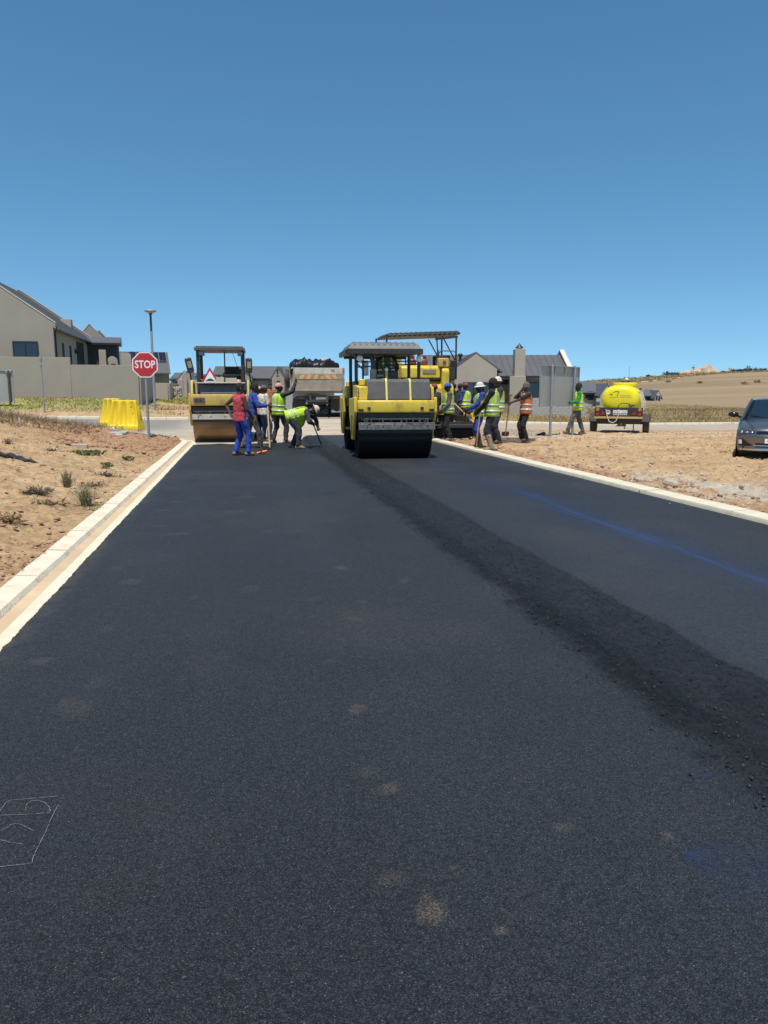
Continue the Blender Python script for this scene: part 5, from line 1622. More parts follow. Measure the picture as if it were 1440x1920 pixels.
    b = MB(); b.tube([(1.25, -1.15, 2.5), (.75, -1.15, 3.35)], .022, 6); b.box((.9, -1.15, zc - .02), (.8, .05, .08), (0, -.12, 0)); b.build('brace', M['black'], t); b = MB(); b.tube([(1.25, .5, 2.5), (.75, .5, 3.35)], .022, 6); b.build('brace', M['black'], t); b = MB(); b.tube([(.55, -1.15, 3.35), (.62, -1.15, 2.4)], .022, 6); b.build('brace', M['black'], t)
    b = MB(); b.box((1.0, -1.22, 2.1), (.34, .3, .4)); b.box((1.12, -1.3, 2.42), (.22, .12, .26), (.2, 0, 0)); b.build('control_stand', M['black'], t, bev=.02)
    # screed
    b = MB(); b.prism([(-3.0, .03), (-3.0, .28), (-2.7, .50), (-2.2, .50), (-2.2, .03)], 'x', -1.35, 1.35); sc = b.build('screed', M['tarry'], t, bev=.02)
    b = MB(); b.box((0, -3.1, .42), (2.6, .25, .03)); b.build('footboard', M['greasy'], sc, bev=.01)
    for sx in (-1, 1):
        b = MB(); b.box((sx * 1.38, -2.5, .25), (.05, 1.2, .42)); b.build('end_gate', M['yellow'], sc, bev=.01)
        b = MB(); b.tube([(sx * 1.1, -2.7, .5), (sx * 1.1, -2.7, .85)], .03, 6); b.box((sx * 1.1, -2.72, .88), (.2, .1, .12)); b.build('screed_control', M['black'], sc)
    b = MB(); b.tube([(-.6, -2.2, .45), (-.6, -1.8, .9), (-.5, -1.45, 1.0)], .03, 6); b.tube([(.3, -2.2, .45), (.35, -1.8, .95), (.2, -1.45, 1.1)], .03, 6); b.build('hose', M['blackm'], t)
    # gas bottles stand on the platform
    mt = Matrix.Translation(t.location) @ Matrix.Rotation(rz, 4, 'Z')
    for k, (x, y) in enumerate(((-.28, -1.0), (.12, -1.04))):
        g = thing('gas_bottle', ('dark red gas bottle on the paver platform, the left one', 'dark red gas bottle on the paver platform, next to the yellow console')[k], 'gas bottle', mt @ Vector((x, y, 2.362)), rz, 'gas bottles on the paver')
        b = MB(); b.v = []; b.turn([(.13, 0), (.15, .03), (.15, .16), (.11, .22), (.05, .25)], n=14); b.build('cylinder', M['redbottle'], g)
        b = MB(); b.turn([(.09, .24), (.10, .27), (.10, .33), (.08, .33)], n=12); b.cyl((0, 0, .24), (0, 0, .31), .025, n=6); b.build('collar', M['redbottle'], g)
    return t


paver()


# ------------------------------------------------------------------ tipper truck
def truck():
    rz = R(8)
    p = gp(598, 784)
    gz = tz(p.x, p.y)
    t = thing('tipper_truck', 'dirty white tipper truck with a black tarpaulin, seen from behind between the rollers', 'truck', (p.x, p.y, gz + .012), rz)
    W = 1.25
    # body sides, floor and tailgate; local y = 0 is the tailgate plane, front at +y
    for sx in (-1, 1):
        b = MB(); b.box((sx * (W - .03), 2.6, 1.85), (.06, 5.0, 1.15)); s_ = b.build('side_wall', M['offwhite'], t, bev=.01)
        b = MB()
        for k in range(9): b.box((sx * (W + .035), .25 + k * .58, 1.85), (.07, .10, 1.13))
        b.box((sx * (W + .03), 2.6, 2.44), (.10, 5.0, .10)); b.box((sx * (W + .03), 2.6, 1.28), (.10, 5.0, .12))
        b.build('rib', M['offwhite'], s_, bev=.008)
    b = MB(); b.box((0, 2.6, 1.27), (2.42, 5.0, .08)); b.build('body_floor', M['tipper'], t)
    b = MB(); b.box((0, 5.1, 1.95), (2.5, .08, 1.25)); b.build('headboard', M['offwhite'], t)
    b = MB(); b.box((0, -.03, 2.31), (2.44, .06, .30)); tg = b.build('tailgate', M['offwhite'], t, bev=.01)
    b = MB(); b.box((0, -.03, 1.64), (2.44, .055, .46)); b.build('tailgate_panel', M['tipper'], tg, bev=.01)
    b = MB(); b.box((0, -.035, 2.015), (2.44, .065, .26)); b.build('chevron_rail', M['tipper'], tg, bev=.008)
    n = 11
    for k in range(n):
        xx = -.95 + 1.9 * k / n; w = 1.9 / n
        b = MB(); sl = .10 if k < n / 2 else -.10
        b.prism([(xx, 1.92), (xx + w, 1.92), (xx + w + sl, 2.11), (xx + sl, 2.11)], 'y', -.073, -.070)
        b.build('chevron', M['chevor' if k % 2 else 'chevye'], tg, smooth=0)
    o = letters('95', .20, 'black', tg); o.location = (.72, -.064, 2.31)
    b = MB()
    for sx in (-1, 1):
        b = MB(); b.cyl((sx * 1.22, -.08, 2.43), (sx * 1.22, .02, 2.43), .05, n=8); b.box((sx * 1.21, -.05, 1.9), (.06, .08, 1.1)); b.build('tailgate_hinge', M['tipper'], tg, bev=.008)
    # tailgate lock bar and chute
    b = MB(); b.box((0, -.05, 1.37), (2.3, .08, .10)); b.build('lock_bar', M['tipper'], t, bev=.01)
    # chassis and axles
    for sx in (-1, 1):
        b = MB(); b.box((sx * .42, 3.0, .98), (.09, 6.6, .26)); b.build('chassis_rail', M['greasy'], t)
    tw = MB(); tw.turn([(.28, -.14), (.47, -.14), (.50, -.10), (.50, .10), (.47, .14), (.28, .14)], axis='x', n=24)
    tme = tw.mesh('wheel', M['blackm'], 40)
    rw = MB(); rw.turn([(.28, -.10), (.27, -.02), (.12, .04), (.10, .12), (.02, .12)], axis='x', n=18); rme = rw.mesh('rim', M['tipper'], 40)
    for y in (1.0, 2.35, 6.6):
        for x in ((-1.08, -.78, .78, 1.08) if y < 5 else (-1.05, 1.05)):
            q = bpy.data.objects.new('wheel', tme); COL.objects.link(q); q.parent = t; q.location = (x, y, .50)
            r = bpy.data.objects.new('rim', rme); COL.objects.link(r); r.parent = q; r.scale = (1 if x > 0 else -1, 1, 1)
        b = MB(); b.cyl((-.8, y, .5), (.8, y, .5), .09, n=10); b.ball((0, y, .5), .26, .22, .24); b.build('axle', M['greasy'], t)
    for sx in (-1, 1):
        b = MB(); b.box((sx * .93, .38, .62), (.62, .02, .74)); mf = b.build('mudflap', M['blackm'], t)
        # pale wave print along the foot of the flap
        b = MB()
        pts = [(sx * .93 - .27 + .54 * k / 10, .30 + .09 * abs(math.cos(math.pi * k / 10)) ** 1.5) for k in range(11)]
        b.prism([(sx * .93 - .27, .26)] + pts + [(sx * .93 + .27, .26)], 'y', .362, .368); b.build('flap_print', M['white'], mf)
    b = MB(); b.box((0, .12, 1.0), (2.3, .12, .16)); bm = b.build('rear_beam', M['black'], t, bev=.01)
    for sx in (-1, 1):
        b = MB(); b.box((sx * .85, .05, 1.0), (.26, .03, .09)); b.build('tail_light', M['redbottle'], bm)
    b = MB(); b.box((.12, .05, .98), (.5, .02, .12)); b.build('number_plate', M['offwhite'], bm)
    b = MB(); b.box((0, .3, .72), (1.1, .1, .12)); b.build('underrun_bar', M['black'], t, bev=.02)
    b = MB(); b.turn([(.30, -.10), (.46, -.10), (.48, -.05), (.48, .05), (.46, .10), (.30, .10)], (-1.50, 1.7, 1.95), 'x', 24); sp = b.build('spare_wheel', M['blackm'], t)
    b = MB(); b.turn([(.30, -.08), (.27, -.03), (.08, -.02), (.05, -.09)], (-1.50, 1.7, 1.95), 'x', 18); b.box((-1.36, 1.7, 1.95), (.16, .1, .1)); b.build('rim', M['offwhite'], sp)
    # cab
    b = MB(); b.prism([(5.4, .7), (5.4, 2.85), (5.6, 2.95), (7.0, 2.9), (7.45, 2.0), (7.5, .7)], 'x', -1.2, 1.2); b.build('cab', M['white'], t, bev=.05)
    b = MB(); b.box((.62, 5.5, 2.95), (.55, .5, .30)); b.ball((.62, 5.5, 3.12), .25, .25, .08); b.build('air_filter', M['offwhite'], t, bev=.03)
    # crumpled tarpaulin bunched over the load
    N1, N2 = 46, 40
    xs = np.linspace(-1.36, 1.05, N1); ys = np.linspace(-.02, 4.8, N2)
    Xg, Yg = np.meshgrid(xs, ys, indexing='ij')
    Zg = 2.58 + .40 * fbm(Xg * 1.7 + 3, Yg * 1.5, 4, 7) + .26 * np.abs(fbm(Xg * 3.3 + Yg * .8, Yg * 2.2, 4, 11) - .5) * 2
    hang = np.clip((-1.20 - Xg) / .16, 0, 1)
    Zg = Zg - hang * (.55 + .15 * vnoise(Yg * 3, Yg * 0, 2)) * (Yg < 1.5) - hang * .2
    front = np.clip((.16 - Yg) / .18, 0, 1)
    Zg = Zg - front * .10 + .05 * (vnoise(Xg * 9, Yg * 9, 3) - .5)
    Zg = np.where(Yg < .03, 2.40, Zg)
    Zg = Zg - np.clip((Xg - .6) / .5, 0, 1) * .20
    b = MB(); rings = [[(Xg[i, j], Yg[i, j], Zg[i, j]) for j in range(N2)] for i in range(N1)]
    b.loft(rings, caps=False, closed=False)
    q = b.build('tarpaulin', M['tarp'], smooth=70)
    md = q.modifiers.new('solid', 'SOLIDIFY'); md.thickness = .01
    q.location = t.location; q.rotation_euler = t.rotation_euler
    tag(q, 'crumpled black tarpaulin bunched over the load of the tipper truck', 'tarpaulin')
    return t


truck()


# ------------------------------------------------------------------ water tank trailer
def trailer():
    rz = R(-22)
    p = gp(1157, 812)
    t = thing('tank_trailer', 'two wheeled trailer carrying a bright yellow water tank on the right dirt lot', 'trailer', (p.x + .25, p.y + .4, tz(p.x, p.y)), rz)
    # local: rear at -Y, drawbar to +Y
    ye = -1.0
    b = MB()
    rings = []
    for y, k in ((-1.08, .45), (-1.06, .70), (-1.0, .88), (-.88, .97), (-.7, 1), (.45, 1), (.62, .97), (.74, .88), (.80, .70), (.82, .45)):
        ring = []
        for i in range(36):
            a = 2 * math.pi * i / 36; c, s_ = math.cos(a), math.sin(a)
            ring.append((math.copysign(abs(c) ** .85, c) * .70 * k, y, 1.31 + math.copysign(abs(s_) ** .85, s_) * .54 * (.35 + .65 * k if s_ > 0 else k)))
        rings.append(ring)
    b.loft(rings); tank = b.build('tank', M['tankyellow'], t, smooth=50)
    b = MB(); b.turn([(.44, 1.78), (.46, 1.84), (.46, 1.93), (.42, 1.955), (.36, 1.955)], (.12, -.25, 0), n=28); b.build('manhole_ring', M['tankyellow'], tank)
    b = MB(); b.turn([(.16, 1.94), (.17, 1.99), (.13, 2.03)], (.12, -.25, 0), n=16); b.build('manhole_lid', M['black'], tank)
    b = MB(); b.ball((.16, -.25, 2.08), .075, .075, .06); b.build('vent_cap', M['lampwhite'], tank)
    # moulded bands round the tank
    for y in (-.55, -.05, .40):
        b = MB(); ring = lambda y_, g: [(math.copysign(abs(math.cos(a)) ** .85, math.cos(a)) * (.70 + g), y_, 1.31 + math.copysign(abs(math.sin(a)) ** .85, math.sin(a)) * (.54 + g)) for a in [2 * math.pi * i / 36 for i in range(36)]]
        b.loft([ring(y - .05, .002), ring(y - .03, .018), ring(y + .03, .018), ring(y + .05, .002)], caps=False); b.build('tank_band', M['tankyellow'], tank, smooth=50)
    # print on the tank end: a swoosh and a tall T with small marks
    b = MB()
    yb = -1.10
    def rib(pts, w):
        L = []; Q = []
        for i, p_ in enumerate(pts):
            d = (Vector(pts[min(i + 1, len(pts) - 1)]) - Vector(pts[max(i - 1, 0)])).normalized(); nn = Vector((-d.y, d.x)) * w[i]
            L.append((p_[0] + nn.x, yb, p_[1] + nn.y)); Q.append((p_[0] - nn.x, yb, p_[1] - nn.y))
        b.loft([[a, c] for a, c in zip(L, Q)], caps=False, closed=False)
    rib([(-.36, 1.52), (-.32, 1.50), (-.25, 1.47)], [.018, .022, .004])
    rib([(-.27, 1.56), (-.20, 1.60), (-.10, 1.62), (-.02, 1.60)], [.006, .012, .012, .006])
    rib([(-.055, 1.60), (-.07, 1.52), (-.10, 1.43)], [.014, .012, .010])
    for k in range(7): rib([(.0 + k * .06, 1.44), (.012 + k * .06, 1.475), (.03 + k * .06, 1.44)], [.006, .008, .006])
    for k in range(14): rib([(-.36 + k * .06, 1.395), (-.33 + k * .06, 1.395)], [.008, .008])
    lg = b.build('tank_print', M['hood'], tank, smooth=0)
    lg['kind'] = 'stuff'
    md = lg.modifiers.new('wrap', 'SHRINKWRAP'); md.target = tank; md.wrap_method = 'PROJECT'; md.use_project_y = True; md.use_positive_direction = True; md.use_negative_direction = False; md.offset = .004
    # frame and rear board
    for sx in (-1, 1):
        b = MB(); b.box((sx * .45, .2, .68), (.08, 3.0, .12)); b.build('frame_rail', M['black'], t, bev=.006)
    b = MB(); b.box((0, .1, .76), (1.5, 2.3, .04)); b.build('deck', M['black'], t)
    b = MB(); b.box((0, -1.30, .84), (1.76, .04, .34)); rb = b.build('rear_board', M['black'], t, bev=.006)
    b = MB(); b.box((0, -1.33, .63), (1.76, .03, .075)); b.build('reflector_strip', M['beam'], t, bev=.004)
    for sx in (-1, 1):
        b = MB(); b.cyl((sx * .77, -1.32, .93), (sx * .77, -1.36, .93), .07, .06, n=16); b.build('indicator_lamp', M['lampor'], rb)
        b = MB(); b.cyl((sx * .77, -1.32, .76), (sx * .77, -1.36, .76), .072, .062, n=16); b.build('tail_lamp', M['lampred'], rb)
        b = MB(); x = sx * .57; b.prism([(x - .085, .74), (x + .085, .74), (x, .88)], 'y', -1.335, -1.322); b.build('triangle_reflector', M['lampred'], rb)
    b = MB(); b.cyl((-.38, -1.322, .83), (-.38, -1.332, .83), .085, n=20); dc = b.build('round_decal', M['white'], rb)
    b = MB(); b.box((-.38, -1.334, .85), (.10, .004, .04)); b.build('decal_mark', M['black'], dc)
    b = MB(); b.box((.06, -1.328, .85), (.52, .012, .12)); pl = b.build('number_plate', M['signwhite'], rb, bev=.004)
    b = MB()
    for k in range(8):
        if k == 4: continue
        x = -.15 + k * .06; b.box((x - .01, -1.336, .85), (.012, .003, .075)); b.box((x + .012, -1.336, .85 + (.02 if k % 2 else -.02)), (.026, .003, .014))
    b.build('plate_characters', M['black'], pl, smooth=0)
    b = MB()
    for k in range(7): b.box((-.16 + k * .075, -1.325, .745), (.05, .004, .035))
    b.build('plate_mark', M['white'], rb, smooth=0)
    # wheels, guards, axle
    tw = MB(); tw.turn([(.17, -.10), (.30, -.115), (.335, -.085), (.345, 0), (.335, .085), (.30, .115), (.17, .10)], axis='x', n=28); tme = tw.mesh('wheel', M['blackm'], 40)
    rw = MB(); rw.turn([(.17, .09), (.16, .05), (.08, .06), (.07, .10), (.01, .10)], axis='x', n=20); rme = rw.mesh('rim', M['offwhite'], 40)
    for sx in (-1, 1):
        q = bpy.data.objects.new('wheel', tme); COL.objects.link(q); q.parent = t; q.location = (sx * .98, -.55, .345)
        r = bpy.data.objects.new('rim', rme); COL.objects.link(r); r.parent = q; r.scale = (sx, 1, 1)
        b = MB(); prof = [(-.55 + .44 * math.cos(R(a)), .345 + .42 * math.sin(R(a))) for a in range(20, 166, 16)] + [(-.55 + .41 * math.cos(R(a)), .345 + .39 * math.sin(R(a))) for a in range(164, 19, -16)]
        b.prism(prof, 'x', sx * .84, sx * 1.12); b.build('mudguard', M['blackm'], t, bev=.008)
    b = MB(); b.box((0, -.55, .40), (1.7, .09, .09)); b.box((-.45, -.5, .52), (.06, .9, .06)); b.box((.45, -.5, .52), (.06, .9, .06)); b.build('axle', M['greasy'], t)
    b = MB(); b.box((0, -.7, .52), (1.62, .9, .24)); b.build('chassis_box', M['blackm'], t, bev=.02)
    b = MB(); b.box((.12, -1.0, .42), (.3, .3, .26)); b.cyl((.12, -1.15, .36), (.12, -1.28, .36), .05, n=8); b.tube([(.0, -1.1, .35), (-.1, -1.1, .28)], .02, 5); b.build('pump', M['greasy'], t, bev=.02)
    b = MB(); b.tube([(.55, -1.0, .55), (.55, -1.05, .06)], .02, 6); b.build('prop_stand', M['black'], t)
    b = MB(); b.tube([(-.35, 1.2, .66), (0, 2.3, .52)], .045, 6); b.tube([(.35, 1.2, .66), (0, 2.3, .52)], .045, 6); b.tube([(0, 2.2, .52), (0, 2.6, .52)], .05, 6); b.build('drawbar', M['black'], t)
    b = MB(); b.tube([(0, 2.2, .52), (0, 2.2, .04)], .03, 6); b.build('jockey_leg', M['steel'], t)
    # hoses: black loop over the board, pale hose at the right of the tank, valve
    b = MB(); b.tube([(.0, -1.33, .93), (-.02, -1.34, 1.08), (.08, -1.32, 1.17), (.25, -1.27, 1.17), (.4, -1.22, 1.13)], .016, 6); b.build('valve_hose', M['blackm'], t)
    b = MB(); b.tube([(.02, -1.345, .95), (.0, -1.37, .70), (-.06, -1.38, .52), (-.18, -1.38, .43), (-.32, -1.38, .48), (-.40, -1.37, .66), (-.46, -1.35, .95)], .016, 7); b.build('drain_hose', M['hose'], t)
    b = MB(); b.cyl((.42, -1.18, 1.04), (.42, -1.30, 1.04), .05, n=10); b.box((.46, -1.24, 1.10), (.2, .1, .06)); b.build('valve', M['greasy'], t, bev=.01)
    for k in range(3):
        b = MB(); g = k * .055
        b.tube([(.50, -.5 - g, 1.74 - .03 * k), (.68 + g, -.55, 1.55), (.79 + g, -.6, 1.25), (.80 + g, -.62, .98), (.76, -.65, .80)], .02, 6); b.build('coiled_hose', M['hose'], t)
    return t


trailer()


# ------------------------------------------------------------------ parked car
def car():
    p = gp(1386, 861)
    rz = R(180 - 27)                   # nose towards the camera side
    # nose along local +Y; front left tyre (seen at the left) is at local x = +.76
    d = Vector((-math.sin(rz), math.cos(rz))); rt = Vector((math.cos(rz), math.sin(rz)))
    off = rt * .74 + d * 1.25
    t = thing('parked_car', 'grey hatchback car parked on the dirt, cut off by the right edge of the picture', 'car', (p.x + .22 - off.x, p.y + .45 - off.y, tz(p.x, p.y) + .005), rz)
    t.scale = (.95, .95, .95)
    # hull: stations from tail to the front wheels, then a nose sheet that carries bumper, lamps and bonnet
    key = np.array([(-2.00, .62, .42, .78), (-1.96, .74, .34, .90), (-1.80, .82, .26, .97), (-1.25, .868, .22, .985), (-.5, .880, .20, .97), (.2, .882, .20, .955), (.75, .880, .20, .945), (1.0, .878, .20, .925), (1.4, .874, .20, .875), (1.74, .864, .21, .80)])
    rings = []
    for y in np.concatenate([np.linspace(-2.0, -1.7, 7), np.linspace(-1.5, 1.74, 18)]):
        w, z0, z1 = (float(np.interp(y, key[:, 0], key[:, q])) for q in (1, 2, 3))
        zm = z0 + (z1 - z0) * .62
        half = [(0, z0), (w * .80, z0), (w * .965, z0 + .03), (w * .985, z0 + .12), (w, z0 + .30), (w, zm), (w * .992, z1 - .09), (w * .955, z1 - .03), (w * .86, z1 + .004), (w * .45, z1 + .022), (0, z1 + .028)]
        rings.append([(x, y, z) for x, z in half] + [(-x, y, z) for x, z in half[-2:0:-1]])
    b = MB(); b.loft(rings); b.build('body', M['carpaint'], t, smooth=50)
    NR = np.array([(1.84, .185, .74, .22), (1.95, .195, .80, .24), (1.99, .235, .83, .25), (1.985, .29, .84, .25), (1.98, .38, .855, .25), (1.985, .47, .864, .255), (2.005, .545, .868, .26), (2.0, .575, .868, .26), (1.975, .60, .866, .26), (1.955, .70, .852, .26), (1.92, .735, .84, .26), (1.80, .785, .80, .21), (1.6, .835, .775, .14), (1.3, .888, .75, .08), (1.0, .935, .735, .04)])
    def nose(u, z, out=0.0):
        q = [float(np.interp(z, NR[:, 1], NR[:, k])) for k in (0, 2, 3)]
        cr = .035 * (1 - u * u) * float(sm(.72, .80, z))
        return (u * (q[1] + out * abs(u) ** 3), q[0] - q[2] * abs(u) ** 3 + out, z + cr)
    zs = list(NR[:, 1]); zs = sorted(set(zs + [.33, .43, .51, .625, .65, .675, .76, .81, .86, .91]))
    b = MB(); b.loft([[nose(u, z) for u in np.linspace(-1, 1, 31)] for z in zs], caps=False, closed=False); b.build('nose', M['carpaint'], t, smooth=50)
    def patch(us, lo, hi, out=.008):
        """a plate lying on the nose: for each u its lower and upper edge"""
        m_ = MB(); rr = []
        for k, u in enumerate(us):
            a, c = lo[k], hi[k]
            rr.append([nose(u, a, -.02), nose(u, a, out)] + [nose(u, a + (c - a) * f, out) for f in (.25, .5, .75)] + [nose(u, c, out), nose(u, c, -.02)])
        m_.loft(rr); return m_
    # cabin: roof shell with glass faces
    cs = [(-1.93, .60, 1.02), (-1.62, .66, 1.30), (-1.2, .62, 1.42), (-.5, .60, 1.465), (.05, .595, 1.45), (.22, .595, 1.42)]
    b = MB(); rings = []
    for y, w, z in cs:
        half = [(0, z), (w * .55, z - .006), (w * .86, z - .025), (w, z - .07), (w + .03, z - .12), (w - .03, z - .13), (0, z - .10)]
        rings.append([(x, y, zz) for x, zz in half] + [(-x, y, zz) for x, zz in half[-2:0:-1]])
    b.loft(rings); rf = b.build('roof', M['carpaint'], t, smooth=50)
    # windscreen
    b = MB(); rings = []
    for k in range(9):
        u = -1 + k / 4
        wt, wb = .56, .745
        bow = .10 * (1 - u * u)
        rings.append([(u * wb, .93 + bow, .93 + .035 * (1 - u * u)), (u * wt, .20 + bow * .7, 1.405 + .02 * (1 - u * u)), (u * wt, .19 + bow * .7, 1.395 + .02 * (1 - u * u)), (u * wb, .91 + bow, .92 + .035 * (1 - u * u))])
    b.loft(rings); ws = b.build('windscreen', M['carglass'], t, smooth=60)
    for sx in (-1, 1):
        b = MB(); b.tube([(sx * .80, .98, .90), (sx * .72, .62, 1.17), (sx * .625, .20, 1.39), (sx * .62, -.4, 1.42)], [.045, .038, .036, .036], 8); b.build('pillar', M['carpaint'], t)
        b = MB(); b.tube([(sx * .755, 1.0, .945), (sx * .665, .64, 1.19), (sx * .565, .25, 1.40)], .022, 6); b.build('screen_seal', M['carblack'], t)
        # side glass
        b = MB(); b.prism([(.86, .95), (.15, 1.36), (-1.1, 1.36), (-1.65, 1.05), (-1.6, .95)], 'x', -.01, .01)
        b.v = [(sx * (.80 - (z - .95) * .42) + x, y, z) for x, y, z in b.v]; b.build('side_window', M['carglass'], t)
        b = MB(); b.box((sx * .735, -.35, 1.15), (.03, .07, .46), (0, sx * -.4, 0)); b.build('door_pillar', M['carblack'], t)
        # mirror
        b = MB(); b.ball((sx * 1.01, .66, 1.045), .125, .075, .075, 12, 8); mi = b.build('door_mirror', M['carblack'], t)
        b = MB(); b.tube([(sx * .80, .68, .97), (sx * .95, .67, 1.02)], .03, 6); b.build('mirror_stalk', M['carblack'], mi)
        # headlamp wrapping the corner, daytime lamp in the bumper
        us = [sx * q for q in np.linspace(.50, .992, 9)]
        hl = patch(us, np.linspace(.635, .600, 9), [.655, .675, .688, .698, .704, .708, .712, .712, .708], .010).build('headlamp', M['headl'], t, smooth=50)
        b = MB()
        for u, r_ in ((.62, .026), (.74, .034), (.87, .034)):
            c = nose(sx * u, .655, .016); b.ball(c, r_, .008, r_ * .85, 10, 6)
        b.build('reflector', M['chrome'], hl)
        patch([sx * q for q in (.60, .70, .84, .95)], [.345, .325, .32, .335], [.36, .40, .50, .50], .004).build('lamp_recess', M['carblack'], t, smooth=50)
        patch([sx * q for q in (.865, .90, .935)], [.375, .37, .375], [.470, .475, .470], .016).build('daytime_lamp', M['lampwhite'], t, smooth=50)
    us = np.linspace(-.50, .50, 13); k1 = [1] * 13
    patch(us, [.612] * 13, [.690] * 13, .008).build('grille', M['carblack'], t, smooth=50)
    b = patch(np.linspace(-.52, .52, 13), [.686] * 13, [.694] * 13, .014); b2 = patch(np.linspace(-.60, .60, 13), [.600] * 13, [.608] * 13, .016)
    b.build('grille_trim', M['chrome'], t, smooth=50); b2.build('grille_trim', M['chrome'], t, smooth=50)
    patch(np.linspace(-.85, .85, 19), [.565] * 19, [.585] * 19, .012).build('bumper_crease', M['carpaint'], t, smooth=60)
    lo = patch(np.linspace(-.52, .52, 13), [.30] * 13, [.405] * 13, .006).build('lower_intake', M['carblack'], t, smooth=50)
    patch(np.linspace(-.56, .56, 13), [.335] * 13, [.350] * 13, .014).build('intake_bar', M['chrome'], lo, smooth=50)
    patch(np.linspace(-.93, .93, 21), [.225] * 21, [.262] * 21, .014).build('front_lip', M['chrome'], t, smooth=60)
    b = MB(); b.box((0, 2.010, .455), (.50, .012, .11)); pl = b.build('number_plate', M['signwhite'], t, bev=.004)
    o = letters('CY', .085, 'black', pl, 'plate_characters', 1.0); o.location = (.14, 2.018, .455); o.rotation_euler = (0, 0, math.pi)
    b = MB(); b.turn([(.050, 1.97), (.050, 1.985), (.04, 1.99)], (0, 0, .652), 'y', 20); b.build('badge', M['chrome'], t)
    # bonnet shut lines and wipers
    for sx in (-1, 1):
        b = MB(); b.tube([(sx * .70, 1.0, .965), (sx * .66, 1.4, .918), (sx * .58, 1.75, .842), (sx * .50, 1.93, .745)], .006, 4); b.build('bonnet_crease', M['carblack'], t)
    b = MB(); b.tube([(-.5, 1.02, .955), (.05, .90, 1.02)], .010, 5); b.tube([(.1, 1.04, .96), (.6, .86, 1.03)], .010, 5); b.build('wiper', M['carblack'], t)
    b = MB(); b.box((0, .97, .925), (1.45, .16, .03)); b.build('scuttle', M['carblack'], t)
    # seats inside
    for sx in (-1, 1):
        b = MB(); b.box((sx * .34, -.15, .95), (.46, .14, .62), (-.2, 0, 0)); b.build('seat', M['hood'], t, bev=.05)
    # wheels
    tw = MB(); tw.turn([(.20, -.10), (.29, -.105), (.312, -.07), (.316, 0), (.312, .07), (.29, .105), (.20, .10)], axis='x', n=32); tme = tw.mesh('wheel', M['blackm'], 40)
    rw = MB(); rw.turn([(.205, .095), (.20, .05), (.06, .07), (.05, .085), (.005, .085)], axis='x', n=24)
    for k in range(5):
        a = R(72 * k); rw.box((.085, .12 * math.cos(a), .12 * math.sin(a)), (.02, .17, .05), (a, 0, 0))
    rme = rw.mesh('rim', M['alloy'], 40)
    for sx in (-1, 1):
        for y in (1.25, -1.28):
            q = bpy.data.objects.new('wheel', tme); COL.objects.link(q); q.parent = t; q.location = (sx * .765, y, .316)
            r = bpy.data.objects.new('rim', rme); COL.objects.link(r); r.parent = q; r.scale = (sx, 1, 1)
            b = MB(); b.turn([(.355, -.02), (.375, .0), (.375, .012), (.33, .015)], (0, 0, 0), 'x', 28)
            b.v = [(sx * .868 + sx * x, y + yy, .316 + z) for x, yy, z in b.v]; b.build('wheel_arch', M['carblack'], t)
    b = MB(); b.box((0, 0, .28), (1.45, 3.7, .12)); b.build('underbody', M['carblack'], t)
    return t


car()
# ------------------------------------------------------------------ stop sign, lamp, boards, posts, barriers
def stop_sign():
    p = gp(279, 824)
    t = thing('stop_sign', 'red and white octagonal STOP sign on a grey pole at the road corner', 'sign', (p.x, p.y, p.z), R(4))
    hh = at(269, 684, p.y).z - p.z
    b = MB(); b.cyl((0, .03, -.2), (0, .03, hh + .30), .038, n=14); b.build('pole', M['pole'], t)
    oc = lambda r: [(r * math.cos(R(22.5 + 45 * k)), hh + r * math.sin(R(22.5 + 45 * k))) for k in range(8)]
    r0 = .375 / math.cos(R(22.5))
    b = MB(); b.prism(oc(r0), 'y', -.012, -.008); pl = b.build('sign_plate', M['signwhite'], t, smooth=0)
    b = MB(); b.prism(oc(r0), 'y', -.0078, -.002); b.build('back_plate', M['steel'], pl, smooth=0)
    b = MB(); b.prism(oc(r0 * .915), 'y', -.015, -.0122); b.build('red_field', M['red'], pl, smooth=0)
    o = letters('STOP', .315, 'signwhite', pl, sx=.80, bold=.006); o.location = (0, -.017, hh)
    b = MB()
    for z in (-.16, .16): b.box((0, .005, hh + z), (.22, .03, .04))
    b.build('clamp', M['steel'], t, bev=.004)


stop_sign()


def street_lamp():
    p = gp(291, 771)
    top = at(278, 583, p.y)
    H = top.z - p.z
    t = thing('street_lamp', 'tall grey street lamp with a flat saucer head, behind the stop sign', 'street lamp', (p.x, p.y, p.z), 0)
    b = MB(); b.cyl((0, 0, -.3), (0, 0, H * .80), .075, .06, 12); b.build('pole', M['pole'], t)
    b = MB(); b.cyl((0, 0, H * .80), (0, 0, H * .955), .058, .055, 12); b.turn([(.055, H * .953), (.07, H * .965), (.13, H * .985)], n=12); b.build('sleeve', M['darkpole'], t)
    b = MB(); b.turn([(.10, H * .982), (.20, H * .984), (.31, H * .995), (.32, H * 1.0), (.30, H * 1.006), (.12, H * 1.016), (.02, H * 1.018)], n=28); b.build('lamp_head', M['pole'], t)
    b = MB(); b.turn([(.19, H * .981), (.19, H * .985)], n=24); b.build('lens', M['lampwhite'], t)
    b = MB(); b.turn([(.16, .0), (.16, .03)], n=14); b.build('base_plate', M['pole'], t)


street_lamp()


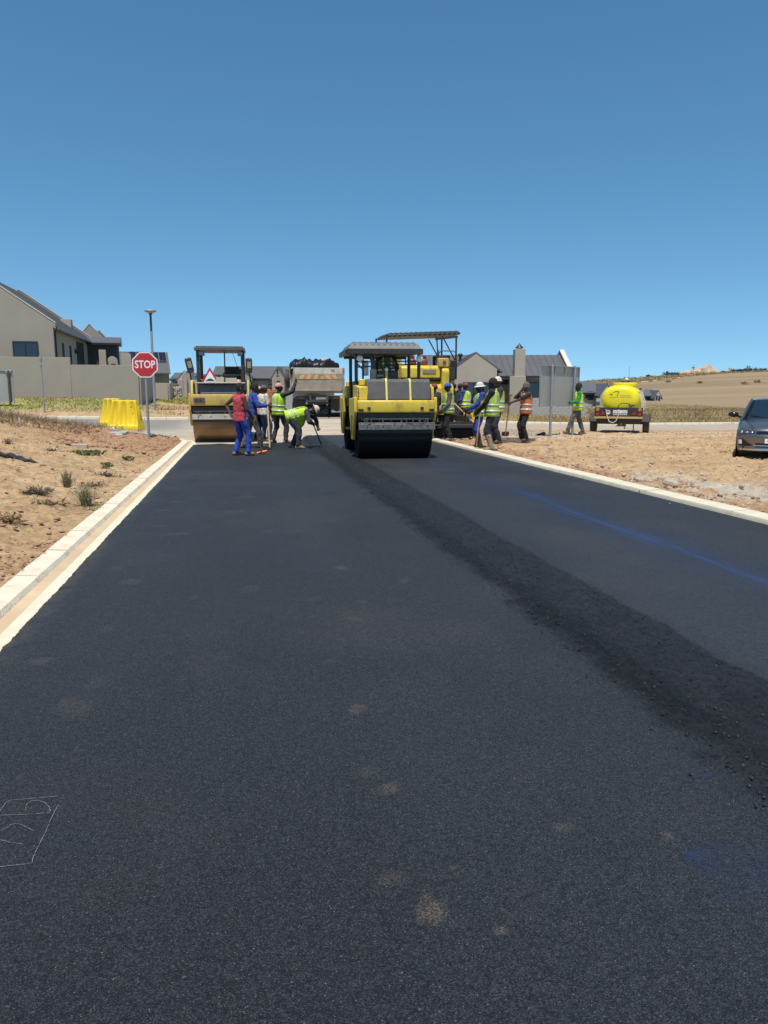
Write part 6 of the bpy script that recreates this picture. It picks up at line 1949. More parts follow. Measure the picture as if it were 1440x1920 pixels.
def boards():
    p0 = gp(1031, 821); p1 = gp(1073, 817)
    v = p1 - p0; v.z = 0
    rz = math.atan2(v.y, v.x); L = v.length
    t = thing('notice_board', 'large grey notice board seen from behind on two galvanised posts', 'sign board', (p0.x, p0.y, p0.z), rz)
    ztop0 = at(1032, 685, p0.y).z - p0.z; zbot = at(1032, 762, p0.y).z - p0.z
    xl = -(1032 - 1008) / FPX * p0.y / math.cos(rz) * 1.02; xr = L + (1091 - 1074) / FPX * p1.y / math.cos(rz) * 1.05
    b = MB(); b.box(((xl + xr) / 2, .09, (ztop0 + zbot) / 2), (xr - xl, .012, ztop0 - zbot)); bd = b.build('sheet', M['boardback'], t)
    zt = ztop0; h = ztop0 - zbot
    for k, (x, w) in enumerate(((xl + .015, .03), (xr - .015, .03), (xl + (xr - xl) * .355, .03), (xl + (xr - xl) * .60, .03))):
        b = MB(); b.box((x, .070, (zt + zbot) / 2), (w, .026, h)); b.build('frame_bar', M['boardback' if k > 1 else 'steel'], bd, smooth=0)
    b = MB(); b.box(((xl + xr) / 2, .055, zt - .012), (xr - xl - .062, .07, .024)); b.build('top_rail', M['steel'], bd, bev=.003)
    b = MB(); b.box(((xl + xr) / 2, .066, zbot + .012), (xr - xl - .062, .03, .024)); b.build('bottom_rail', M['steel'], bd, bev=.003)
    for x, zz in ((0, 0), (L, p1.z - p0.z)):
        b = MB(); b.cyl((x, 0, zz - .3), (x, 0, zt + .03), .045, n=12); po = b.build('post', M['steel'], t)
        b = MB()
        for z in (zt - .02, zbot + .02): b.box((x, .03, z), (.30, .02, .03)); b.turn([(.052, z - .02), (.052, z + .02)], (x, 0, 0), n=12)
        b.build('clamp', M['steel'], po, bev=.003)
    # small board at the far left
    p = gp(20, 764)
    Y = p.y
    t = thing('notice_board', 'small grey board seen from behind on a weathered post at the left edge', 'sign board', (p.x, Y, p.z), R(8))
    zt = at(20, 694, Y).z - p.z; zb = at(20, 754, Y).z - p.z; w = 2 * .52
    b = MB(); b.box((-.38, .10, (zt + zb) / 2), (1.15, .012, zt - zb)); bd = b.build('sheet', M['boardback'], t)
    b = MB()
    b.box((.185, .078, (zt + zb) / 2), (.025, .03, zt - zb)); b.box((-.38, .066, zt - .014), (1.10, .055, .028)); b.box((-.38, .075, zb + .012), (1.10, .03, .024)); b.build('frame_bar', M['steel'], bd, bev=.003)
    b = MB(); b.cyl((0, 0, -.3), (.01, 0, zt - .02), .055, n=10); b.build('post', M['twig'], t)
    b = MB(); b.box((0, .04, zt - .08), (.28, .03, .10)); b.build('clamp', M['steel'], t, bev=.003)


boards()


def posts():
    p = gp(84, 776)
    h = at(81, 668, p.y).z - p.z
    t = thing('marker_post', 'slim grey post with a short bracket near its top, standing in brown brush at left', 'post', p, 0)
    b = MB(); b.cyl((0, 0, -.2), (-.02, 0, h), .040, .038, 10); b.build('post', M['pole'], t)
    b = MB(); b.box((-.03, 0, h - .10), (.11, .10, .22)); b.box((-.03, -.01, h - .42), (.10, .10, .05)); b.build('bracket', M['pole'], t, bev=.01)
    p = gp(39, 804)
    t = MB().box((0, 0, .12), (.045, .03, .36)).build('survey_peg', M['offwhite'], bev=.004)
    t.location = p; t.rotation_euler = (.05, -.04, .2); tag(t, 'short white survey peg in the sloping dirt at left', 'peg')


posts()


def barriers():
    def one(px, py, rz, label):
        p = gp(px, py)
        t = thing('water_barrier', label, 'road barrier', (p.x, p.y, p.z), rz, 'yellow water filled barriers')
        L = .96; H = 1.12
        # jersey profile swept along the length with scalloped ribs: wide foot, narrow top
        N = 41; rings = []
        for i in range(N):
            u = i / (N - 1); x = -L / 2 + L * u
            rib = .5 + .5 * math.cos(u * 2 * math.pi * 3)        # 1 on ribs, 0 in flutes
            endk = min(1, min(u, 1 - u) * 14)
            prof = []
            for z, w in ((0, .30), (.16, .30), (.20, .275), (.48, .215), (.80, .145), (1.0, .115), (1.09, .10), (H, .07)):
                k = 1 - (1 - rib) * (.70 if .18 < z < 1.05 else .12) * math.sin(math.pi * min(1, max(0, z / 1.25)))
                prof.append((w * k * (.88 + .12 * endk), z))
            ring = [(x + (0.17 * (1 - z / H) * (2 * u - 1)), -w, z) for w, z in prof] + [(x + (0.17 * (1 - z / H) * (2 * u - 1)), w, z) for w, z in reversed(prof)]
            rings.append(ring)
        b = MB(); b.loft(rings); body = b.build('body', M['plastyellow'], t, bev=.012, smooth=50)
        b = MB()
        for x in (-.3, 0, .3): b.box((x, 0, .05), (.13, .615, .10))
        b.build('forklift_slot', M['plastyellow'], body, bev=.01)
        b = MB()
        for x in (-.3, .12): b.turn([(.05, H - .005), (.05, H + .018), (.03, H + .022)], (x, 0, 0), n=14)
        b.build('filler_cap', M['plastyellow'], t)
        b = MB(); b.cyl((.34, -.155, .86), (.34, -.175, .86), .022, n=10); b.build('drain_plug', M['black'], t)
        for sx in (-1, 1):
            b = MB(); b.turn([(.06, .1), (.06, .9)], (sx * (L / 2 + .06), 0, 0), n=10); b.build('hinge_lug', M['plastyellow'], t)
        return t
    one(237, 806, R(-10), 'yellow water barrier at the road corner, the nearer of two beside the stop sign')
    one(213, 799, R(-38), 'yellow water barrier at the road corner, the farther of two, left and behind')


barriers()


def bricks_and_bits():
    # bricks, rubble slab, plastic, stones near the stop sign
    p = gp(150, 841)
    q = MB().box((0, 0, .05), (.34, .16, .11)).build('loose_brick', M['rock'], bev=.012); q.location = p; q.rotation_euler = (.03, .05, .15)
    tag(q, 'pale concrete brick lying alone on the dirt left of the road', 'brick')
    p = gp(212, 816)
    q = MB().box((0, 0, .06), (.85, .35, .07)).build('concrete_slab', M['plinth'], bev=.02); q.location = p; q.rotation_euler = (.06, -.05, .1)
    tag(q, 'broken flat concrete slab lying in front of the yellow barriers', 'slab')
    p = gp(222, 820); b = MB(); b.ball((0, 0, .04), .17, .12, .09, 8, 5); q = b.build('pale_rubble', M['rock'], smooth=20); q.location = p
    tag(q, 'pale lump of rubble in front of the concrete slab', 'rubble')
    p = gp(211, 809); b = MB(); b.ball((0, 0, .07), .14, .10, .10, 8, 5); q = b.build('white_stone', M['white'], smooth=20); q.location = p
    tag(q, 'white stone against the foot of the yellow barriers', 'stone')
    p = gp(300, 819)
    q = MB().box((0, 0, .02), (1.3, .22, .06)).build('timber_plank', M['woodp'], bev=.008); q.location = p + Vector((-.2, .25, 0)); q.rotation_euler = (.02, .03, -.05)
    tag(q, 'pale timber plank lying behind the stop sign pole', 'plank')
    # black plastic strip on the slope at the very left
    pts = [gp(x, y) + Vector((0, 0, .05 + .03 * (i % 2))) for i, (x, y) in enumerate(((-12, 857), (0, 859), (10, 860), (22, 862), (30, 864), (38, 867), (46, 869), (58, 871), (72, 874)))]
    b = MB(); b.tube(pts, [.04, .05, .045, .055, .05, .05, .045, .03, .01], 6)
    q = b.build('plastic_strip', M['burnt'], smooth=30); tag(q, 'twisted black plastic strip lying on the slope at far left', 'plastic strip')
    b = MB(); b.tube([gp(36, 867) + Vector((0, 0, .03)), gp(48, 866) + Vector((0, 0, .05)), gp(62, 866) + Vector((0, 0, .02))], [.03, .02, .005], 5)
    b.build('torn_end', M['burnt'], q)
    # spilled asphalt patch where the orange vest worker stands
    p = gp(963, 830)
    b = MB(); N = 26; ring = []
    for k in range(N):
        a = 2 * math.pi * k / N; r = 1 + .16 * math.sin(3 * a + 1) + .10 * math.sin(7 * a)
        x, y = p.x + .62 * r * math.cos(a), p.y + .75 * r * math.sin(a); ring.append((x, y))
    top = [(x * .93 + p.x * .07, y * .93 + p.y * .07, tz(x, y) + .12) for x, y in ring]; bot = [(x, y, tz(x, y) - .02) for x, y in ring]
    b.loft([bot, top, [(x * .5 + p.x * .5, y * .5 + p.y * .5, z + .015) for x, y, z in top]]); q = b.build('spilled_asphalt', M['patch'], smooth=40)
    tag(q, 'flat dark heap of spilled asphalt under the shovel of the orange vest worker', 'asphalt heap')
    p = gp(1008, 820)
    b = MB(); b.box((0, 0, .07), (.34, .12, .07), (.1, -.35, 0)); b.ball((.2, 0, .13), .08, .06, .06); q = b.build('black_block', M['burnt'], bev=.015); q.location = p
    tag(q, 'small black block of debris on the dirt left of the notice board posts', 'debris')
    # yellow can standing behind the right group
    p = gp(882, 779) 
    p = at(882, 778, 27.5); g = tz(p.x, p.y)
    t = thing('jerry_can', 'yellow plastic container between the workers right of the paver', 'container', (p.x, p.y, g), .3)
    b = MB(); b.box((0, 0, .45), (.40, .30, .90)); b.build('body', M['plastyellow'], t, bev=.05, seg=3)
    b = MB(); b.cyl((-.1, 0, .9), (-.1, 0, .97), .05); b.build('cap', M['black'], t)
    b = MB(); b.tube([(.0, 0, .88), (.02, 0, .98), (.14, 0, .98), (.16, 0, .88)], .022, 6); b.build('handle', M['plastyellow'], t)


bricks_and_bits()


# ------------------------------------------------------------------ stones and clods
def stone_mesh(name, m, seed, flat=.65):
    r_ = random.Random(seed)
    b = MB(); b.ball((0, 0, 0), 1, .8, flat, 7, 5)
    vs = {}
    b.v = [tuple(c * (1 + .3 * (r_.random() - .5)) for c in p) for p in b.v]
    return b.mesh(name, M[m], 25)


SM = [stone_mesh('stone', 'rock', k) for k in range(5)]
SR = [stone_mesh('clod', 'clod', 20 + k, .55) for k in range(5)]


def single_stones():
    # the ones that show in the photograph, right of the kerb
    spots = [(1201, 909, .10), (1256, 916, .11), (1264, 917, .08), (1303, 931, .08), (1332, 942, .06), (1130, 880, .05), (1075, 878, .06), (1120, 868, .06), (1060, 862, .06), (1035, 858, .05), (1146, 842, .07), (1157, 842, .06), (1210, 867, .05), (1208, 868, .05),
             (1222, 874, .05), (1265, 838, .04), (1290, 868, .04), (1103, 841, .05), (1030, 845, .06), (1012, 846, .05), (1050, 838, .05), (1170, 897, .05), (1185, 903, .06), (1236, 903, .05), (1350, 935, .05), (1390, 920, .05), (1320, 905, .05), (1275, 890, .04)]
    for px, py, r in spots:
        p = gp(px, py)
        o = bpy.data.objects.new('loose_stone', random.choice(SM)); COL.objects.link(o)
        o.location = p + Vector((0, 0, .055 + r * .25)); o.scale = (r * random.uniform(.9, 1.4), r, r * random.uniform(.7, 1)); o.rotation_euler = (random.uniform(-.3, .3), random.uniform(-.3, .3), random.random() * 6)
        tag(o, 'loose pale stone lying on the dirt beyond the right kerb', 'stone', 'loose stones right of the road')
    spots = [(108, 984, .07), (45, 987, .05), (33, 982, .08), (5, 997, .06), (92, 1012, .05), (62, 906, .05), (105, 803, .07), (112, 806, .07), (98, 849, .05), (185, 860, .06), (140, 812, .05), (30, 1000, .05), (70, 1035, .05)]
    for px, py, r in spots:
        p = gp(px, py)
        o = bpy.data.objects.new('earth_clod', random.choice(SR)); COL.objects.link(o)
        o.location = p + Vector((0, 0, .055 + r * .25)); o.scale = (r * .9, r * .7, r * .5); o.rotation_euler = (0, 0, random.random() * 6)
        tag(o, 'brown clod of earth lying on the slope left of the road', 'clod', 'earth clods left of the road')


single_stones()


def stone_field(name, m, label, sampler, n, rmin, rmax, power=3, lift=.055):
    vs, fs = [], []
    base = np.array([(1, 0, 0), (.3, .9, .1), (-.8, .6, 0), (-.8, -.6, .1), (.3, -.9, 0), (.2, .1, .75), (-.2, -.1, -.6)])
    tri = [(0, 1, 5), (1, 2, 5), (2, 3, 5), (3, 4, 5), (4, 0, 5), (1, 0, 6), (2, 1, 6), (3, 2, 6), (4, 3, 6), (0, 4, 6)]
    k = 0
    for i in range(n):
        s, t = sampler()
        x, y = xy(s, t)
        r = rmin + (rmax - rmin) * rng.random() ** power
        a = rng.random() * 6.28
        p = base * (.75 + .5 * rng.random((7, 1))) * [r, r * (.6 + .4 * rng.random()), r * .8]
        p = p @ np.array([[math.cos(a), math.sin(a), 0], [-math.sin(a), math.cos(a), 0], [0, 0, 1]])
        vs.extend((p + [x, y, tz(x, y) + lift + r * .12]).tolist()); fs.extend([tuple(j + k for j in f) for f in tri]); k += 7
    b = MB(); b.add(vs, fs)
    o = b.build(name, M[m], smooth=0); tag(o, label, name.replace('_', ' '), kind='stuff')


U = rng.random
stone_field('red_clay_clods', 'rockred', 'red clay clods heaped at the left road corner below the stop sign', lambda: (18.2 + 6.6 * U() ** .8, -2.0 - 3.2 * U() ** 1.3), 1700, .012, .09, 3)
stone_field('red_clay_clods', 'rockred', 'red clods and crumbs thrown up behind the left kerb near the camera', lambda: (3.5 + 4.5 * U(), -1.8 - .8 * U() ** 1.8), 1600, .004, .028, 4)
stone_field('dirt_crumbs', 'rock', 'fine pale crumbs and grit on the left dirt slope', lambda: (5 + 19 * U(), -1.9 - 8 * U() ** .9), 2600, .006, .045, 5)
stone_field('dirt_crumbs', 'rock', 'fine pale crumbs and grit on the right dirt lot', lambda: (6 + 22 * U(), 6.3 + 14 * U() ** 1.1), 2600, .006, .05, 5)
stone_field('red_clay_clods', 'rockred', 'reddish clods behind the right kerb', lambda: (7 + 17 * U(), 6.2 + .9 * U() ** 1.8), 1500, .006, .055, 4)
stone_field('earth_crumbs', 'clod', 'dark brown earth crumbs over the left dirt slope', lambda: (4.5 + 19 * U(), -1.85 - 8 * U() ** .9), 3800, .006, .05, 4)
stone_field('earth_crumbs', 'clod', 'dark brown earth crumbs over the right dirt lot', lambda: (6 + 22 * U(), 6.25 + 13 * U() ** 1.1), 2900, .006, .05, 4)
stone_field('grey_gravel', 'rockgrey', 'grey gravel spread behind the right kerb end where the workers stand', lambda: (23 + 5.5 * U(), 6.2 + 5 * U()), 2600, .015, .045, 2, .05)
stone_field('grey_gravel', 'rockgrey', 'grey broken stones behind the stop sign pole', lambda: (24.2 + 1.0 * U(), -2.3 - 2.0 * U()), 700, .02, .06, 2, .09)
stone_field('grey_gravel', 'rockgrey', 'small grey chippings beside the right kerb near the car', lambda: (9.0 + 3.2 * rng.normal() * .5, 7.2 + .6 * rng.normal()), 700, .005, .022, 3, .052)


# ------------------------------------------------------------------ plants
def blade_field(name, m, label, sampler, n, h0, h1, w, lean=.5, kind='stuff', lift=.03, cat=None):
    vs, fs = [], []
    k = 0
    for i in range(n):
        x, y = sampler()
        z = tz(x, y) + lift
        h = h0 + (h1 - h0) * rng.random() ** 1.6
        a = rng.random() * 6.283; l = lean * h * rng.random()
        dx, dy = math.cos(a), math.sin(a); b2 = rng.random() * 6.283
        ww = w * (.6 + .8 * rng.random())
        wx, wy = math.cos(b2) * ww, math.sin(b2) * ww
        vs += [(x - wx, y - wy, z), (x + wx, y + wy, z), (x + dx * l * .4 + wx * .7, y + dy * l * .4 + wy * .7, z + h * .6), (x + dx * l * .4 - wx * .7, y + dy * l * .4 - wy * .7, z + h * .6), (x + dx * l, y + dy * l, z + h)]
        fs += [(k, k + 1, k + 2, k + 3), (k + 3, k + 2, k + 4)]; k += 5
    b = MB(); b.add(vs, fs)
    o = b.build(name, M[m], smooth=0); tag(o, label, cat or name.replace('_', ' '), kind=kind)
    return o


def S_st(s0, s1, t0, t1, f=None):
    def g():
        while True:
            s = s0 + (s1 - s0) * U(); t = t0 + (t1 - t0) * U(); x, y = xy(s, t)
            if f is None or f(s, t, x, y): return x, y
    return g


patch = lambda sc, th, sd: (lambda s, t, x, y: float(fbm(x * sc, y * sc, 3, sd)) > th)
blade_field('brown_brush', 'grassbrown', 'dry brown brush along the top of the left dirt slope', S_st(21.0, 27.5, -15.5, -4.4, lambda s, t, x, y: s > 21.2 - .16 * (t + 4.4) and s < 26.2 - .16 * (t + 4.4) and float(fbm(x * .9, y * .9, 3, 5)) > .36), 9000, .05, .30, .008, 2.3)
blade_field('brown_brush', 'weedgrey', 'grey straggly weeds at the foot of the yellow barriers', S_st(23.8, 25.6, -8.2, -3.2, patch(1.5, .45, 9)), 1500, .06, .32, .006, 1.0)
blade_field('lawn_grass', 'grassgreen', 'short green and straw grass in front of the boundary wall', S_st(39.5, 47, -24, -6, patch(.5, .42, 77)), 9000, .03, .12, .025, 1.2)
blade_field('lawn_grass', 'grassdry', 'straw coloured grass mixed into the lawn by the boundary wall', S_st(38.5, 47, -24, -3, patch(.7, .40, 44)), 8000, .03, .14, .022, 1.3)
blade_field('lawn_grass', 'grassgreen', 'green grass strip below the distant wall and gabion', S_st(50, 62, -8, -2), 3000, .05, .16, .04, .8)
blade_field('dry_grass', 'grassolive', 'olive dry grass field beyond the far kerb on the right', lambda: (lambda u: (lambda Y: (u * Y, Y))(41 + (min(118, 120 - 290 * (u - .33)) - 41) * U() ** 1.5))(.20 + .34 * U()), 24000, .03, .17, .018, 1.3)
blade_field('dry_grass', 'grassdry', 'straw coloured tufts in the dry grass field on the right', lambda: (lambda u: (lambda Y: (u * Y, Y))(40.5 + (min(100, 118 - 290 * (u - .33)) - 40.5) * U() ** 1.6))(.18 + .36 * U()), 9000, .03, .18, .015, 1.3)
blade_field('dry_grass', 'grassbrown', 'brown clumps in the dry grass field on the right', lambda: (lambda Y, u: (u * Y + .5 * rng.normal(), Y + .5 * rng.normal()))(42 + 30 * float(vnoise(rng.integers(0, 60), 3, 4)), .20 + .30 * float(vnoise(rng.integers(0, 90), 9, 6))), 9000, .05, .22, .018, 1.0)
blade_field('dry_grass', 'grassdry', 'dry grass on the verge behind the far kerb, in front of the bungalow', S_st(37.2, 54, 7.5, 22, patch(.6, .48, 12)), 4500, .05, .22, .02, .9)


def tuft(name, m, label, px, py, n, h, spread, w=.004, leafy=False, group=None):
    p = gp(px, py)
    t = thing(name, label, 'plant', p, 0, group)
    vs, fs = [], []; k = 0
    if leafy:
        for i in range(n):
            a = U() * 6.283; r = spread * U() ** .7; c = np.array([r * math.cos(a), r * math.sin(a) * .7, .05 + h * U()])
            d = rng.normal(size=3); d[2] = abs(d[2]) * .4 + .15; d /= np.linalg.norm(d); e = np.cross(d, rng.normal(size=3)); e /= np.linalg.norm(e)
            L = w * (1 + U()); 
            vs += [tuple(c - d * L), tuple(c + e * L * .5), tuple(c + d * L), tuple(c - e * L * .5)]; fs.append((k, k + 1, k + 2, k + 3)); k += 4
    else:
        for i in range(n):
            a = U() * 6.283; hh = h * (.4 + .6 * U()); l = spread * U()
            ba = U() * 6.283; br = spread * .25 * U()
            bx_, by_ = br * math.cos(ba), br * math.sin(ba)
            wx, wy = -math.sin(a) * w, math.cos(a) * w
            pts = [(bx_ + math.cos(a) * l * q ** 1.5, by_ + math.sin(a) * l * q ** 1.5, .03 + hh * q) for q in (0, .5, 1)]
            vs += [(pts[0][0] - wx, pts[0][1] - wy, pts[0][2]), (pts[0][0] + wx, pts[0][1] + wy, pts[0][2]), (pts[1][0] + wx, pts[1][1] + wy, pts[1][2]), (pts[1][0] - wx, pts[1][1] - wy, pts[1][2]), pts[2]]
            fs += [(k, k + 1, k + 2, k + 3), (k + 3, k + 2, k + 4)]; k += 5
            # small seed heads and side leaves
            for q in range(2):
                f = .4 + .6 * U(); c = np.array(pts[0]) * (1 - f) + np.array(pts[2]) * f; d = rng.normal(size=3) * w * 4
                e = rng.normal(size=3) * w * 2
                vs += [tuple(c), tuple(c + d + e), tuple(c + d * 1.7)]; fs.append((k, k + 1, k + 2)); k += 3
    b = MB(); b.add(vs, fs); b.build('leaves', M[m], t, smooth=0)
    b = MB()
    for i in range(5):
        a = U() * 6.283; b.tube([(0, 0, -.02), (.3 * spread * math.cos(a), .3 * spread * math.sin(a), h * .5)], [.005, .002], 4)
    b.build('stem', M['twig'], t)


tuft('weed', 'weedgrey', 'grey green grassy weed on the dirt, the upper one left of the kerb', 127, 917, 120, .30, .22, .0035)
tuft('weed', 'weedgrey', 'larger grey green grassy weed close to the left kerb', 162, 955, 170, .34, .26, .0035)
tuft('weed', 'weed', 'low fresh green weed growing against the back of the left kerb', 172, 963, 60, .10, .18, .010, True)
tuft('ground_weed', 'weed', 'bright green creeping weed at the edge of the red clay', 168, 858, 240, .10, .36, .022, True)
tuft('ground_weed', 'weed', 'dark green creeping weed left of the bright one', 141, 855, 130, .07, .34, .016, True)
tuft('ground_weed', 'weed', 'small round green weed on the red clay near the kerb', 240, 868, 90, .09, .15, .020, True)
tuft('ground_weed', 'weed', 'small green weed below the creeping weeds', 202, 881, 90, .09, .14, .020, True)
tuft('dry_tuft', 'grassbrown', 'small dry brown tuft alone on the upper left dirt', 16, 838, 60, .16, .16, .005)
tuft('dry_tuft', 'twig', 'dark dry weed lying flat on the left dirt, nearest the camera', 85, 955, 130, .07, .36, .005)
tuft('dry_tuft', 'twig', 'dark flattened dry weed on the left dirt above the nearest one', 65, 932, 160, .09, .38, .005)
tuft('dry_tuft', 'twig', 'dark dry twigs on the dirt beside the grey green weeds', 198, 896, 90, .06, .34, .005)
tuft('dry_tuft', 'twig', 'dark twiggy remains left of the kerb below the twigs', 172, 916, 90, .05, .32, .005)
tuft('dry_tuft', 'twig', 'dry dark twig bundle on the slope right of the black plastic strip', 97, 850, 40, .07, .2, .005)
tuft('dry_tuft', 'grassbrown', 'dry brown tuft at the left edge near the camera', 12, 985, 90, .10, .25, .005)
# ------------------------------------------------------------------ people
def clouds(name, scale):
    t = bpy.data.textures.new(name, 'CLOUDS'); t.noise_scale = scale; t.noise_depth = 3
    return t


FOLD = clouds('cloth_folds', .11)


def ik(a, c, l1, l2, hint):
    """elbow or knee between a and c"""
    a = Vector(a); c = Vector(c); d = c - a; L = d.length
    mx = (l1 + l2) * .995
    if L > mx: c = a + d * (mx / L); d = c - a; L = mx
    k = (l1 * l1 - l2 * l2 + L * L) / (2 * L); h = math.sqrt(max(l1 * l1 - k * k, 0))
    u = d / L; hv = Vector(hint) - u * Vector(hint).dot(u)
    hv = hv.normalized() if hv.length > 1e-4 else u.orthogonal().normalized()
    return a + u * k + hv * h, c


def remesh(o, vox, sm_=3, fold=0.0):
    m = o.modifiers.new('one_surface', 'REMESH'); m.mode = 'VOXEL'; m.voxel_size = vox; m.use_smooth_shade = True
    if sm_:
        q = o.modifiers.new('smooth', 'SMOOTH'); q.iterations = sm_; q.factor = .5
    if fold:
        d = o.modifiers.new('folds', 'DISPLACE'); d.texture = FOLD; d.strength = fold; d.mid_level = .5; d.texture_coords = 'LOCAL'
    return o


def person(label, loc, face, H=1.72, lean=0.0, side=0.0, feet=((-.12, .0), (.12, .0)), hands=None, hint=None, head=(0, 0), skin='skin',
           shirt='c_navy', sleeve='long', trousers='c_black', shoes='shoe', boots=False, vest=None, hat=None, hatm='c_black', drop=0.0, grip=(False, False), shift=(0, 0), seated=False, drape=False):
    k = H / 1.72
    t = thing('person', label, 'person', loc, face, 'road workers')
    t.scale = (k, k, k)
    u = Vector((math.sin(side), math.sin(lean) * math.cos(side), math.cos(lean) * math.cos(side))).normalized()
    X = Vector((1, 0, 0)); X = (X - u * X.dot(u)).normalized(); F = u.cross(X) * -1
    F = Vector((0, 1, 0)) - u * u.y; F = F.normalized() if F.length > .05 else Vector((0, 0, -1))
    hip = Vector((shift[0], shift[1], .93 - drop))
    at_ = lambda h, x=0, f=0: hip + u * h + X * x + F * f
    shl = [at_(.475, s * .185) for s in (-1, 1)]
    neck = at_(.545, 0, .0)
    # head
    hp, hy = head
    hu = (u * .45 + Vector((0, 0, 1)) * .55) if lean < 1.0 else (u * .8 + Vector((0, 0, 1)) * .2)
    hu.normalize()
    hf = Matrix.Rotation(hy, 3, 'Z') @ Vector((0, 1, 0)); hf = (hf - hu * hf.dot(hu)).normalized()
    hx = hf.cross(hu)
    rot = Matrix.Rotation(hp, 3, hx); hf = rot @ hf; hu = rot @ hu
    hc = neck + hu * .135 + hf * .02
    HM = Matrix((hx, hf, hu)).transposed()
    # legs
    foot = [Vector((fx, fy, .085)) for fx, fy in feet] if not seated else [Vector((fx, fy, fz)) for fx, fy, fz in feet]
    hipj = [hip + X * (s * .095) - u * .02 for s in (-1, 1)]
    knees = []
    for i in (0, 1):
        kn, an = ik(hipj[i], foot[i], .44, .42, (0.08 * (-1, 1)[i], 1, .15)); knees.append(kn); foot[i] = an
    # arms
    if hands is None: hands = ((-.26, .06, .82), (.26, .06, .82))
    if hint is None: hint = ((-.5, -1, -.1), (.5, -1, -.1))
    elb, wr = [], []
    for i in (0, 1):
        e, w = ik(shl[i], hands[i], .30, .265, hint[i]); elb.append(e); wr.append(w)
    # ---- body: one continuous surface
    b = MB()
    b.capsule(hip + X * -.07, hip + X * .07, .10); b.capsule(at_(0), at_(.34), .11, .125); b.capsule(at_(.42, -.10), at_(.42, .10), .085)
    b.capsule(at_(.48), neck + hu * .05, .062, .055)
    b.ball(hc + hu * .025 - hf * .012, .077, .098, .100, 14, 10, HM)
    b.ball(hc - hu * .045 + hf * .028, .060, .066, .075, 12, 8, HM)
    b.capsule(hc + hf * .088 + hu * .018, hc + hf * .108 - hu * .022, .010, .017, 7)
    b.capsule(hc + hf * .088 - hu * .060 - hx * .020, hc + hf * .088 - hu * .060 + hx * .020, .010, .010, 6)
    for s in (-1, 1): b.ball(hc + hx * (s * .079) - hf * .012, .012, .022, .032, 7, 5, HM)
    for i in (0, 1):
        b.capsule(shl[i], elb[i], .058, .043); b.capsule(elb[i], wr[i], .043, .030)
        b.capsule(hipj[i], knees[i], .088, .062); b.capsule(knees[i], foot[i], .060, .042)
        # hand: palm, four fingers of unequal length and a thumb
        d = (wr[i] - elb[i]).normalized(); s = (-1, 1)[i]
        pn = d.cross(Vector((0, 0, 1))); pn = pn.normalized() if pn.length > .1 else Vector((0, 1, 0))
        if abs(d.z) > .75: wd = Vector((0, 1, 0)); wd = (wd - d * wd.dot(d)).normalized(); pn = wd.cross(d) * -s
        else: wd = d.cross(pn)
        if pn.dot(Vector((-s, 0, 0))) < 0 and abs(d.z) > .75: pn = -pn
        b.capsule(wr[i] + d * .01 - wd * .022, wr[i] + d * .075 - wd * .030, .018, .016, 8); b.capsule(wr[i] + d * .01 + wd * .02, wr[i] + d * .075 + wd * .028, .018, .016, 8); b.capsule(wr[i], wr[i] + d * .075, .026, .020, 8)
        cu = 1.35 if grip[i] else .45
        for f, (o_, L) in enumerate(((-.034, .066), (-.012, .078), (.011, .072), (.033, .056))):
            r0 = wr[i] + d * .078 + wd * o_
            d1 = (d * math.cos(cu * .7) + pn * math.sin(cu * .7)); d2 = (d * math.cos(cu * 1.7) + pn * math.sin(cu * 1.7))
            m_ = r0 + d1 * L * .55; b.capsule(r0, m_, .0105, .010, 6); b.capsule(m_, m_ + d2 * L * .5, .010, .009, 6)
        r0 = wr[i] + d * .03 + wd * .034
        b.capsule(r0, r0 + (d * .6 + wd * .6 + pn * .4).normalized() * .04, .013, .011, 6); r1 = r0 + (d * .6 + wd * .6 + pn * .4).normalized() * .04
        b.capsule(r1, r1 + (d * .7 + pn * .7).normalized() * .03, .011, .010, 6)
    body = b.build('body', M[skin], t, smooth=0); remesh(body, .0098, 2)
    b = MB()
    for s in (-1, 1): b.ball(hc + hf * .084 + hx * (s * .031) + hu * .020, .012, .008, .007, 8, 5, HM)
    b.build('eyes', M['eyes'], body)
    # ---- trousers
    b = MB()
    b.capsule(hip + X * -.07 + u * .0, hip + X * .07 + u * .0, .108); b.capsule(hip + u * .07 - X * .06, hip + u * .07 + X * .06, .100)
    for i in (0, 1):
        b.capsule(hipj[i], knees[i], .098, .080); end = foot[i] + (knees[i] - foot[i]) * (.62 if boots else .06)
        b.capsule(knees[i], end, .082, .078 if boots else .072)
    tr = b.build('trousers', M[trousers], t, smooth=0); remesh(tr, .017, 3, .050)
    # ---- shirt
    def ring(h, rx, ry, f=0.0, n=20):
        c = at_(h, 0, f); return [c + X * (rx * math.cos(2 * math.pi * q / n)) + F * (ry * math.sin(2 * math.pi * q / n)) for q in range(n)]
    prof = ((-.10, .196, .150), (.0, .188, .145), (.12, .172, .130), (.28, .188, .138), (.40, .196, .135), (.475, .175, .110), (.53, .085, .078))
    b = MB(); b.loft([ring(*q) for q in prof])
    for i in (0, 1):
        s = (-1, 1)[i]
        b.ball(shl[i] - X * (s * .02), .078, .085, .080, 10, 6)
        if sleeve == 'long': b.capsule(shl[i], elb[i], .080, .062); b.capsule(elb[i], wr[i] - (wr[i] - elb[i]) * .06, .062, .046)
        elif sleeve == 'short': b.capsule(shl[i], shl[i] + (elb[i] - shl[i]) * .72, .082, .072)
    sh = b.build('shirt', M[shirt], t, smooth=0); remesh(sh, .0165, 3, .042)
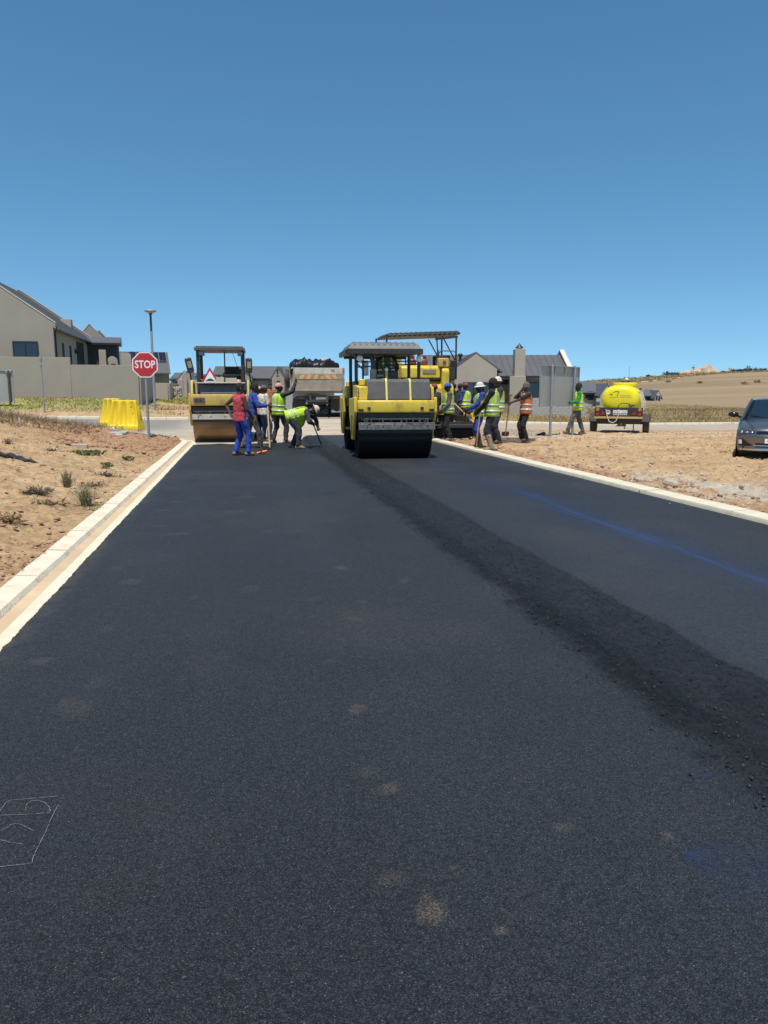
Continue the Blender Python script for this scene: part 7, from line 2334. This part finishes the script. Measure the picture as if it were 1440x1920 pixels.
    # ---- vest with reflective tape
    if vest:
        g = .030
        hem = -.10
        vp = ((hem, .200 + g, .156 + g), (.02, .190 + g, .146 + g), (.14, .176 + g, .136 + g), (.28, .186 + g, .142 + g), (.385, .186 + g, .140 + g), (.46, .160 + g, .118 + g), (.515, .120, .098))
        b = MB(); b.loft([ring(*q, n=28) for q in vp], caps=False)
        ve = b.build('safety_vest', M[vest], t, smooth=60)
        md = ve.modifiers.new('sub', 'SUBSURF'); md.levels = md.render_levels = 1
        md = ve.modifiers.new('solid', 'SOLIDIFY'); md.thickness = .008
        md = ve.modifiers.new('folds', 'DISPLACE'); md.texture = FOLD; md.strength = .030; md.texture_coords = 'LOCAL'
        def vr(h):
            hs = [q[0] for q in vp]; return (np.interp(h, hs, [q[1] for q in vp]), np.interp(h, hs, [q[2] for q in vp]))
        for h in (.03, .17):
            b = MB(); rs = []
            for hh in (h - .025, h + .025):
                rx, ry = vr(hh); rs.append(ring(hh, rx + .011, ry + .011, n=28))
            b.loft(rs, caps=False); o = b.build('reflective_tape', M['c_strip'], ve, smooth=60)
            md = o.modifiers.new('folds', 'DISPLACE'); md.texture = FOLD; md.strength = .030; md.texture_coords = 'LOCAL'
            md = o.modifiers.new('solid', 'SOLIDIFY'); md.thickness = .004
        for s in (-1, 1):
            for fb in (-1, 1):
                b = MB(); rs = []
                for hh in np.linspace(.20, .50, 6):
                    rx, ry = vr(hh); x = s * (.105 - .02 * max(0, hh - .4) * 5); yy = fb * (ry + .012) * math.sqrt(max(0.05, 1 - (x / rx) ** 2))
                    rs.append([at_(hh, x - .022, yy), at_(hh, x + .022, yy)])
                b.loft(rs, caps=False, closed=False); o = b.build('reflective_tape', M['c_strip'], ve, smooth=60)
                md = o.modifiers.new('folds', 'DISPLACE'); md.texture = FOLD; md.strength = .030; md.texture_coords = 'LOCAL'
        if drape:
            # the loose vest hangs away from the chest of the bent body
            b = MB(); rows = []
            for h in np.linspace(-.04, .46, 9):
                f_ = math.sin(math.pi * (h + .06) / .56) ** .7
                row = []
                for q in np.linspace(0, 1, 7):
                    c = at_(h, .20 - .05 * q, .02) + Vector((0, 0, -1)) * (.02 + .36 * f_ * q) + X * (-.14 * q)
                    row.append(c)
                rows.append(row)
            b.loft(rows, caps=False, closed=False); o = b.build('vest_flap', M[vest], ve, smooth=60)
            md = o.modifiers.new('sub', 'SUBSURF'); md.levels = md.render_levels = 1
            md = o.modifiers.new('solid', 'SOLIDIFY'); md.thickness = .008
            md = o.modifiers.new('folds', 'DISPLACE'); md.texture = FOLD; md.strength = .07; md.texture_coords = 'LOCAL'
    # ---- shoes or gumboots
    for i in (0, 1):
        s = (-1, 1)[i]
        b = MB()
        fd = Vector((s * .22, 1, 0)).normalized()
        kd = (knees[i] - foot[i]); 
        if not seated and abs(kd.x) + abs(kd.y) > .25: fd = (fd + Vector((kd.x, kd.y, 0)) * .3).normalized()
        c = Vector((foot[i].x, foot[i].y, foot[i].z))
        b.capsule(c + fd * -.045 - Vector((0, 0, .035)), c + fd * .14 - Vector((0, 0, .045)), .050, .042); b.capsule(c + fd * .0 - Vector((0, 0, .02)), c + fd * .09 - Vector((0, 0, .03)), .052, .044)
        if boots: b.capsule(c, foot[i] + (knees[i] - foot[i]) * .66, .062, .082)
        else: b.capsule(c, foot[i] + (knees[i] - foot[i]) * .20, .050, .056)
        zc = c.z - .085
        b.v = [(x, y, max(z, zc)) for x, y, z in b.v]
        o = b.build('gumboot' if boots else 'shoe', M[shoes], t, smooth=0); remesh(o, .011, 2)
    # ---- hat or hair
    top = hc + hu * .035 - hf * .012
    if hat is None:
        b = MB(); b.ball(top + hu * .006 - hf * .010, .083, .103, .103, 14, 8, HM, lo=-8); b.ball(top - hf * .045 - hu * .03, .074, .065, .075, 12, 8, HM)
        o = b.build('hair', M['hair'], t, smooth=60)
    else:
        b = MB()
        if hat == 'beanie':
            b.ball(top + hu * .010 - hf * .006, .092, .110, .128, 16, 9, HM, lo=-14); b.turn([(.096, -.032), (.098, .0), (.094, .012)], n=16)
            n_ = 16 * 3; tail = [HM @ Vector((x * 1.0, y * 1.17, z)) + top - hf * .006 for x, y, z in b.v[-n_:]]; b.v[-n_:] = [tuple(q) for q in tail]
        elif hat == 'hood':
            b.ball(top - hu * .004 - hf * .016, .098, .112, .118, 16, 10, HM, lo=-30); b.ball(top - hf * .05 - hu * .07, .085, .07, .10, 12, 8, HM)
        else:
            b.ball(top + hu * .012, .090, .110, .095 if hat != 'hard' else .112, 18, 8, HM, lo=-6)
            ring0, ring1, ring2 = [], [], []
            for q in range(24):
                a = 2 * math.pi * q / 24; c_, s_ = math.cos(a), math.sin(a)
                if hat == 'cap':
                    fr = max(0, s_) ** .8; ex = .088 * fr; dz = -.012 * fr
                elif hat == 'bucket': ex = .055; dz = -.035
                else: ex = .030 + .03 * max(0, s_); dz = -.012
                ring0.append(top + HM @ Vector((c_ * .088, s_ * .108, .012))); ring1.append(top + HM @ Vector((c_ * (.088 + ex), s_ * (.108 + ex), .012 + dz))); ring2.append(top + HM @ Vector((c_ * .088, s_ * .108, .001)))
            b.loft([ring0, ring1, ring2], caps=False)
            if hat == 'cap': b.ball(top + hu * .108, .010, .010, .008, 6, 4)
        o = b.build({'beanie': 'beanie', 'hood': 'hood', 'cap': 'cap', 'bucket': 'sun_hat', 'hard': 'hard_hat'}[hat], M[hatm], t, smooth=55)
        if hat == 'cap':
            b = MB(); b.ball(top - hf * .035 - hu * .018, .079, .080, .070, 12, 8, HM); b.build('hair', M['hair'], t, smooth=60)
    mt = Matrix.Translation(t.location) @ Matrix.Rotation(face, 4, 'Z') @ Matrix.Scale(k, 4)
    t['made'] = 1; del t['made']
    return t, (lambda i, f=.055: mt @ (wr[i] + (wr[i] - elb[i]).normalized() * f)), mt


def G(px, py, lift=.024):
    p = gp(px, py); p.z += lift; return p


D = lambda dx, dy: math.atan2(-dx, dy)          # facing: turns +Y onto (dx, dy)


def tool(kind, label, top, bottom, cat, roll=0.0):
    """a long-handled tool from its handle end to the point where it meets the ground"""
    top = Vector(top); bottom = Vector(bottom); d = (bottom - top).normalized(); L = (bottom - top).length
    t = thing(kind, label, cat, top, 0)
    z = -d; y = Vector((0, 0, 1)).cross(z); y = y.normalized() if y.length > .05 else Vector((0, 1, 0)); x = y.cross(z)
    q = Matrix((x, y, z)).transposed().to_4x4() @ Matrix.Rotation(roll, 4, 'Z')
    t.rotation_euler = q.to_euler()
    b = MB(); b.cyl((0, 0, .12), (0, 0, -L + .06), .018, n=8); b.build('handle', M['wood' if kind != 'rake' else 'black'], t)
    if kind == 'broom':
        b = MB(); hw = .26 if 'orange' in label else .42
        b.box((0, 0, -L + .05), (.06, hw, .05)); h = b.build('head', M['orange' if 'orange' in label else 'black'], t, bev=.01)
        b = MB()
        for i in range(14):
            for j in range(3):
                yy = (-.195 + .03 * i) * hw / .42; xx = -.02 + .02 * j; b.tube([(xx, yy, -L + .03), (xx * 1.7, yy * 1.06, -L - .035)], [.011, .009], 4)
        b.build('bristles', M['orange' if 'orange' in label else 'black'], h)
    elif kind == 'rake':
        b = MB(); b.tube([(0, 0, -L + .25), (0, .20, -L + .02)], .010, 5); b.tube([(0, 0, -L + .25), (0, -.20, -L + .02)], .010, 5); b.box((0, 0, -L + .01), (.02, .55, .10)); h = b.build('head', M['black'], t, bev=.004)
        b = MB()
        for i in range(12): b.cyl((0, -.25 + i * .0455, -L - .03), (0, -.25 + i * .0455, -L - .07), .006, n=5)
        b.build('tine', M['black'], h)
    else:
        b = MB(); rings = []
        for zz, w, cup in ((-L + .30, .03, .01), (-L + .26, .11, .02), (-L + .12, .125, .03), (-L + .0, .11, .02), (-L - .03, .06, .0)):
            rings.append([(cup * (1 - (2 * q / 8 - 1) ** 2) * -1, -w + 2 * w * q / 8, zz) for q in range(9)])
        b.loft(rings, caps=False, closed=False); o = b.build('blade', M['greasy'], t, smooth=60); m = o.modifiers.new('solid', 'SOLIDIFY'); m.thickness = .005
        b = MB(); b.box((0, 0, .13), (.03, .12, .03)); b.build('grip', M['black'], t, bev=.01)
    return t


# 1  red sleeveless shirt, blue trousers, hand on hip, broom in the right hand
p = G(452, 856)
w, hand, mt = person('person in a red sleeveless shirt and blue trousers, hand on hip, with orange broom', p, D(.72, .70), 1.70,
                     feet=((-.15, -.06), (.16, .10)), hands=((-.25, -.10, 1.00), (.20, .22, .92)), hint=((-1, -.5, -.1), (.6, -1, 0)), head=(-.12, -.25), shirt='c_red', sleeve='none', trousers='c_blue', shoes='shoe', skin='skin2', grip=(False, True))
e = G(492, 853)
top = hand(1); dd = (e - top); tool('broom', 'broom with a long wooden handle and orange head, held by the red vest worker', top - dd * .45, e, 'broom', .5)
# 2  blue jacket, arm stretched to a black broom
p = G(474, 842)
w, hand, mt = person('person in a blue jacket with reflective armband and grey trousers, leaning on a broom', p, D(.92, .30), 1.74, lean=.10,
                     feet=((-.05, -.25), (.02, .22)), hands=((-.05, .46, 1.12), (.16, .36, 1.13)), hint=((-.6, -.4, -1), (.8, -.3, -1)), head=(-.2, -.1), shirt='c_blue', trousers='c_grey', shoes='shoed', grip=(True, True))
b = MB(); s_ = Vector((.19, .05, 1.40)); 
arm = MB(); arm.cyl((.215, .115, 1.275), (.215, .145, 1.215), .079, .076, 14); o = arm.build('armband', M['c_limed'], w)
e = G(506, 846)
top = hand(1); dd = (e - top); tool('broom', 'wide black broom with a long handle, held by the blue jacket worker', top - dd * .12, e, 'broom', .7)
# someone in a pink cap behind them
p = G(450, 826)
person('person in a pink cap, mostly hidden behind the red vest and blue jacket workers', p, D(.6, -.5), 1.86, shirt='c_navy', trousers='c_char', shoes='shoed', hat='cap', hatm='c_pink', head=(0, -.5))
# 3  white shirt, jeans
p = G(496, 829)
person('person in a white T-shirt, blue jeans and a dark cap, standing with arms down', p, D(.80, .60), 1.70, feet=((-.11, -.05), (.12, .10)), hands=((-.24, .10, .84), (.25, .14, .84)), shirt='c_white', sleeve='short', trousers='c_jean', shoes='shoe', hat='cap', hatm='c_grey', skin='skin', head=(-.1, 0))
# 4  faded orange shirt behind
p = G(487, 826)
w, hand, mt = person('person in a faded orange vest and dark trousers, half hidden behind the white T-shirt worker', p, D(.75, .40), 1.66, feet=((-.12, -.08), (.10, .10)), hands=((-.2, .30, .95), (.22, .36, .95)), shirt='c_amber', sleeve='short', trousers='c_black', shoes='shoed', hat='cap', hatm='c_pink', vest=None, grip=(True, True))
# 5  rust overall far back
p = G(508, 791, .004)
person('person in a rust brown overall looking down, farther back near the truck', p, D(.3, -.9), 1.76, feet=((-.10, 0), (.11, .04)), hands=((-.14, .26, .86), (.12, .27, .84)), shirt='c_rust', sleeve='short', trousers='c_rust', shoes='shoed', skin='skin2', head=(-.35, 0))
# 6  lime vest, raised arm
p = G(524, 833)
person('person in a lime vest and pink cap with one arm raised toward the truck', p, D(.70, .72), 1.76, side=.06, feet=((-.17, -.12), (.17, .10)), hands=((-.12, .24, 1.02), (.46, .26, 1.74)), hint=((-1, -.3, -.4), (.4, -.2, -1)), head=(.1, -.3), shirt='c_char', sleeve='long', trousers='c_char', shoes='shoe', vest='c_lime', hat='cap', hatm='c_pink')
# 7  bent over, raking
p = G(551, 843)
w, hand, mt = person('person in a lime vest and white sun hat bending over to rake the hot asphalt', p, D(.97, .12), 1.76, lean=1.32, drop=.08, shift=(0, -.10), feet=((-.20, -.02), (.20, .12)), hands=((-.03, .64, .55), (.10, .50, .66)), hint=((-.7, .2, 1), (.8, -.3, .2)), head=(-.15, 0), shirt='c_navy', trousers='c_navy', shoes='shoe', vest='c_lime', hat='bucket', hatm='c_white', grip=(True, True), drape=True)
e = G(603, 836)
top = hand(1); tool('rake', 'black asphalt rake in the hands of the bending worker', top - (e - top) * .12, e, 'rake')
# driver of the near roller
mr = Matrix.Translation(nr.location) @ Matrix.Rotation(nr.rotation_euler.z, 4, 'Z')
p = mr @ Vector((.12, .34, .96))
person('driver in a green vest sitting on the middle roller under its canopy, seen from behind', p, nr.rotation_euler.z, 1.72, lean=.05, drop=.0, seated=True, feet=((-.14, .44, .46), (.14, .44, .46)), hands=((-.18, .36, 1.12), (.20, .36, 1.12)), shirt='c_black', trousers='c_char', shoes='shoed', vest='c_oldgreen', hat='cap', hatm='c_black', grip=(True, True))
# 8..14  the group on the right
p = G(814, 826, .06)
person('person in a brick red cap and dark blue jersey, close beside the middle roller', p, D(-.6, .75), 1.72, feet=((-.12, -.04), (.13, .06)), hands=((-.16, .26, .98), (.18, .24, .96)), shirt='c_navy', trousers='c_black', shoes='shoed', hat='cap', hatm='c_redcap', head=(0, .2))
p = G(840, 830, .06)
w, hand, mt = person('person in a bright blue cap, dark hoodie and lime vest by the right kerb', p, D(-.95, -.1), 1.74, feet=((-.13, -.05), (.13, .03)), hands=((-.16, .22, .92), (.24, .20, .90)), shirt='c_grey', trousers='c_black', shoes='shoe', vest='c_limed', hat='cap', hatm='c_cap', head=(-.1, -.1))
p = G(849, 816, .06)
w, hand, mt = person('person in a grey and white shirt and grey trousers behind the blue cap worker', p, D(-.8, -.1), 1.74, feet=((-.12, -.04), (.12, .08)), hands=((-.14, .32, 1.0), (.20, .20, .90)), shirt='c_grey', trousers='c_grey', shoes='shoe', hat='cap', hatm='c_grey', vest=None)
p = G(862, 804, .05)
person('person in a dark jacket almost hidden between the paver and the other workers', p, D(-.7, -.3), 1.76, shirt='c_char', trousers='c_char', shoes='shoed', hat='cap', hatm='c_char')
p = G(872, 811, .06)
w, hand, mt = person('person in a blue jacket, lime vest and pale gumboots stepping toward the paver', p, D(-.72, .50), 1.76, feet=((-.12, .26), (.13, -.28)), hands=((-.16, .30, 1.0), (.22, .24, .98)), shirt='c_blue', trousers='c_black', shoes='boot', boots=True, vest='c_lime', hat='cap', hatm='c_redcap')
p = G(899, 843, .06)
w, hand, mt = person('person in a white sun hat, blue jacket, lime vest, blue trousers and black gumboots', p, D(-.95, -.15), 1.72, feet=((-.12, .02), (.12, -.04)), hands=((-.08, .36, 1.02), (.16, .22, .96)), shirt='c_blue', trousers='c_blue', shoes='bootd', boots=True, vest='c_limed', hat='bucket', hatm='c_white', head=(-.1, 0), grip=(True, True))
e = G(892, 845, .06)
top = hand(1); tool('shovel', 'shovel standing upright beside the white sun hat worker on the right kerb', Vector((e.x + .12, e.y - .05, e.z + 1.25)), e, 'shovel')
a = at(848, 752, 25.6); c = at(890, 790, 24.4); c = a + (c - a) * 1.62; c.z = tz(c.x, c.y) + .08
tool('shovel', 'long brown handled shovel held slanting between the workers on the right', a, c, 'shovel')
p = G(921, 849, .06)
person('person in a black hood, lime vest and dusty gumboots, hands joined in front', p, D(-.90, .25), 1.80, feet=((-.13, -.02), (.13, .03)), hands=((-.05, .32, .98), (.08, .32, .96)), hint=((-.8, -.5, -.3), (.9, -.5, -.3)), shirt='c_black', trousers='c_navy', shoes='boot', boots=True, vest='c_limed', hat='hood', hatm='c_black')
p = G(931, 835, .06)
person('tall person in a white hard hat, elbow out, behind the black hood worker', p, D(-.85, -.2), 1.88, feet=((-.13, -.02), (.13, .03)), hands=((-.05, .30, 1.08), (.20, .16, 1.02)), hint=((-.8, -.5, -.3), (1.2, -.4, .1)), shirt='c_char', trousers='c_navy', shoes='bootd', vest='c_limed', hat='hard', hatm='c_white')
# 15  orange vest with shovel
p = G(984, 832, .07)
w, hand, mt = person('person in an orange vest and grey beanie, hand at mouth, holding a shovel', p, D(-.93, -.20), 1.72, feet=((-.10, .0), (.11, .06)), hands=((.06, .55, 1.12), (.05, .16, 1.49)), hint=((-.9, -.2, -.8), (.9, .3, -1)), shirt='c_char', sleeve='short', trousers='c_black', shoes='shoed', vest='c_orange', hat='beanie', hatm='c_grey', skin='skin2', grip=(True, False))
e = G(947, 825, .14)
top = hand(0); tool('shovel', 'square shovel resting on the spilled asphalt, held by the orange vest worker', top - (e - top) * .16, e, 'shovel')
# 16  green jacket walking behind the board
p = G(1082, 817, .05)
person('person in a green and lime jacket and grey trousers striding behind the notice board post', p, D(-.96, .12), 1.78, feet=((-.11, .36), (.11, -.22)), hands=((-.2, .30, 1.10), (.22, .30, 1.16)), shirt='c_green', trousers='c_grey', shoes='shoe', vest='c_lime', hat='beanie', hatm='c_black')
